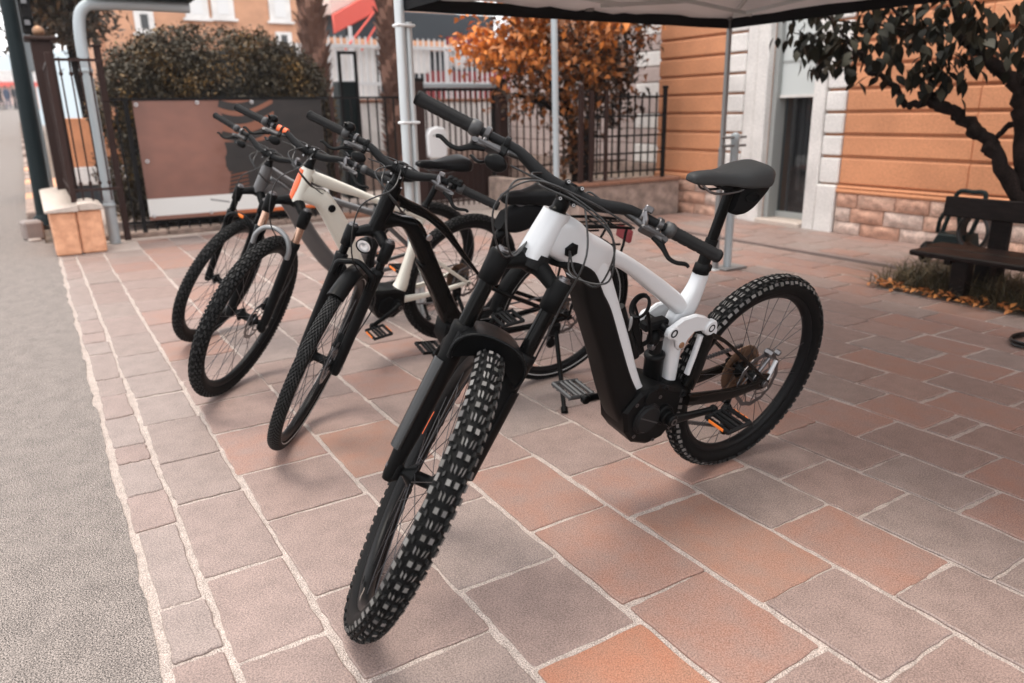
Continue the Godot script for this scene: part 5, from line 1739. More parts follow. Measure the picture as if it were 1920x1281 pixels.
func facade() -> void:
	var b := thing("building", "orange rendered building with white stone blocks round a tall glazed doorway", "building", grid_xf(6.55, 0, 5.3))
	var h := 4.2
	gbox("wall", M.plaster_orange, b, 6.565, 6.95, 0.0, h, -3.0, 4.97)
	gbox("wall", M.plaster_orange, b, 6.565, 6.95, 0.0, h, 5.56, 7.20)
	gbox("wall", M.plaster_white, b, 6.565, 6.95, 2.6, h, 4.97, 5.56)
	gbox("back_wall", M.plaster_white, b, 6.96, 12.0, 0.0, h, -3.0, 7.0)
	# rendered courses with deep grooves between
	var ys := [0.475, 0.735]
	while ys[-1] < h - 0.21:
		ys.append(ys[-1] + 0.203)
	for k in ys.size() - 1:
		var y0: float = ys[k] + 0.012
		var y1: float = ys[k + 1] - 0.012
		gbox("wall_course", M.plaster_orange, b, 6.515, 6.57, y0, y1, -3.0, 3.42, 0.012)
		gbox("wall_course", M.plaster_orange, b, 6.530, 6.57, y0, y1, 3.422, 4.628, 0.012)
		gbox("quoin_block", M.plaster_white, b, 6.512, 6.57, y0, y1, 4.632, 4.84, 0.012)
		gbox("quoin_block", M.plaster_white, b, 6.512, 6.57, y0, y1, 5.86, 6.148, 0.012)
		gbox("wall_course", M.plaster_orange, b, 6.530, 6.57, y0, y1, 6.152, 7.198, 0.012)
	gbox("base_moulding", M.plaster_orange, b, 6.495, 6.57, 0.405, 0.440, -3.0, 4.63, 0.010)
	gbox("base_moulding", M.plaster_orange, b, 6.505, 6.57, 0.442, 0.472, -3.0, 4.63, 0.010)
	gbox("base_moulding", M.plaster_orange, b, 6.495, 6.57, 0.405, 0.465, 6.15, 7.2, 0.010)
	gbox("quoin_foot", M.plaster_white, b, 6.495, 6.57, 0.0, 0.470, 4.632, 4.842, 0.012)
	gbox("quoin_foot", M.plaster_white, b, 6.495, 6.57, 0.0, 0.470, 5.86, 6.148, 0.012)
	gbox("door_surround", M.frame_white, b, 6.500, 6.60, 0.0, h, 4.844, 4.985, 0.012)
	gbox("door_surround", M.frame_white, b, 6.500, 6.60, 0.0, h, 5.555, 5.70, 0.012)
	gbox("door_surround", M.frame_white, b, 6.520, 6.60, 0.0, h, 5.702, 5.858, 0.012)
	# doorway
	var dr := group_part(b, "door")
	gbox("jamb", M.jamb, dr, 6.60, 6.80, 0.07, 2.6, 5.50, 5.56, 0.004)
	gbox("jamb", M.jamb, dr, 6.60, 6.80, 0.07, 2.6, 4.97, 5.00, 0.004)
	gbox("glass", M.door_glass, dr, 6.75, 6.755, 0.07, 1.32, 5.0, 5.50)
	for k in 9:
		gbox("curtain_fold", M.curtain if k % 3 != 1 else M.window_dark, dr, 6.85 + 0.012 * (k % 2), 6.875, 0.35 + 0.1 * (k % 3), 1.30, 5.02 + 0.052 * k, 5.062 + 0.052 * k, 0.008)
	gbox("rail", M.jamb, dr, 6.72, 6.78, 0.07, 0.13, 5.0, 5.50, 0.004)
	gbox("blind", M.blind, dr, 6.66, 6.70, 1.315, 2.6, 5.0, 5.50, 0.004)
	gbox("blind_rail", M.frame_white, dr, 6.645, 6.70, 1.285, 1.315, 5.0, 5.50, 0.004)
	gbox("blind_seam", M.jamb, dr, 6.655, 6.66, 1.62, 1.645, 5.0, 5.50)
	gbox("back_panel", M.window_dark, dr, 6.90, 6.94, 0.07, 2.6, 5.0, 5.50)
	gbox("sill", M.cap_stone, dr, 6.46, 6.80, 0.0, 0.07, 4.99, 5.55, 0.01)
	# split stone plinth
	var r := RandomNumberGenerator.new()
	r.seed = 5
	for span in [[-1.2, 4.62], [6.16, 7.19]]:
		for row in 3:
			var y0 := 0.002 + row * 0.134
			var v: float = span[0] + (0.0 if row % 2 == 0 else -0.17)
			while v < span[1] - 0.02:
				var L := r.randf_range(0.30, 0.42)
				var va: float = maxf(v, span[0])
				var vb: float = minf(v + L, span[1])
				if span[1] - vb < 0.09:
					vb = span[1]
				if vb - va > 0.05:
					plinth_stone(b, va + 0.004, vb - 0.004, y0 + 0.003, y0 + 0.131, r)
				v = vb if vb == span[1] else v + L
	# set back wing with alternating white blocks
	gbox("wing_wall", M.plaster_mauve, b, 7.44, 8.2, 0.0, h, 7.0, 12.0)
	for k in ys.size() - 1:
		var wv := 8.62 if k % 2 == 0 else 8.50
		gbox("wing_course", M.plaster_mauve, b, 7.405, 7.45, ys[k] + 0.006, ys[k + 1] - 0.006, wv + 0.004, 12.0, 0.010)
		gbox("quoin_block", M.plaster_white if k % 2 == 0 else M.plaster_mauve, b, 7.395, 7.45, ys[k] + 0.006, ys[k + 1] - 0.006, 7.0, wv, 0.012)
	gbox("wing_plinth", M.planter_wall, b, 7.39, 7.45, 0.0, 0.47, 7.0, 12.0, 0.01)

func plinth_stone(b: Node3D, va: float, vb: float, y0: float, y1: float, r: RandomNumberGenerator) -> void:
	var st := S()
	st.set_smooth_group(0)
	var nx := 6
	var ny := 4
	var P := []
	for i in nx + 1:
		var col := []
		for j in ny + 1:
			var edge := i == 0 or j == 0 or i == nx or j == ny
			var dp := 0.0 if edge else r.randf_range(0.010, 0.034)
			col.append(W(6.515 - dp, lerpf(y0, y1, float(j) / ny), lerpf(va, vb, float(i) / nx)))
		P.append(col)
	for i in nx:
		for j in ny:
			quad(st, P[i][j], P[i + 1][j], P[i + 1][j + 1], P[i][j + 1], -CU)
	st.set_smooth_group(-1)
	var q := [W(6.515, y0, va), W(6.515, y0, vb), W(6.515, y1, vb), W(6.515, y1, va)]
	var q2 := [W(6.56, y0, va), W(6.56, y0, vb), W(6.56, y1, vb), W(6.56, y1, va)]
	var c := W(6.54, (y0 + y1) / 2, (va + vb) / 2)
	for k in 4:
		quad(st, q[k], q[(k + 1) % 4], q2[(k + 1) % 4], q2[k], (q[k] + q[(k + 1) % 4]) / 2 - c)
	gobj("plinth_stone", st, M["plinth_stone_%d" % r.randi_range(0, 3)], b)

func edge_strip() -> void:
	# raised strip of paving along the foot of the building, a drain slot in front of it
	var s := setting("pavement")
	var r := RandomNumberGenerator.new()
	r.seed = 31
	gbox("drain_slot", M.dark_iron, s, 5.46, 5.62, -0.04, -0.02, -1.0, 6.6)
	gbox("strip_bed", M.mortar, s, 5.545, 6.56, -0.03, 0.016, -1.0, 6.62)
	gbox("kerb_line", M.stone_5, s, 5.50, 5.548, -0.03, 0.022, -1.0, 6.62, 0.006)
	var us := [5.56, 5.80, 6.04, 6.28, 6.54]
	for c in 4:
		var v := 1.2 + r.randf_range(0.0, 0.3)
		while v < 6.6:
			var L := r.randf_range(0.32, 0.5)
			var me := paver_mesh(us[c] + 0.008, us[c + 1] - 0.008, v + 0.008, minf(v + L, 6.62) - 0.008, r)
			inst("paving_stone", me, M["stone_%d" % [0, 2, 6, 9, 8, 1][r.randi_range(0, 5)]], s, grid_xf((us[c] + us[c + 1]) / 2, 0.022, (v + minf(v + L, 6.62)) / 2))
			v += L

func planter() -> void:
	var p := thing("planter_wall", "low rendered garden wall with terracotta coping beside the building", "wall", grid_xf(5.7, 0, 6.7))
	gbox("wall", M.planter_wall, p, 4.96, 6.42, 0.0, 0.405, 6.66, 6.82, 0.006)
	gbox("wall", M.planter_wall, p, 4.96, 5.10, 0.0, 0.405, 6.822, 8.60, 0.006)
	var k := 0
	var uu := 4.94
	while uu < 6.40:
		gbox("coping", M.terracotta, p, uu, minf(uu + 0.29, 6.42) - 0.006, 0.405, 0.445, 6.63, 6.85, 0.008)
		uu += 0.292
	gbox("soil", M.soil, p, 5.10, 7.38, 0.0, 0.36, 6.822, 8.60)
	var f := thing("garden_fence", "dark iron railing with five rails on the low garden wall", "fence", grid_xf(5.7, 0.445, 6.74))
	for y in [0.53, 0.73, 0.92, 1.13, 1.335]:
		gbox("rail", M.dark_iron, f, 5.02, 6.20, y - 0.010, y + 0.010, 6.733, 6.747)
	for i in 11:
		var u := 5.06 + 0.105 * i
		gbox("bar", M.dark_iron, f, u - 0.007, u + 0.007, 0.47, 1.38, 6.748, 6.762)
	for q in [[6.20, 0.026, 1.42, M.dark_iron], [5.36, 0.022, 1.40, M.brown_iron], [5.02, 0.03, 1.44, M.brown_iron], [5.16, 0.026, 1.40, M.brown_iron]]:
		gbox("post", q[3], f, q[0] - q[1], q[0] + q[1], 0.445, q[2], 6.70, 6.73, 0.004)
	gbox("post_cap", M.dark_iron, f, 6.17, 6.23, 1.42, 1.45, 6.685, 6.745, 0.01)
	var stn := thing("garden_stones", "pale stones lying on the soil in the garden bed", "stones", grid_xf(5.9, 0.36, 7.0))
	var st := S()
	for i in 26:
		ball(st, W(rng.randf_range(5.2, 6.3), 0.37, rng.randf_range(6.88, 7.5)), Vector3(rng.randf_range(0.03, 0.07), rng.randf_range(0.02, 0.05), rng.randf_range(0.03, 0.07)), 8)
	var o := gobj("stones", st, M.cap_stone, stn)
	o.set_meta("kind", "stuff")

func leaf_mesh(L: float, w: float) -> ArrayMesh:
	var st := S()
	st.set_smooth_group(0)
	var up := Vector3.UP
	var a := Vector3.ZERO
	var m1 := Vector3(w * 0.5, 0.12 * w, L * 0.45)
	var m2 := Vector3(-w * 0.5, 0.12 * w, L * 0.45)
	var mid := Vector3(0, -0.05 * w, L * 0.5)
	var e := Vector3(0, -0.25 * L, L)
	tri(st, a, m1, mid, up)
	tri(st, a, mid, m2, up)
	tri(st, m1, e, mid, up)
	tri(st, m2, mid, e, up)
	return done(st)

func big_leaf_mesh(L: float, w: float) -> ArrayMesh:
	# an oval leaf folded along its midrib, tip curling down
	var st := S()
	st.set_smooth_group(0)
	var prof := [0.0, 0.55, 0.92, 1.0, 0.80, 0.42, 0.0]
	for s in [-1.0, 1.0]:
		for i in 6:
			var t0 := i / 6.0
			var t1 := (i + 1) / 6.0
			var a := Vector3(0, -0.18 * L * t0 * t0, L * t0)
			var b := Vector3(0, -0.18 * L * t1 * t1, L * t1)
			var a2 := a + Vector3(s * w * 0.5 * prof[i], 0.12 * w * prof[i], 0)
			var b2 := b + Vector3(s * w * 0.5 * prof[i + 1], 0.12 * w * prof[i + 1], 0)
			if i > 0:
				tri(st, a, a2, b2, Vector3.UP)
			tri(st, a, b2, b, Vector3.UP)
	return done(st)

func scatter(called: String, p: Node3D, mesh: Mesh, xfs: Array, cols: Array) -> void:
	var mm := MultiMesh.new()
	mm.transform_format = MultiMesh.TRANSFORM_3D
	mm.use_colors = true
	mm.mesh = mesh
	mm.instance_count = xfs.size()
	for i in xfs.size():
		mm.set_instance_transform(i, xfs[i])
		mm.set_instance_color(i, cols[i])
	var o := MultiMeshInstance3D.new()
	o.name = called
	o.multimesh = mm
	o.material_override = M.foliage
	p.add_child(o, true)
	o.transform = inv(p)
	o.set_meta("kind", "stuff")

func any_basis(r: RandomNumberGenerator, s: float) -> Basis:
	return Basis.from_euler(Vector3(r.randf_range(-1.2, 1.2), r.randf_range(0, TAU), r.randf_range(-0.8, 0.8))).scaled(Vector3(s, s, s))

func hedge() -> void:
	var hd := thing("hedge", "large rounded clipped hedge with golden tips behind the banner fence", "hedge", grid_xf(2.0, 0, 10.1))
	var r := RandomNumberGenerator.new()
	r.seed = 41
	var nz := noise(FastNoiseLite.TYPE_SIMPLEX_SMOOTH, 0.9, 6, 3)
	var c := Vector3(2.02, 0.85, 10.0)
	var rad := Vector3(1.38, 1.34, 0.95)
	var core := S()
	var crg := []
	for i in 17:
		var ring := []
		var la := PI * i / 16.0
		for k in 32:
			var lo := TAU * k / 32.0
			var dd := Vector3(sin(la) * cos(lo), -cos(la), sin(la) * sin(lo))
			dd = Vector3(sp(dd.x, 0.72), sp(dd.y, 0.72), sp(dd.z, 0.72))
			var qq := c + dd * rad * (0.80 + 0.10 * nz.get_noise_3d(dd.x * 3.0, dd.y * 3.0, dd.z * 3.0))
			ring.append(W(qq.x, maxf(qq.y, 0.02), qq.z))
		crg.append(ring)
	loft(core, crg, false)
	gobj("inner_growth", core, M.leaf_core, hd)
	var xfs := []
	var cols := []
	for i in 80000:
		var d := Vector3(r.randfn(), r.randfn(), r.randfn()).normalized()
		var e := 0.72
		d = Vector3(sp(d.x, e), sp(d.y, e), sp(d.z, e))
		if d.z > 0.35:
			continue
		var q := c + d * rad * (0.84 + 0.17 * r.randf() + 0.10 * nz.get_noise_3d(d.x * 3.0, d.y * 3.0, d.z * 3.0))
		if q.y < 0.1:
			continue
		xfs.append(Transform3D(any_basis(r, r.randf_range(0.6, 1.3)), W(q.x, q.y, q.z)))
		var tip := clampf(nz.get_noise_3d(q.x * 2.2, q.y * 2.2, q.z * 2.2) * 1.6 + r.randf_range(-0.45, 0.45), 0, 1)
		cols.append(Color(0.040, 0.029, 0.013).lerp(Color(0.34, 0.18, 0.040), tip * (0.75 if r.randf() < 0.45 else 0.15)))
	scatter("foliage", hd, leaf_mesh(0.048, 0.026), xfs, cols)

func orange_tree() -> void:
	var t := thing("small_tree", "small tree with orange autumn leaves rising from the walled bed", "tree", grid_xf(5.45, 0.36, 7.4))
	var st := S()
	for q in [
		[[5.47, 0.35, 7.4], [5.44, 0.75, 7.4], [5.36, 1.15, 7.4], [5.15, 1.42, 7.35], [4.85, 1.62, 7.3], [4.55, 1.85, 7.25]],
		[[5.50, 0.35, 7.42], [5.46, 0.8, 7.42], [5.40, 1.2, 7.45], [5.38, 1.6, 7.5], [5.25, 2.1, 7.5]],
		[[5.60, 0.35, 7.4], [5.58, 0.8, 7.4], [5.66, 1.2, 7.38], [5.85, 1.55, 7.4], [6.1, 1.9, 7.4]],
		[[5.36, 1.15, 7.4], [5.1, 1.3, 7.6], [4.8, 1.4, 7.7]]]:
		var pts := []
		for w in q:
			pts.append(W(w[0], w[1], w[2]))
		tube(st, spline(pts, 4), [0.055, 0.05, 0.04, 0.028, 0.014], 9)
	gobj("trunk", st, M.bark, t)
	var r := RandomNumberGenerator.new()
	r.seed = 43
	var xfs := []
	var cols := []
	var clumps := []
	for i in 74:
		var d := Vector3(r.randfn(), r.randfn(), r.randfn()).normalized() * pow(r.randf(), 0.45)
		clumps.append(Vector3(5.25, 1.92, 7.35) + d * Vector3(1.15, 0.72, 0.75))
	for q in [Vector3(5.15, 1.05, 7.2), Vector3(5.3, 0.85, 7.25), Vector3(5.45, 1.1, 7.2), Vector3(4.55, 1.3, 7.3), Vector3(5.2, 0.65, 7.2), Vector3(6.0, 1.35, 7.3), Vector3(5.95, 1.15, 7.3)]:
		clumps.append(q)
	for q in clumps:
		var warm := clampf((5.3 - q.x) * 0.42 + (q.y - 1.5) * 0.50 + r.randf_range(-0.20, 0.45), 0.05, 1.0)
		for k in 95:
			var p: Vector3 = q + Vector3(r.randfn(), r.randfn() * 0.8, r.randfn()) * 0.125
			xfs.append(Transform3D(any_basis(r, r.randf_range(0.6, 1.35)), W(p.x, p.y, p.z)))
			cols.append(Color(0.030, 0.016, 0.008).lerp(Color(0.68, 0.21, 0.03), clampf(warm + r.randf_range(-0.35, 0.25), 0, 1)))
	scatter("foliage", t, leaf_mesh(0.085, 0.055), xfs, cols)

func palm(u: float, v: float, r0: float, label: String, lean: float) -> void:
	var p := thing("palm_tree", label, "palm tree", grid_xf(u, 0, v), "palm trunks behind the fence")
	var r := RandomNumberGenerator.new()
	r.seed = int(u * 100)
	var st := S()
	var h := 4.2
	tube(st, [W(u, 0, v), W(u + lean * 0.5, h * 0.5, v), W(u + lean, h, v)], [r0 * 0.75, r0 * 0.8, r0 * 0.75], 14)
	gobj("trunk", st, M.palm_bark, p)
	for tone in 2:
		st = S()
		for i in 420:
			if i % 4 == 0 and tone == 0 or i % 4 != 0 and tone == 1:
				continue
			var a := i * 2.39996
			var y := 0.1 + h * i / 420.0
			var out := CU * cos(a) + LV * sin(a)
			var c := W(u + lean * y / h, y, v) + out * r0 * 0.70
			var L := r.randf_range(0.10, 0.20)
			var tip := c + out * r.randf_range(0.05, 0.11) + Vector3.UP * L
			var side := out.cross(Vector3.UP) * r.randf_range(0.025, 0.05)
			var b0 := c - side
			var b1 := c + side
			quad(st, b0, b1, tip + side * 0.5, tip - side * 0.5, out)
			quad(st, b0 - out * 0.03, b1 - out * 0.03, tip + side * 0.5 - out * 0.02, tip - side * 0.5 - out * 0.02, -out + Vector3.UP)
			tri(st, b1, b1 - out * 0.03, tip + side * 0.5, side)
			tri(st, b0, b0 - out * 0.03, tip - side * 0.5, -side)
		var o := gobj("leaf_stubs", st, M.palm_bark if tone == 0 else M.palm_bark_pale, p)
		o.set_meta("kind", "stuff")
	st = S()
	for i in 18:
		var a := TAU * i / 18
		var out := CU * cos(a) + LV * sin(a)
		var top := W(u + lean, h, v)
		var e := r.randf_range(0.2, 0.9)
		var pts := spline([top, top + out * 0.5 + Vector3.UP * e, top + out * 1.1 + Vector3.UP * (e - 0.1), top + out * 1.5 + Vector3.UP * (e - 0.7)], 4)
		var sd := out.cross(Vector3.UP)
		for k in pts.size() - 1:
			for s in [-1.0, 1.0]:
				tri(st, pts[k], pts[k + 1], pts[k] + sd * s * 0.35 + out * 0.15 - Vector3.UP * 0.12, Vector3.UP)
	gobj("fronds", st, M.big_leaf_3, p)

func fences() -> void:
	# iron fence with the banner, from the brown post to the gate
	var f := thing("iron_fence", "dark iron fence behind the bicycles, carrying the brown banner", "fence", grid_xf(2.2, 0, 8.75))
	for y in [0.16, 1.385]:
		gbox("rail", M.dark_iron, f, 0.745, 3.98, y - 0.012, y + 0.012, 8.74, 8.76)
	for i in 30:
		var u := 0.80 + 0.106 * i
		gbox("bar", M.dark_iron, f, u - 0.008, u + 0.008, 0.07, 1.373, 8.742, 8.758)
	for u in [0.89, 3.0]:
		gbox("post", M.dark_iron if u < 1.0 else M.brown_iron, f, u - 0.022, u + 0.022, 0.06, 1.40, 8.705, 8.739, 0.004)
	var k := thing("fence_kerb", "pinkish stone kerb under the iron fence and banner", "kerb", grid_xf(2.2, 0, 8.85))
	var u0 := 0.50
	while u0 < 4.0:
		gbox("kerb_stone", M.terracotta if int(u0 * 10) % 2 == 0 else M.planter_wall, k, u0, u0 + 0.62, 0.0, 0.055 + 0.004 * sin(u0 * 7.0), 8.80, 9.0, 0.012)
		u0 += 0.628
	# brown corner post
	var bp := thing("fence_post", "tall brown steel post beside the bent grey pole", "post", grid_xf(0.715, 0, 8.72))
	gbox("shaft", M.brown_iron, bp, 0.685, 0.745, 0.0, 1.86, 8.69, 8.75, 0.006)
	gbox("collar", M.brown_iron, bp, 0.675, 0.755, 1.36, 1.385, 8.68, 8.76, 0.004)
	gbox("cap", M.brown_iron, bp, 0.67, 0.76, 1.86, 1.885, 8.675, 8.765, 0.006)
	# road side wall, its cap and railing
	var w := thing("boundary_wall", "low orange stone wall with a pale sloping cap beside the road", "wall", grid_xf(0.26, 0, 8.2))
	gbox("pier", M.pillar_stone, w, 0.055, 0.262, 0.0, 0.395, 8.04, 8.5, 0.014)
	gbox("pier", M.pillar_stone, w, 0.268, 0.475, 0.0, 0.40, 8.06, 8.5, 0.016)
	gbox("wall", M.pillar_stone, w, 0.06, 0.30, 0.0, 0.395, 8.51, 13.0, 0.014)
	var st := S()
	plate(st, [Vector2(0.02, 0.395), Vector2(0.29, 0.395), Vector2(0.29, 0.455), Vector2(0.05, 0.425), Vector2(0.02, 0.415)], -10.6, -8.0, 0.006)
	obj("cap", st, M.cap_stone, w, inv(w) * grid_xf(0, 0, 0))
	st = S()
	plate(st, [Vector2(0.293, 0.40), Vector2(0.50, 0.40), Vector2(0.49, 0.44), Vector2(0.40, 0.47), Vector2(0.293, 0.46)], -8.52, -8.03, 0.006)
	obj("cap", st, M.cap_stone, w, inv(w) * grid_xf(0, 0, 0))
	var rf := thing("road_railing", "brown iron railing on the low wall beside the road", "fence", grid_xf(0.28, 0.45, 9.0))
	for y in [0.56, 1.72]:
		gbox("rail", M.brown_iron, rf, 0.268, 0.292, y - 0.014, y + 0.014, 8.32, 10.0)
		gbox("rail", M.brown_iron, rf, 0.30, 0.685, y - 0.012, y + 0.012, 8.30, 8.32)
	for i in 18:
		var v := 8.38 + 0.092 * i
		gbox("bar", M.brown_iron, rf, 0.272, 0.288, 0.43, 1.74, v - 0.008, v + 0.008)
	for u in [0.36, 0.44, 0.52, 0.60]:
		gbox("bar", M.brown_iron, rf, u - 0.007, u + 0.007, 0.45, 1.74, 8.302, 8.318)
		for y in [0.62, 1.60]:
			st = S()
			ball(st, W(u, y, 8.31), Vector3(0.018, 0.022, 0.018), 8)
			gobj("knob", st, M.brown_iron, rf)
	gbox("post", M.brown_iron, rf, 0.255, 0.305, 0.45, 1.78, 8.285, 8.335, 0.004)
	var gp := thing("gate_pillar", "dark brown iron gate pillar with a flat cap beside the lamp post", "gate post", grid_xf(0.29, 0.42, 10.2))
	gbox("shaft", M.brown_iron, gp, 0.20, 0.40, 0.40, 2.02, 10.06, 10.3, 0.01)
	gbox("cap", M.brown_iron, gp, 0.15, 0.45, 2.02, 2.06, 10.0, 10.36, 0.01)
	st = S()
	ball(st, W(0.30, 2.12, 10.18), Vector3(0.06, 0.06, 0.06), 12)
	gobj("finial", st, M.rust, gp)
	# green lamp post and the pale board behind it
	var lp := thing("lamp_post", "dark green tapered lamp post at the edge of the road", "lamp post", grid_xf(0.06, 0, 10.75))
	st = S()
	tube(st, [W(0.04, 0, 10.75), W(0.045, 0.5, 10.75), W(0.07, 2.0, 10.75), W(0.09, 5.0, 10.75)], [0.105, 0.095, 0.082, 0.06], 16)
	lathe(st, [Vector2(0.14, 0.0), Vector2(0.14, 0.08), Vector2(0.10, 0.12)], grid_xf(0.04, 0, 10.75), 16)
	gobj("shaft", st, M.lamp_green, lp)
	st = S()
	tube(st, spline([W(0.09, 4.9, 10.75), W(0.0, 5.25, 10.75), W(-0.5, 5.4, 10.75), W(-0.9, 5.3, 10.75)], 5), 0.035, 10)
	ball(st, W(-1.0, 5.26, 10.75), Vector3(0.22, 0.09, 0.14), 12)
	gobj("lamp_arm", st, M.lamp_green, lp)
	var tl := thing("traffic_signal", "black signal box with hooded lamps hanging on the lamp post", "traffic light", grid_xf(0.2, 2.2, 10.6))
	gbox("housing", M.dark_iron, tl, 0.16, 0.28, 2.12, 2.85, 10.52, 10.64, 0.02)
	for y in [2.24, 2.46, 2.68]:
		st = S()
		var hx := grid_xf(0.22, y, 10.52) * Transform3D(Basis(Vector3(1, 0, 0), Vector3(0, 0, 1), Vector3(0, -1, 0)), Vector3.ZERO)
		lathe(st, [Vector2(0.05, 0.0), Vector2(0.052, 0.07), Vector2(0.048, 0.07), Vector2(0.045, 0.0)], hx, 14)
		gobj("hood", st, M.satin_black, tl)
		gbox("lens", M.dark_alloy, tl, 0.19, 0.25, y - 0.03, y + 0.03, 10.51, 10.519, 0.004)
	var pb := thing("sign_board", "pale narrow board standing behind the lamp post", "board", grid_xf(0.15, 0.4, 10.9))
	gbox("panel", M.galvanised, pb, 0.10, 0.22, 1.75, 3.4, 10.9, 10.94, 0.006)
	gbox("pole", M.galvanised, pb, 0.14, 0.18, 0.40, 1.748, 10.9, 10.94, 0.006)
	var ms := thing("marker_stone", "small pale stone block lying against the foot of the low wall by the road", "stone", grid_xf(-0.12, 0, 9.4))
	gbox("block", M.stone_8, ms, -0.20, -0.02, 0.0, 0.20, 9.3, 9.5, 0.02, Basis(Vector3.UP, 0.2))
	gbox("chip", M.mortar, ms, -0.16, -0.05, 0.0, 0.03, 9.2, 9.28, 0.012, Basis(Vector3.UP, 0.5))

func grey_pole() -> void:
	var p := thing("bent_pole", "grey galvanised tube pole bent over at the top under a dark flat hood", "pole", grid_xf(0.585, 0, 8.58))
	var st := S()
	tube(st, spline([W(0.585, 0.0, 8.58), W(0.585, 0.7, 8.58), W(0.585, 1.4, 8.58), W(0.587, 2.0, 8.58), W(0.66, 2.20, 8.58), W(0.85, 2.235, 8.58), W(1.2, 2.24, 8.58), W(1.58, 2.24, 8.58)], 6), 0.052, 16)
	gobj("tube", st, M.galvanised, p)
	st = S()
	for y in [0.38, 1.64]:
		lathe(st, [Vector2(0.052, -0.02), Vector2(0.058, -0.016), Vector2(0.058, 0.016), Vector2(0.052, 0.02)], grid_xf(0.585, y, 8.58), 16)
	gobj("collars", st, M.galvanised, p)
	st = S()
	plate(st, [Vector2(0.72, 2.285), Vector2(1.60, 2.285), Vector2(1.66, 2.36), Vector2(0.66, 2.36)], -8.80, -8.30, 0.01)
	obj("hood", st, M.lamp_green, p, inv(p) * grid_xf(0, 0, 0))

func banner_texture() -> ImageTexture:
	var nz := noise(FastNoiseLite.TYPE_SIMPLEX_SMOOTH, 0.012, 3, 3)
	return bytes_image(512, func(x: int, y: int) -> Color:
		var s := x / 512.0
		var t := y / 512.0
		var n := nz.get_noise_2d(x, y)
		if t > 0.965:
			return Color(0.47, 0.32, 0.27).lerp(Color(0.75, 0.36, 0.14), clampf(s * 2.0 - 0.5, 0, 1))
		if t > 0.815:
			var c := Color(0.80, 0.80, 0.79)
			if s > 0.32 and s < 0.42 and absf(t - 0.87 - (s - 0.37) * 0.35) < 0.006:
				c = Color(0.35, 0.35, 0.36)
			return c
		var base := Color(0.46, 0.315, 0.27) + Color(0.03, 0.02, 0.015) * n
		base = base * (1.06 - 0.22 * absf(t - 0.35)) * (0.94 + 0.10 * smoothstep(0.0, 0.08, s))
		base = base.lerp(Color(0.36, 0.22, 0.17), 0.5 * smoothstep(0.30, 0.43, s) * (0.5 + n))
		if s > 0.435 - 0.008 * sin(t * 26.0) - 0.015 * n:
			base = Color(0.10, 0.088, 0.085) + Color(0.05, 0.04, 0.035) * n
			var st := t - 0.16 + 0.09 * sin(s * 9.0)
			if s < 0.72 and t < 0.36 and fmod(absf(st) * 9.0 + 1.0, 1.0) < 0.38:
				base = Color(0.48, 0.30, 0.22)
			if t > 0.62 and s < 0.54 and fmod(t * 30.0 + s * 8.0, 1.0) < 0.35:
				base = Color(0.42, 0.22, 0.12)
		return base)

func banner() -> void:
	var b := thing("banner", "brown printed banner with a white lower band tied to the fence", "banner", grid_xf(1.9, 0.2, 8.66))
	var m := mat("banner_print", Color(1, 1, 1), 0.42)
	m.albedo_texture = banner_texture()
	var st := SurfaceTool.new()
	st.begin(Mesh.PRIMITIVE_TRIANGLES)
	var n := 24
	var f := func(i: int, j: int) -> Vector3:
		var s := float(i) / n
		var t := float(j) / 8.0
		return W(lerpf(0.945, 2.86, s), lerpf(1.372, 0.185, t), 8.660 + 0.006 * sin(s * 17.0) * t)
	for i in n:
		for j in 8:
			for q in [[0, 0], [1, 1], [0, 1], [0, 0], [1, 0], [1, 1]]:
				st.set_uv(Vector2(float(i + q[0]) / n, float(j + q[1]) / 8.0))
				st.set_normal(-LV)
				st.add_vertex(f.call(i + q[0], j + q[1]))
	var o := inst("sheet", st.commit(), m, b, inv(b))
	st = S()
	gbox("hem", M.satin_black, b, 0.94, 2.87, 1.368, 1.378, 8.652, 8.668)
	for q in [[0.975, 1.33], [1.00, 0.78], [0.985, 0.23], [1.55, 0.225], [2.1, 0.225], [1.55, 1.345], [2.1, 1.345]]:
		st = S()
		var gx := grid_xf(q[0], q[1], 8.652) * Transform3D(Basis(Vector3(1, 0, 0), Vector3(0, 0, 1), Vector3(0, -1, 0)), Vector3.ZERO)
		lathe(st, [Vector2(0.020, 0.0), Vector2(0.018, 0.006), Vector2(0.010, 0.006), Vector2(0.009, 0.0)], gx, 14)
		gobj("eyelet", st, M.steel, b)

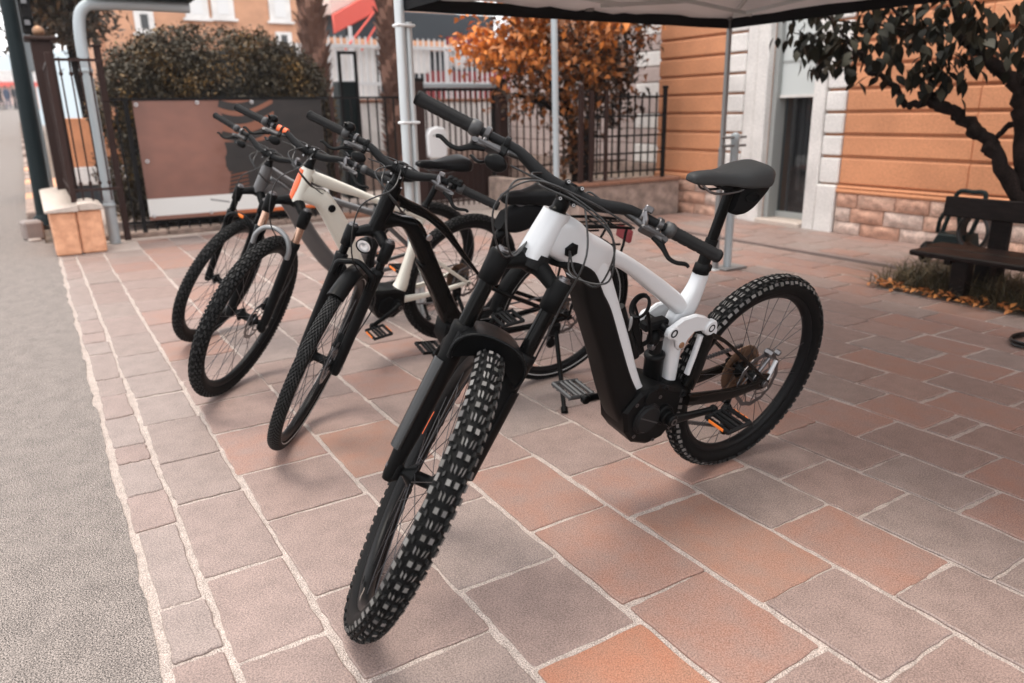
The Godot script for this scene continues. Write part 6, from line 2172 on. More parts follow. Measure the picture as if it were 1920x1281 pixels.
func gate() -> void:
	var g_ := thing("garden_gate", "brown iron garden gate between two square posts behind the bicycles", "gate", grid_xf(4.64, 0, 8.7))
	for u in [4.05, 5.23]:
		gbox("post", M.brown_iron, g_, u - 0.068, u + 0.068, 0.0, 1.565, 8.63, 8.77, 0.006)
		gbox("post_cap", M.dark_iron, g_, u - 0.075, u + 0.075, 1.565, 1.60, 8.62, 8.78, 0.008)
	gbox("top_beam", M.galvanised, g_, 4.12, 5.16, 1.49, 1.545, 8.68, 8.72, 0.006)
	gbox("top_rail", M.dark_iron, g_, 4.12, 5.16, 1.455, 1.487, 8.685, 8.715, 0.004)
	for y in [0.12, 0.62]:
		gbox("rail", M.brown_iron, g_, 4.12, 5.10, y - 0.015, y + 0.015, 8.69, 8.71)
	for i in 12:
		var u := 4.17 + 0.078 * i
		gbox("bar", M.brown_iron, g_, u - 0.009, u + 0.009, 0.06, 1.455, 8.692, 8.708)
	gbox("lock_stile", M.dark_iron, g_, 5.085, 5.125, 0.06, 1.455, 8.68, 8.72, 0.004)
	gbox("lower_panel", M.brown_iron, g_, 4.12, 5.08, 0.14, 0.58, 8.712, 8.716)
	var s := thing("letter_box", "white rounded letter box hanging on the garden gate", "letter box", grid_xf(4.25, 0.66, 8.62))
	var st := S()
	plate(st, [Vector2(4.12, 0.70), Vector2(4.17, 0.66), Vector2(4.34, 0.66), Vector2(4.385, 0.70), Vector2(4.39, 0.95), Vector2(4.35, 1.02), Vector2(4.26, 1.045), Vector2(4.16, 1.02), Vector2(4.115, 0.95)], -8.68, -8.58, 0.02)
	obj("body", st, M.white_plastic, s, inv(s) * grid_xf(0, 0, 0))
	gbox("slot", M.jamb, s, 4.18, 4.33, 0.93, 0.945, 8.574, 8.579)
	var f := thing("iron_fence", "brown iron railing between the garden gate and the set back wing", "fence", grid_xf(6.2, 0, 8.7))
	for y in [0.50, 1.38]:
		gbox("rail", M.brown_iron, f, 5.30, 7.3, y - 0.012, y + 0.012, 8.69, 8.71)
	for i in 18:
		var u := 5.36 + 0.106 * i
		gbox("bar", M.brown_iron, f, u - 0.008, u + 0.008, 0.36, 1.42, 8.692, 8.708)

func tent() -> void:
	var t := thing("canopy_tent", "folding canopy tent with pale roof, black valance and grey steel legs", "tent", grid_xf(3.1, 0, 2.2))
	var ua := 1.86
	var ub := 4.37
	var va := 4.10
	var vb := -0.60
	var y := 1.80
	var apex := W((ua + ub) / 2, 2.75, (va + vb) / 2)
	var cz := noise(FastNoiseLite.TYPE_SIMPLEX_SMOOTH, 1.2, 14, 3)
	var cs := [W(ua, y, va), W(ub, y, va), W(ub, y, vb), W(ua, y, vb)]
	var st := S()
	for k in 4:
		# each slope sags a little between eave and peak
		var a: Vector3 = cs[k]
		var b: Vector3 = cs[(k + 1) % 4]
		var n := 26
		st.set_smooth_group(0)
		for i in n:
			for j in n:
				var pt := func(ii: int, jj: int) -> Vector3:
					var tt := float(jj) / n
					var e := a.lerp(b, float(ii) / n)
					var pp := e.lerp(apex, tt)
					return pp - Vector3(0, (0.10 * sin(PI * tt) + 0.035 * (1.0 - tt) * cz.get_noise_2d(pp.x * 2.4 + pp.z, pp.z * 2.0)) * sin(PI * ii / n), 0)
				quad(st, pt.call(i, j), pt.call(i + 1, j), pt.call(i + 1, j + 1), pt.call(i, j + 1), Vector3.UP)
	gobj("roof", st, M.tent_fabric, t)
	st = S()
	for q in [[ua, ub, va, va], [ub, ub, va, vb], [ua, ub, vb, vb], [ua, ua, va, vb]]:
		var a := W(q[0], y - 0.030, q[2])
		var b := W(q[1], y - 0.030, q[3])
		gobj_valance(t, a, b)
	var k2 := 0
	for q in [[ua, va], [ub, va], [ub, vb], [ua, vb]]:
		var lg := group_part(t, "leg")
		var dark: bool = k2 == 1
		var m: Material = M.tent_pole_dark if dark else M.tent_pole
		if dark:
			gbox("outer_tube", m, lg, q[0] - 0.020, q[0] + 0.020, 0.0, 0.92, q[1] - 0.020, q[1] + 0.020, 0.004)
			gbox("inner_tube", m, lg, q[0] - 0.016, q[0] + 0.016, 0.9205, 1.80, q[1] - 0.016, q[1] + 0.016, 0.004)
			gbox("foot", M.tent_pole, lg, q[0] - 0.05, q[0] + 0.05, 0.0, 0.008, q[1] - 0.05, q[1] + 0.05, 0.003)
		else:
			st = S()
			rod(st, W(q[0] - 0.028, 0.0, q[1]), W(q[0] - 0.028, 2.02, q[1]), 0.0275, 16)
			gobj("tube", st, m, lg)
			st = S()
			rod(st, W(q[0] + 0.024, 0.0, q[1] + 0.012), W(q[0] + 0.024, 1.68, q[1] + 0.012), 0.022, 16)
			gobj("tube", st, m, lg)
			for yy in [1.66, 1.15, 0.55]:
				gbox("strap", M.white_plastic, lg, q[0] - 0.060, q[0] + 0.052, yy - 0.008, yy + 0.008, q[1] - 0.034, q[1] + 0.038, 0.006)
		k2 += 1
	# scissor struts under the eaves
	for q in [[ua, va, ub, va], [ub, va, ub, vb]]:
		var n2 := 2 if q[0] != q[2] else 3
		for i in n2:
			var p0 := W(lerpf(q[0], q[2], float(i) / n2), 0, lerpf(q[1], q[3], float(i) / n2))
			var p1 := W(lerpf(q[0], q[2], float(i + 1) / n2), 0, lerpf(q[1], q[3], float(i + 1) / n2))
			var ins := (apex - (p0 + p1) * 0.5)
			ins.y = 0
			ins = ins.normalized() * 0.20
			for s in 2:
				var st2 := S()
				beam(st2, p0 + ins * (1.0 + s * 0.3) + Vector3(0, 1.80 if s == 0 else 1.91, 0), p1 + ins * (1.0 + s * 0.3) + Vector3(0, 1.91 if s == 0 else 1.80, 0), 0.014, 0.026, 0.002)
				gobj("strut", st2, M.tent_pole, t)
	for q in [[ub, va], [(ua + ub) / 2, va], [ub, (va * 2 + vb) / 3]]:
		gbox("bracket", M.tent_pole_dark, t, q[0] - 0.035, q[0] + 0.030, 1.79, 1.86, q[1] - 0.03, q[1] + 0.03, 0.008)
	for c in [cs[1], cs[0]]:
		st = S()
		tube(st, [c + (apex - c) * 0.03 + Vector3(0, -0.01, 0), c.lerp(apex, 0.5) - Vector3(0, 0.03, 0), apex - Vector3(0, 0.04, 0)], 0.012, 8)
		gobj("roof_strut", st, M.tent_pole, t)

func gobj_valance(t: Node3D, a: Vector3, b: Vector3) -> void:
	var st := S()
	var n := 26
	var d := (b - a).normalized()
	var nrm := d.cross(Vector3.UP)
	for i in n:
		var p := a.lerp(b, float(i) / n)
		var q := a.lerp(b, float(i + 1) / n)
		var wa := nrm * 0.006 * sin(i * 1.3)
		var wb := nrm * 0.006 * sin((i + 1) * 1.3)
		st.set_smooth_group(0)
		quad(st, p + Vector3(0, 0.035, 0), q + Vector3(0, 0.035, 0), q - Vector3(0, 0.035, 0) + wb, p - Vector3(0, 0.035, 0) + wa, -nrm)
		quad(st, p + Vector3(0, 0.035, 0) + nrm * 0.003, q + Vector3(0, 0.035, 0) + nrm * 0.003, q - Vector3(0, 0.035, 0) + wb + nrm * 0.003, p - Vector3(0, 0.035, 0) + wa + nrm * 0.003, nrm)
	gobj("valance", st, M.tent_valance, t)

func small_furniture() -> void:
	var b := thing("bollard", "grey steel bollard clamped to the dark tent leg", "bollard", grid_xf(4.46, 0, 4.06))
	var st := S()
	lathe(st, [Vector2(0.031, 0.0), Vector2(0.031, 0.96), Vector2(0.034, 0.965), Vector2(0.034, 1.0), Vector2(0.022, 1.02), Vector2(0.0, 1.025)], grid_xf(4.46, 0, 4.06), 18)
	gobj("shaft", st, M.galvanised, b)
	gbox("base_plate", M.tent_pole_dark, b, 4.37, 4.60, 0.004, 0.020, 3.98, 4.14, 0.004)
	for y in [0.93, 0.99]:
		st = S()
		rod(st, W(4.30, y, 4.05), W(4.56, y, 4.05), 0.010, 8)
		gobj("clamp_rod", st, M.tent_pole_dark, b)
	# grey post behind the canopy
	var p := thing("steel_post", "plain grey steel post standing before the orange tree", "post", grid_xf(4.50, 0, 6.45))
	st = S()
	rod(st, W(4.53, 0, 6.45), W(4.48, 2.6, 6.45), 0.032, 16)
	gobj("shaft", st, M.galvanised, p)
	gbox("base_plate", M.galvanised, p, 4.43, 4.63, 0.002, 0.014, 6.35, 6.55, 0.003)
	# bench
	var bn := thing("park_bench", "dark brown wooden bench in front of the building's stone plinth", "bench", grid_xf(5.0, 0, 1.9))
	gbox("seat_board", M.bench_wood, bn, 4.74, 4.955, 0.265, 0.30, 0.7, 2.79, 0.008)
	gbox("seat_board", M.bench_wood, bn, 4.963, 5.18, 0.265, 0.30, 0.7, 2.83, 0.008)
	gbox("back_board", M.bench_wood, bn, 5.20, 5.235, 0.47, 0.605, 0.7, 2.86, 0.008, Basis(Vector3(0, 0, 1), -0.10))
	for v in [2.5, 1.45, 0.85]:
		gbox("leg", M.bench_wood, bn, 4.82, 4.90, 0.0, 0.262, v - 0.05, v + 0.05, 0.006)
		gbox("leg", M.bench_wood, bn, 5.10, 5.18, 0.0, 0.262, v - 0.05, v + 0.05, 0.006)
		gbox("support", M.bench_wood, bn, 4.80, 5.20, 0.225, 0.262, v + 0.052, v + 0.09, 0.004)
		gbox("back_post", M.bench_wood, bn, 5.236, 5.275, 0.0, 0.58, v - 0.06, v + 0.06, 0.006)
	# machine with hose reel behind the bench
	var mc := thing("cleaning_machine", "dark green wheeled machine with handle and coiled hose behind the bench", "machine", grid_xf(5.9, 0.02, 3.08))
	st = S()
	plate(st, [Vector2(-3.28, 0.10), Vector2(-2.96, 0.10), Vector2(-3.00, 0.26), Vector2(-3.20, 0.26)], 5.78, 6.0, 0.02)
	obj("body", st, M.machine_green, mc, inv(mc) * Transform3D(Basis(-LV, Vector3.UP, CU), Vector3.ZERO))
	st = S()
	tube(st, spline([W(5.9, 0.24, 3.23), W(5.92, 0.40, 3.20), W(5.93, 0.555, 3.165), W(5.93, 0.565, 3.06), W(5.93, 0.555, 2.965), W(5.92, 0.40, 2.985), W(5.9, 0.24, 3.02)], 5), 0.017, 10)
	tube(st, spline([W(5.82, 0.26, 3.22), W(5.80, 0.36, 3.20), W(5.80, 0.44, 3.15), W(5.80, 0.44, 3.08), W(5.82, 0.26, 3.05)], 5), 0.016, 10)
	gobj("handle", st, M.machine_green, mc)
	st = S()
	for k in 6:
		var pts := []
		for i in 28:
			var a := TAU * i / 28
			pts.append(W(5.76 + 0.018 * k, 0.30 + 0.125 * sin(a), 2.93 + 0.105 * cos(a)))
		tube(st, pts, 0.013, 8, true)
	gobj("hose_coil", st, M.cable, mc)
	for v in [3.27, 2.93]:
		st = S()
		disc(st, W(5.80, 0.10, v), LV, 0.085, 0.05, 22, 0.01)
		gobj("wheel", st, M.tyre, mc)
	# coil of cable on the paving
	var cc := thing("cable_coil", "black cable coiled flat on the paving near the right edge", "cable", grid_xf(4.25, 0, 1.82))
	st = S()
	for k in 4:
		var pts := []
		for i in 30:
			var a := TAU * i / 30
			pts.append(W(4.26 + (0.11 + 0.012 * k) * cos(a + k), 0.012 + 0.009 * (k % 3), 1.78 + (0.10 - 0.006 * k) * sin(a + k)))
		tube(st, pts, 0.006, 7, true)
	gobj("coil", st, M.cable, cc)

func grass_patch() -> void:
	var s := setting("ground")
	var st := S()
	st.set_smooth_group(0)
	quad(st, W(4.76, 0.004, -0.5), W(4.79, 0.004, 3.02), W(5.46, 0.010, 3.14), W(5.46, 0.010, -0.5), Vector3.UP)
	gobj("soil", st, M.soil, s)
	var p := thing("grass", "rough grass and dry leaves growing under the bench", "grass", grid_xf(5.1, 0, 2.0))
	p.set_meta("kind", "stuff")
	var r := RandomNumberGenerator.new()
	r.seed = 9
	var blade := S()
	tri(blade, Vector3(-0.005, 0, 0), Vector3(0.005, 0, 0), Vector3(0.004, 0.5, 0.06), Vector3.BACK)
	tri(blade, Vector3(-0.005, 0, 0), Vector3(0.004, 0.5, 0.06), Vector3(-0.003, 0.5, 0.06), Vector3.BACK)
	tri(blade, Vector3(-0.003, 0.5, 0.06), Vector3(0.004, 0.5, 0.06), Vector3(0, 0.9, 0.25), Vector3.BACK)
	var xfs := []
	var cols := []
	for i in 6500:
		var v := r.randf_range(0.3, 3.08)
		var u := 4.80 + 0.64 * pow(r.randf(), 0.8)
		var h := r.randf_range(0.06, 0.17) * (0.7 if u < 4.9 else 1.1)
		xfs.append(Transform3D(Basis.from_euler(Vector3(r.randf_range(-0.35, 0.35), r.randf_range(0, TAU), 0)).scaled(Vector3(1.0, h / 0.9, 0.5)), W(u, 0.005, v)))
		cols.append(Color(0.040, 0.034, 0.018).lerp(Color(0.16, 0.11, 0.05), r.randf() * r.randf()))
	scatter("blades", p, done(blade), xfs, cols)
	xfs = []
	cols = []
	for i in 420:
		var v := r.randf_range(0.3, 3.08)
		var u := 4.775 + absf(r.randfn()) * 0.05
		xfs.append(Transform3D(Basis.from_euler(Vector3(r.randf_range(-0.9, 0.3), r.randf_range(0, TAU), r.randf_range(-0.5, 0.5))), W(u, 0.014 + r.randf() * 0.03, v)))
		cols.append(Color(0.62, 0.24, 0.06).lerp(Color(0.35, 0.12, 0.04), r.randf()))
	scatter("dry_leaves", p, leaf_mesh(0.05, 0.03), xfs, cols)

func big_tree() -> void:
	var t := thing("leafy_tree", "dark tree with large drooping leaves overhanging the bench", "tree", grid_xf(5.4, 0, 2.1))
	var r := RandomNumberGenerator.new()
	r.seed = 17
	var limbs := [
		[[5.40, 0.0, 2.08], [5.38, 0.3, 2.22], [5.35, 0.59, 2.44], [5.35, 0.84, 2.63], [5.35, 0.95, 2.71], [5.35, 1.03, 2.80], [5.34, 1.10, 2.89], [5.32, 1.17, 2.99], [5.30, 1.22, 3.11]],
		[[5.30, 1.22, 3.11], [5.28, 1.195, 3.19], [5.27, 1.20, 3.27], [5.27, 1.32, 3.36], [5.25, 1.44, 3.55], [5.24, 1.56, 3.64], [5.22, 1.70, 3.78], [5.2, 1.85, 3.95]],
		[[5.30, 1.21, 3.09], [5.28, 1.39, 3.13], [5.25, 1.54, 3.17], [5.22, 1.68, 3.26], [5.15, 1.85, 3.40]],
		[[5.35, 0.95, 2.71], [5.37, 1.02, 2.65], [5.40, 1.09, 2.58]],
		[[5.42, 0.0, 2.02], [5.41, 0.4, 2.25], [5.40, 0.7, 2.46], [5.40, 1.08, 2.56], [5.40, 1.29, 2.61], [5.38, 1.40, 2.73], [5.35, 1.50, 2.85], [5.32, 1.66, 2.98], [5.3, 1.85, 3.04], [5.25, 2.2, 3.1]],
		[[5.40, 1.29, 2.61], [5.3, 1.55, 2.45], [5.2, 1.85, 2.35]],
		[[5.24, 1.56, 3.64], [5.15, 1.66, 3.9], [5.1, 1.74, 4.15]],
		[[5.22, 1.68, 3.26], [5.1, 1.74, 3.55], [5.0, 1.78, 3.75]]]
	var rads := [[0.085, 0.08, 0.075, 0.068, 0.060, 0.056], [0.040, 0.034, 0.030, 0.024, 0.016], [0.030, 0.024, 0.016], [0.03, 0.03], [0.09, 0.085, 0.08, 0.06, 0.045, 0.03], [0.035, 0.025, 0.015], [0.014, 0.006], [0.014, 0.006]]
	for i in limbs.size():
		var st := S()
		var pts := []
		for q in limbs[i]:
			pts.append(W(q[0], q[1], q[2]))
		var fine := spline(pts, 5)
		for k in range(1, fine.size() - 1):
			fine[k] += Vector3(r.randfn(), r.randfn(), r.randfn()) * 0.010
		var rl := []
		for k in fine.size():
			rl.append(rad_at(rads[i], float(k) / (fine.size() - 1)) * 0.64 * r.randf_range(0.84, 1.18))
		tube(st, fine, rl, 11)
		gobj("trunk" if i in [0, 4] else "limb", st, M.bark, t)
	# leaves hang in bunches from the twigs
	var bunches := [[1.70, 4.25, 5], [1.66, 4.10, 14], [1.70, 3.98, 30], [1.60, 3.90, 26], [1.52, 3.80, 24], [1.46, 3.70, 14], [1.68, 3.80, 24], [1.72, 3.62, 26], [1.62, 3.48, 18], [1.48, 3.44, 16], [1.40, 3.34, 12], [1.72, 3.40, 24], [1.70, 3.22, 30], [1.55, 3.14, 26], [1.42, 3.06, 24], [1.34, 3.10, 14], [1.30, 3.00, 10], [1.62, 3.02, 30], [1.50, 2.92, 24], [1.72, 2.95, 26], [1.70, 2.78, 22], [1.62, 2.66, 22], [1.52, 2.58, 16], [1.42, 2.62, 10], [1.72, 2.50, 26], [1.55, 2.44, 20], [1.46, 2.34, 14], [1.85, 3.5, 30], [1.88, 3.0, 30], [1.9, 2.5, 30], [1.85, 4.0, 24], [1.30, 3.32, 4], [1.36, 2.86, 8]]
	var me := [big_leaf_mesh(0.108, 0.060), big_leaf_mesh(0.095, 0.056), big_leaf_mesh(0.125, 0.064)]
	var n := 0
	var rest := {}
	for q in bunches:
		for k in q[2]:
			var p := W(5.22 + r.randfn() * 0.16, q[0] + 0.02 + r.randfn() * 0.055, q[1] + r.randfn() * 0.075)
			var bs := Basis(Vector3.UP, r.randf_range(0, TAU)) * Basis(Vector3.RIGHT, r.randf_range(0.35, 1.5)) * Basis(Vector3(0, 0, 1), r.randf_range(-0.7, 0.7))
			var s := r.randf_range(0.75, 1.15)
			var xf := Transform3D(bs.scaled(Vector3(s, s, s)), p)
			var m: Material = M["big_leaf_%d" % [0, 1, 2, 0, 1, 2, 3][r.randi_range(0, 6)]]
			var ms: Mesh = me[r.randi_range(0, 2)]
			if n < 300:
				inst("leaf", ms, m, t, inv(t) * xf)
			else:
				if not rest.has(m):
					rest[m] = S()
				rest[m].append_from(ms, 0, xf)
			n += 1
	for m in rest:
		var o := inst("leaves", rest[m].commit(), m, t, inv(t))
		o.set_meta("kind", "stuff")

func far_things() -> void:
	var gd := setting("terrain")
	gbox("garden_ground", M.garden_ground, gd, 0.31, 40.0, -0.03, 0.002, 9.02, 16.0)
	gbox("garden_ground", M.garden_ground, gd, 0.48, 7.3, -0.03, 0.001, 8.6, 9.018)
	# white railings and stalls behind the garden
	var f := thing("white_railing", "pale grey metal railing far behind the garden gate", "fence", grid_xf(6.5, 0, 13.0))
	for y in [0.9, 1.70, 2.30]:
		gbox("rail", M.fence_grey, f, 4.2, 9.6, y - 0.03, y + 0.03, 12.98, 13.02)
	for i in 50:
		var u := 4.2 + 0.108 * i
		gbox("bar", M.fence_grey, f, u - 0.013, u + 0.013, 0.0, 2.46, 13.02, 13.04)
	gbox("post", M.fence_grey, f, 6.62, 6.72, 0.0, 2.34, 12.95, 12.975, 0.01)
	var st1 := thing("market_stall", "white walled stall with a dark awning behind the pale railing", "stall", grid_xf(6.6, 0, 14.6))
	gbox("wall", M.white_far, st1, 4.4, 5.9, 1.2, 2.45, 14.4, 14.5)
	gbox("wall", M.white_far, st1, 6.3, 7.0, 1.95, 2.45, 14.3, 14.42)
	gbox("wall", M.red_dark, st1, 6.9, 9.2, 0.0, 2.0, 14.3, 14.4)
	gbox("wall", M.awning_dark, st1, 4.2, 9.4, 0.0, 2.5, 15.9, 16.0)
	gbox("awning", M.awning_dark, st1, 5.2, 8.3, 2.62, 3.12, 14.0, 16.0, 0.02, Basis(Vector3.RIGHT, 0.1))
	gbox("fascia", M.red_dark, st1, 7.2, 9.0, 2.46, 2.60, 13.9, 14.0)
	for q in [[7.55, 2.22], [5.0, 1.2]]:
		var o2 := S()
		ball(o2, W(q[0], q[1], 14.1), Vector3(0.2, 0.2, 0.08), 12)
		gobj("white_sign", o2, M.white_plastic, st1)
	var rt := thing("red_awning", "sloping red canopy with a pale top between the palm trunks", "awning", grid_xf(5.4, 0, 14.2))
	var st := S()
	plate(st, [Vector2(4.95, 2.58), Vector2(6.1, 3.12), Vector2(6.1, 3.50), Vector2(4.95, 2.90)], -14.0, -13.9, 0.02)
	obj("red_edge", st, M.awning_red, rt, inv(rt) * grid_xf(0, 0, 0))
	st = S()
	plate(st, [Vector2(4.95, 2.902), Vector2(6.1, 3.502), Vector2(6.1, 3.75), Vector2(5.1, 3.5), Vector2(4.95, 3.3)], -15.5, -14.02, 0.02)
	obj("pale_top", st, M.awning_pale, rt, inv(rt) * grid_xf(0, 0, 0))
	for q in [[5.05, 2.30, 5.75, 3.0], [5.35, 2.3, 5.75, 2.75]]:
		st = S()
		rod(st, W(q[0], q[1], 13.7), W(q[2], q[3], 13.9), 0.02, 8)
		gobj("stay", st, M.awning_red, rt)
	st = S()
	rod(st, W(5.2, 0, 13.8), W(5.2, 2.7, 13.8), 0.035, 8)
	gobj("pole", st, M.fence_grey, rt)
	var cab := thing("utility_cabinet", "dark green cabinet under a thin black frame behind the fence", "cabinet", grid_xf(4.05, 0, 11.0))
	gbox("body", M.machine_green, cab, 3.92, 4.2, 0.0, 1.66, 11.02, 11.3, 0.02)
	for u in [3.94, 4.18]:
		gbox("frame_post", M.dark_iron, cab, u - 0.02, u + 0.02, 0.0, 2.02, 10.96, 11.0)
	gbox("frame_top", M.dark_iron, cab, 3.92, 4.2, 2.02, 2.06, 10.96, 11.0)
	var pw := thing("pink_wall", "pale pink low wall behind the garden gate", "wall", grid_xf(5.5, 0, 12.0))
	gbox("wall", M.planter_wall, pw, 4.3, 8.4, 0.0, 0.62, 11.9, 12.0, 0.01)
	gbox("upper_wall", M.white_far, pw, 4.3, 8.4, 0.63, 1.38, 12.02, 12.1, 0.01)
	gbox("cap", M.terracotta, pw, 4.28, 8.42, 1.38, 1.43, 11.98, 12.14, 0.01)
	# bits seen through the road side railing
	var ow := thing("orange_wall", "orange wall seen through the road side railing", "wall", grid_xf(0.8, 0, 12.6))
	gbox("wall", M.plaster_orange, ow, 0.32, 1.6, 0.55, 1.22, 12.6, 12.8, 0.01)
	gbox("foot", M.white_far, ow, 0.32, 1.6, 0.30, 0.548, 12.55, 12.8, 0.01)
	gbox("base", M.awning_dark, ow, 0.32, 1.6, 0.0, 0.298, 12.6, 12.8, 0.01)
	var rk := thing("road_kerb", "pale orange kerb running away along the road past the lamp post", "kerb", grid_xf(-0.08, 0, 12.0))
	var kv := 10.9
	while kv < 46.0:
		var kl := 1.0 if kv < 20.0 else 3.0
		gbox("kerb_stone", M.pillar_stone if int(kv) % 3 == 0 else M.planter_wall, rk, -0.16, 0.02, road_y(kv) - 0.3, road_y(kv) + 0.14, kv, kv + kl - 0.02, 0.015)
		kv += kl
	# far apartment house
	var h := thing("apartment_house", "orange apartment house with white shutters far behind the hedge", "house", grid_xf(6.0, 0, 29.0))
	gbox("wall", M.plaster_far, h, 2.6, 15.0, 0.0, 9.0, 28.2, 36.0)
	gbox("side_wall", M.plaster_far, h, 2.45, 2.598, 0.0, 9.0, 28.6, 36.0)
	var st3 := S()
	plate(st3, [Vector2(2.0, 9.0), Vector2(15.5, 9.0), Vector2(14.0, 10.8), Vector2(3.5, 10.8)], -36.4, -27.8, 0.02)
	obj("roof", st3, M.roof_tile, h, inv(h) * grid_xf(0, 0, 0))
	for q in [[5.05, 5.78, 4.30, 5.7], [5.88, 6.60, 4.33, 5.7], [3.50, 4.08, 3.80, 4.45], [7.76, 8.5, 4.32, 5.7], [7.9, 8.46, 3.30, 3.98], [3.4, 4.1, 6.2, 7.6], [5.1, 5.8, 6.8, 8.2], [8.0, 8.6, 6.8, 8.2], [10.0, 10.7, 4.3, 5.7], [11.8, 12.5, 4.3, 5.7]]:
		var w := group_part(h, "window")
		gbox("frame", M.white_far, w, q[0], q[1], q[2], q[3], 28.12, 28.2, 0.02)
		gbox("pane", M.window_dark if q[2] < 3.9 else M.white_plastic, w, q[0] + 0.18, q[1] - 0.18, q[2] + 0.12, q[3] - 0.1, 28.10, 28.119)
		gbox("sill", M.white_far, w, q[0] - 0.08, q[1] + 0.08, q[2] - 0.08, q[2] - 0.002, 28.04, 28.2)
	# dark tree over the road side railing
	var t := thing("dark_tree", "dark brownish tree behind the gate pillar at upper left", "tree", grid_xf(1.0, 0, 14.5))
	st = S()
	tube(st, [W(1.0, 0, 14.6), W(0.95, 1.5, 14.6), W(0.8, 3.2, 14.6)], [0.16, 0.13, 0.08], 10)
	gobj("trunk", st, M.bark, t)
	var r := RandomNumberGenerator.new()
	r.seed = 23
	var xfs := []
	var cols := []
	for i in 60:
		var d := Vector3(r.randfn(), r.randfn(), r.randfn()).normalized() * pow(r.randf(), 0.4)
		var q := Vector3(0.62, 3.35, 14.6) + d * Vector3(0.95, 1.15, 1.0)
		var warm := r.randf()
		for k in 190:
			var p := q + Vector3(r.randfn(), r.randfn() * 0.7, r.randfn()) * 0.22
			xfs.append(Transform3D(any_basis(r, r.randf_range(0.7, 1.4)), W(p.x, p.y, p.z)))
			cols.append(Color(0.030, 0.022, 0.012).lerp(Color(0.20, 0.095, 0.03), clampf(warm * warm + r.randf_range(-0.3, 0.2), 0, 1)))
	scatter("foliage", t, leaf_mesh(0.13, 0.06), xfs, cols)
	# people and stalls down the road
	var y := road_y(70.0)
	person(-1.15, y, 70.0, M.clothes_dark, "person in dark clothes walking far down the road, leftmost of three", 0.3)
	person(-0.75, y, 71.5, M.clothes_blue, "person in a blue jacket far down the road, middle of three", 1.2)
	person(-0.28, y, 70.0, M.clothes_dark, "person in dark clothes nearest the lamp post far down the road", -0.4)
	var ps := thing("street_stall", "pale stall with a reddish canopy far down the road", "stall", grid_xf(-2.0, road_y(84.0), 84.0))
	gbox("counter", M.awning_pale, ps, -6.0, 1.5, road_y(84.0) - 0.4, road_y(84.0) + 1.9, 84.0, 86.0)
	gbox("canopy", M.white_far, ps, -6.5, 2.0, road_y(84.0) + 1.92, road_y(84.0) + 2.9, 83.0, 87.0)
	gbox("trim", M.awning_red, ps, -6.5, 2.0, road_y(84.0) + 1.5, road_y(84.0) + 1.9, 82.9, 83.0)
	# hills
	var hl := setting("hills")
	var nz := noise(FastNoiseLite.TYPE_SIMPLEX_SMOOTH, 0.02, 2, 4)
	st = S()
	st.set_smooth_group(0)
	var hp := func(i: int, j: int) -> Vector3:
		var u := -260.0 + 17.0 * i
		var v := 230.0 + 22.0 * j
		var hgt := (26.0 + 14.0 * nz.get_noise_2d(u * 0.6, v * 0.3)) * sin(PI * clampf(j / 10.0, 0, 1)) - 2.0
		return W(u, hgt, v)
	for i in 40:
		for j in 10:
			quad(st, hp.call(i, j), hp.call(i + 1, j), hp.call(i + 1, j + 1), hp.call(i, j + 1), Vector3.UP)
	gobj("slope", st, M.hill, hl)

func person(u: float, y: float, v: float, m: Material, label: String, turn: float) -> void:
	var p := thing("person", label, "person", grid_xf(u, y, v) * Transform3D(Basis(Vector3.UP, turn), Vector3.ZERO), "people walking far down the road")
	var st := S()
	# one figure: hips and torso loft, legs mid stride, arms hanging
	slab(st, [[-0.09, 0.84, 0.09, 0.84, 0.15], [-0.10, 0.98, 0.10, 0.98, 0.165], [-0.09, 1.15, 0.10, 1.15, 0.15], [-0.10, 1.36, 0.10, 1.36, 0.19], [-0.07, 1.46, 0.06, 1.46, 0.13], [-0.045, 1.50, 0.045, 1.50, 0.055]], 0.8, 14)
	for s in [-1.0, 1.0]:
		tube(st, spline([Vector3(0.0, 0.90, s * 0.08), Vector3(0.08 * s, 0.48, s * 0.09), Vector3(0.10 * s - 0.04, 0.07, s * 0.09)], 5), [0.088, 0.062, 0.045], 10)
		tube(st, spline([Vector3(0.0, 1.40, s * 0.17), Vector3(-0.04 * s, 1.13, s * 0.22), Vector3(0.06 - 0.06 * s, 0.86, s * 0.22)], 5), [0.055, 0.044, 0.034], 9)
		tube(st, [Vector3(0.10 * s - 0.08, 0.045, s * 0.09), Vector3(0.10 * s + 0.15, 0.035, s * 0.10)], [0.045, 0.035], 8)
	obj("body", st, m, p)
	st = S()
	ball(st, Vector3(0.01, 1.615, 0), Vector3(0.095, 0.12, 0.078), 14)
	tube(st, [Vector3(0.0, 1.48, 0), Vector3(0.0, 1.56, 0)], 0.05, 10)
	ball(st, Vector3(0.10, 1.60, 0), Vector3(0.018, 0.022, 0.014), 8)
	for s in [-1.0, 1.0]:
		ball(st, Vector3(0.03, 0.83, s * 0.22), Vector3(0.03, 0.06, 0.022), 8)
	obj("head_and_hands", st, M.skin, p)
	st = S()
	ball(st, Vector3(-0.015, 1.645, 0), Vector3(0.098, 0.105, 0.086), 14)
	obj("hair", st, M.clothes_dark, p)

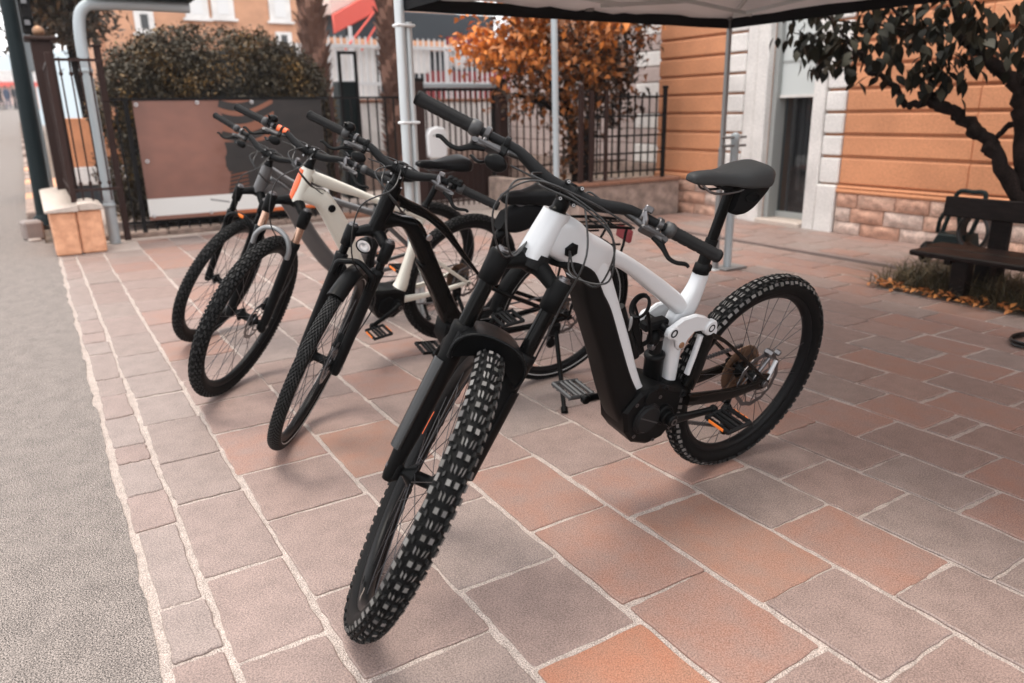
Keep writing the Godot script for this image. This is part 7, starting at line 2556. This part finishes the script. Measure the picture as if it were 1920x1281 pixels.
# ------------------------------------------------------------------ the scene
func _ready() -> void:
	rng.seed = 20240
	make_camera_and_light()
	make_materials()
	ground()
	edge_strip()
	facade()
	planter()
	fences()
	gate()
	tent()
	far_things()
	hedge()
	palm(3.46, 10.5, 0.20, "shaggy palm trunk beside the hedge, left of the two palms", -0.04)
	palm(4.55, 10.5, 0.165, "shaggy palm trunk just left of the white tent leg, right of the two palms", -0.06)
	orange_tree()
	big_tree()
	grass_patch()
	white_bike()
	other_bikes()
	banner()
	grey_pole()
	small_furniture()

func make_camera_and_light() -> void:
	var pitch := 0.29488
	var roll := -0.01824
	var F := Vector3(0, -sin(pitch), -cos(pitch))
	var U := Vector3(0, cos(pitch), -sin(pitch))
	var R := Vector3(1, 0, 0)
	var R2 := R * cos(roll) + U * sin(roll)
	var U2 := U * cos(roll) - R * sin(roll)
	var cam := Camera3D.new()
	cam.name = "camera"
	add_child(cam)
	cam.transform = Transform3D(Basis(R2, U2, -F), Vector3(0, 1.2, 0))
	cam.fov = 48.57
	cam.near = 0.05
	cam.far = 900.0
	var ca := CameraAttributesPhysical.new()
	ca.frustum_focal_length = 26.594
	ca.frustum_focus_distance = 2.12
	ca.frustum_near = 0.05
	ca.frustum_far = 900.0
	ca.exposure_aperture = 2.6
	cam.attributes = ca
	cam.current = true

	var sky_m := ProceduralSkyMaterial.new()
	sky_m.sky_top_color = Color(0.84, 0.84, 0.85)
	sky_m.sky_horizon_color = Color(0.92, 0.92, 0.92)
	sky_m.sky_curve = 0.25
	sky_m.ground_bottom_color = Color(0.45, 0.40, 0.37)
	sky_m.ground_horizon_color = Color(0.75, 0.72, 0.70)
	var cover := NoiseTexture2D.new()
	cover.width = 1024
	cover.height = 512
	cover.seamless = true
	cover.noise = noise(FastNoiseLite.TYPE_SIMPLEX_SMOOTH, 0.006, 4, 5)
	var gr := Gradient.new()
	gr.offsets = PackedFloat32Array([0.3, 0.75])
	gr.colors = PackedColorArray([Color(0.72, 0.74, 0.78, 0.0), Color(1, 0.99, 0.98, 0.5)])
	cover.color_ramp = gr
	sky_m.sky_cover = cover
	var sky := Sky.new()
	sky.sky_material = sky_m
	var e := Environment.new()
	e.background_mode = Environment.BG_SKY
	e.sky = sky
	e.background_energy_multiplier = 1.0
	e.tonemap_mode = Environment.TONE_MAPPER_LINEAR
	e.tonemap_exposure = 2.6
	e.sdfgi_enabled = true
	e.ssao_enabled = true
	e.ssil_enabled = true
	e.fog_enabled = true
	e.fog_density = 0.0008
	e.fog_light_color = Color(0.86, 0.87, 0.90)
	var we := WorldEnvironment.new()
	we.name = "environment"
	we.environment = e
	add_child(we)
	var sun := DirectionalLight3D.new()
	sun.name = "overcast_sun"
	sun.light_energy = 0.42
	sun.light_color = Color(1.0, 0.965, 0.92)
	sun.light_angular_distance = 24.0
	sun.shadow_enabled = true
	add_child(sun)
	sun.look_at_from_position(W(0.4, 9, 3.4), W(1.5, 0, 2), Vector3.UP)
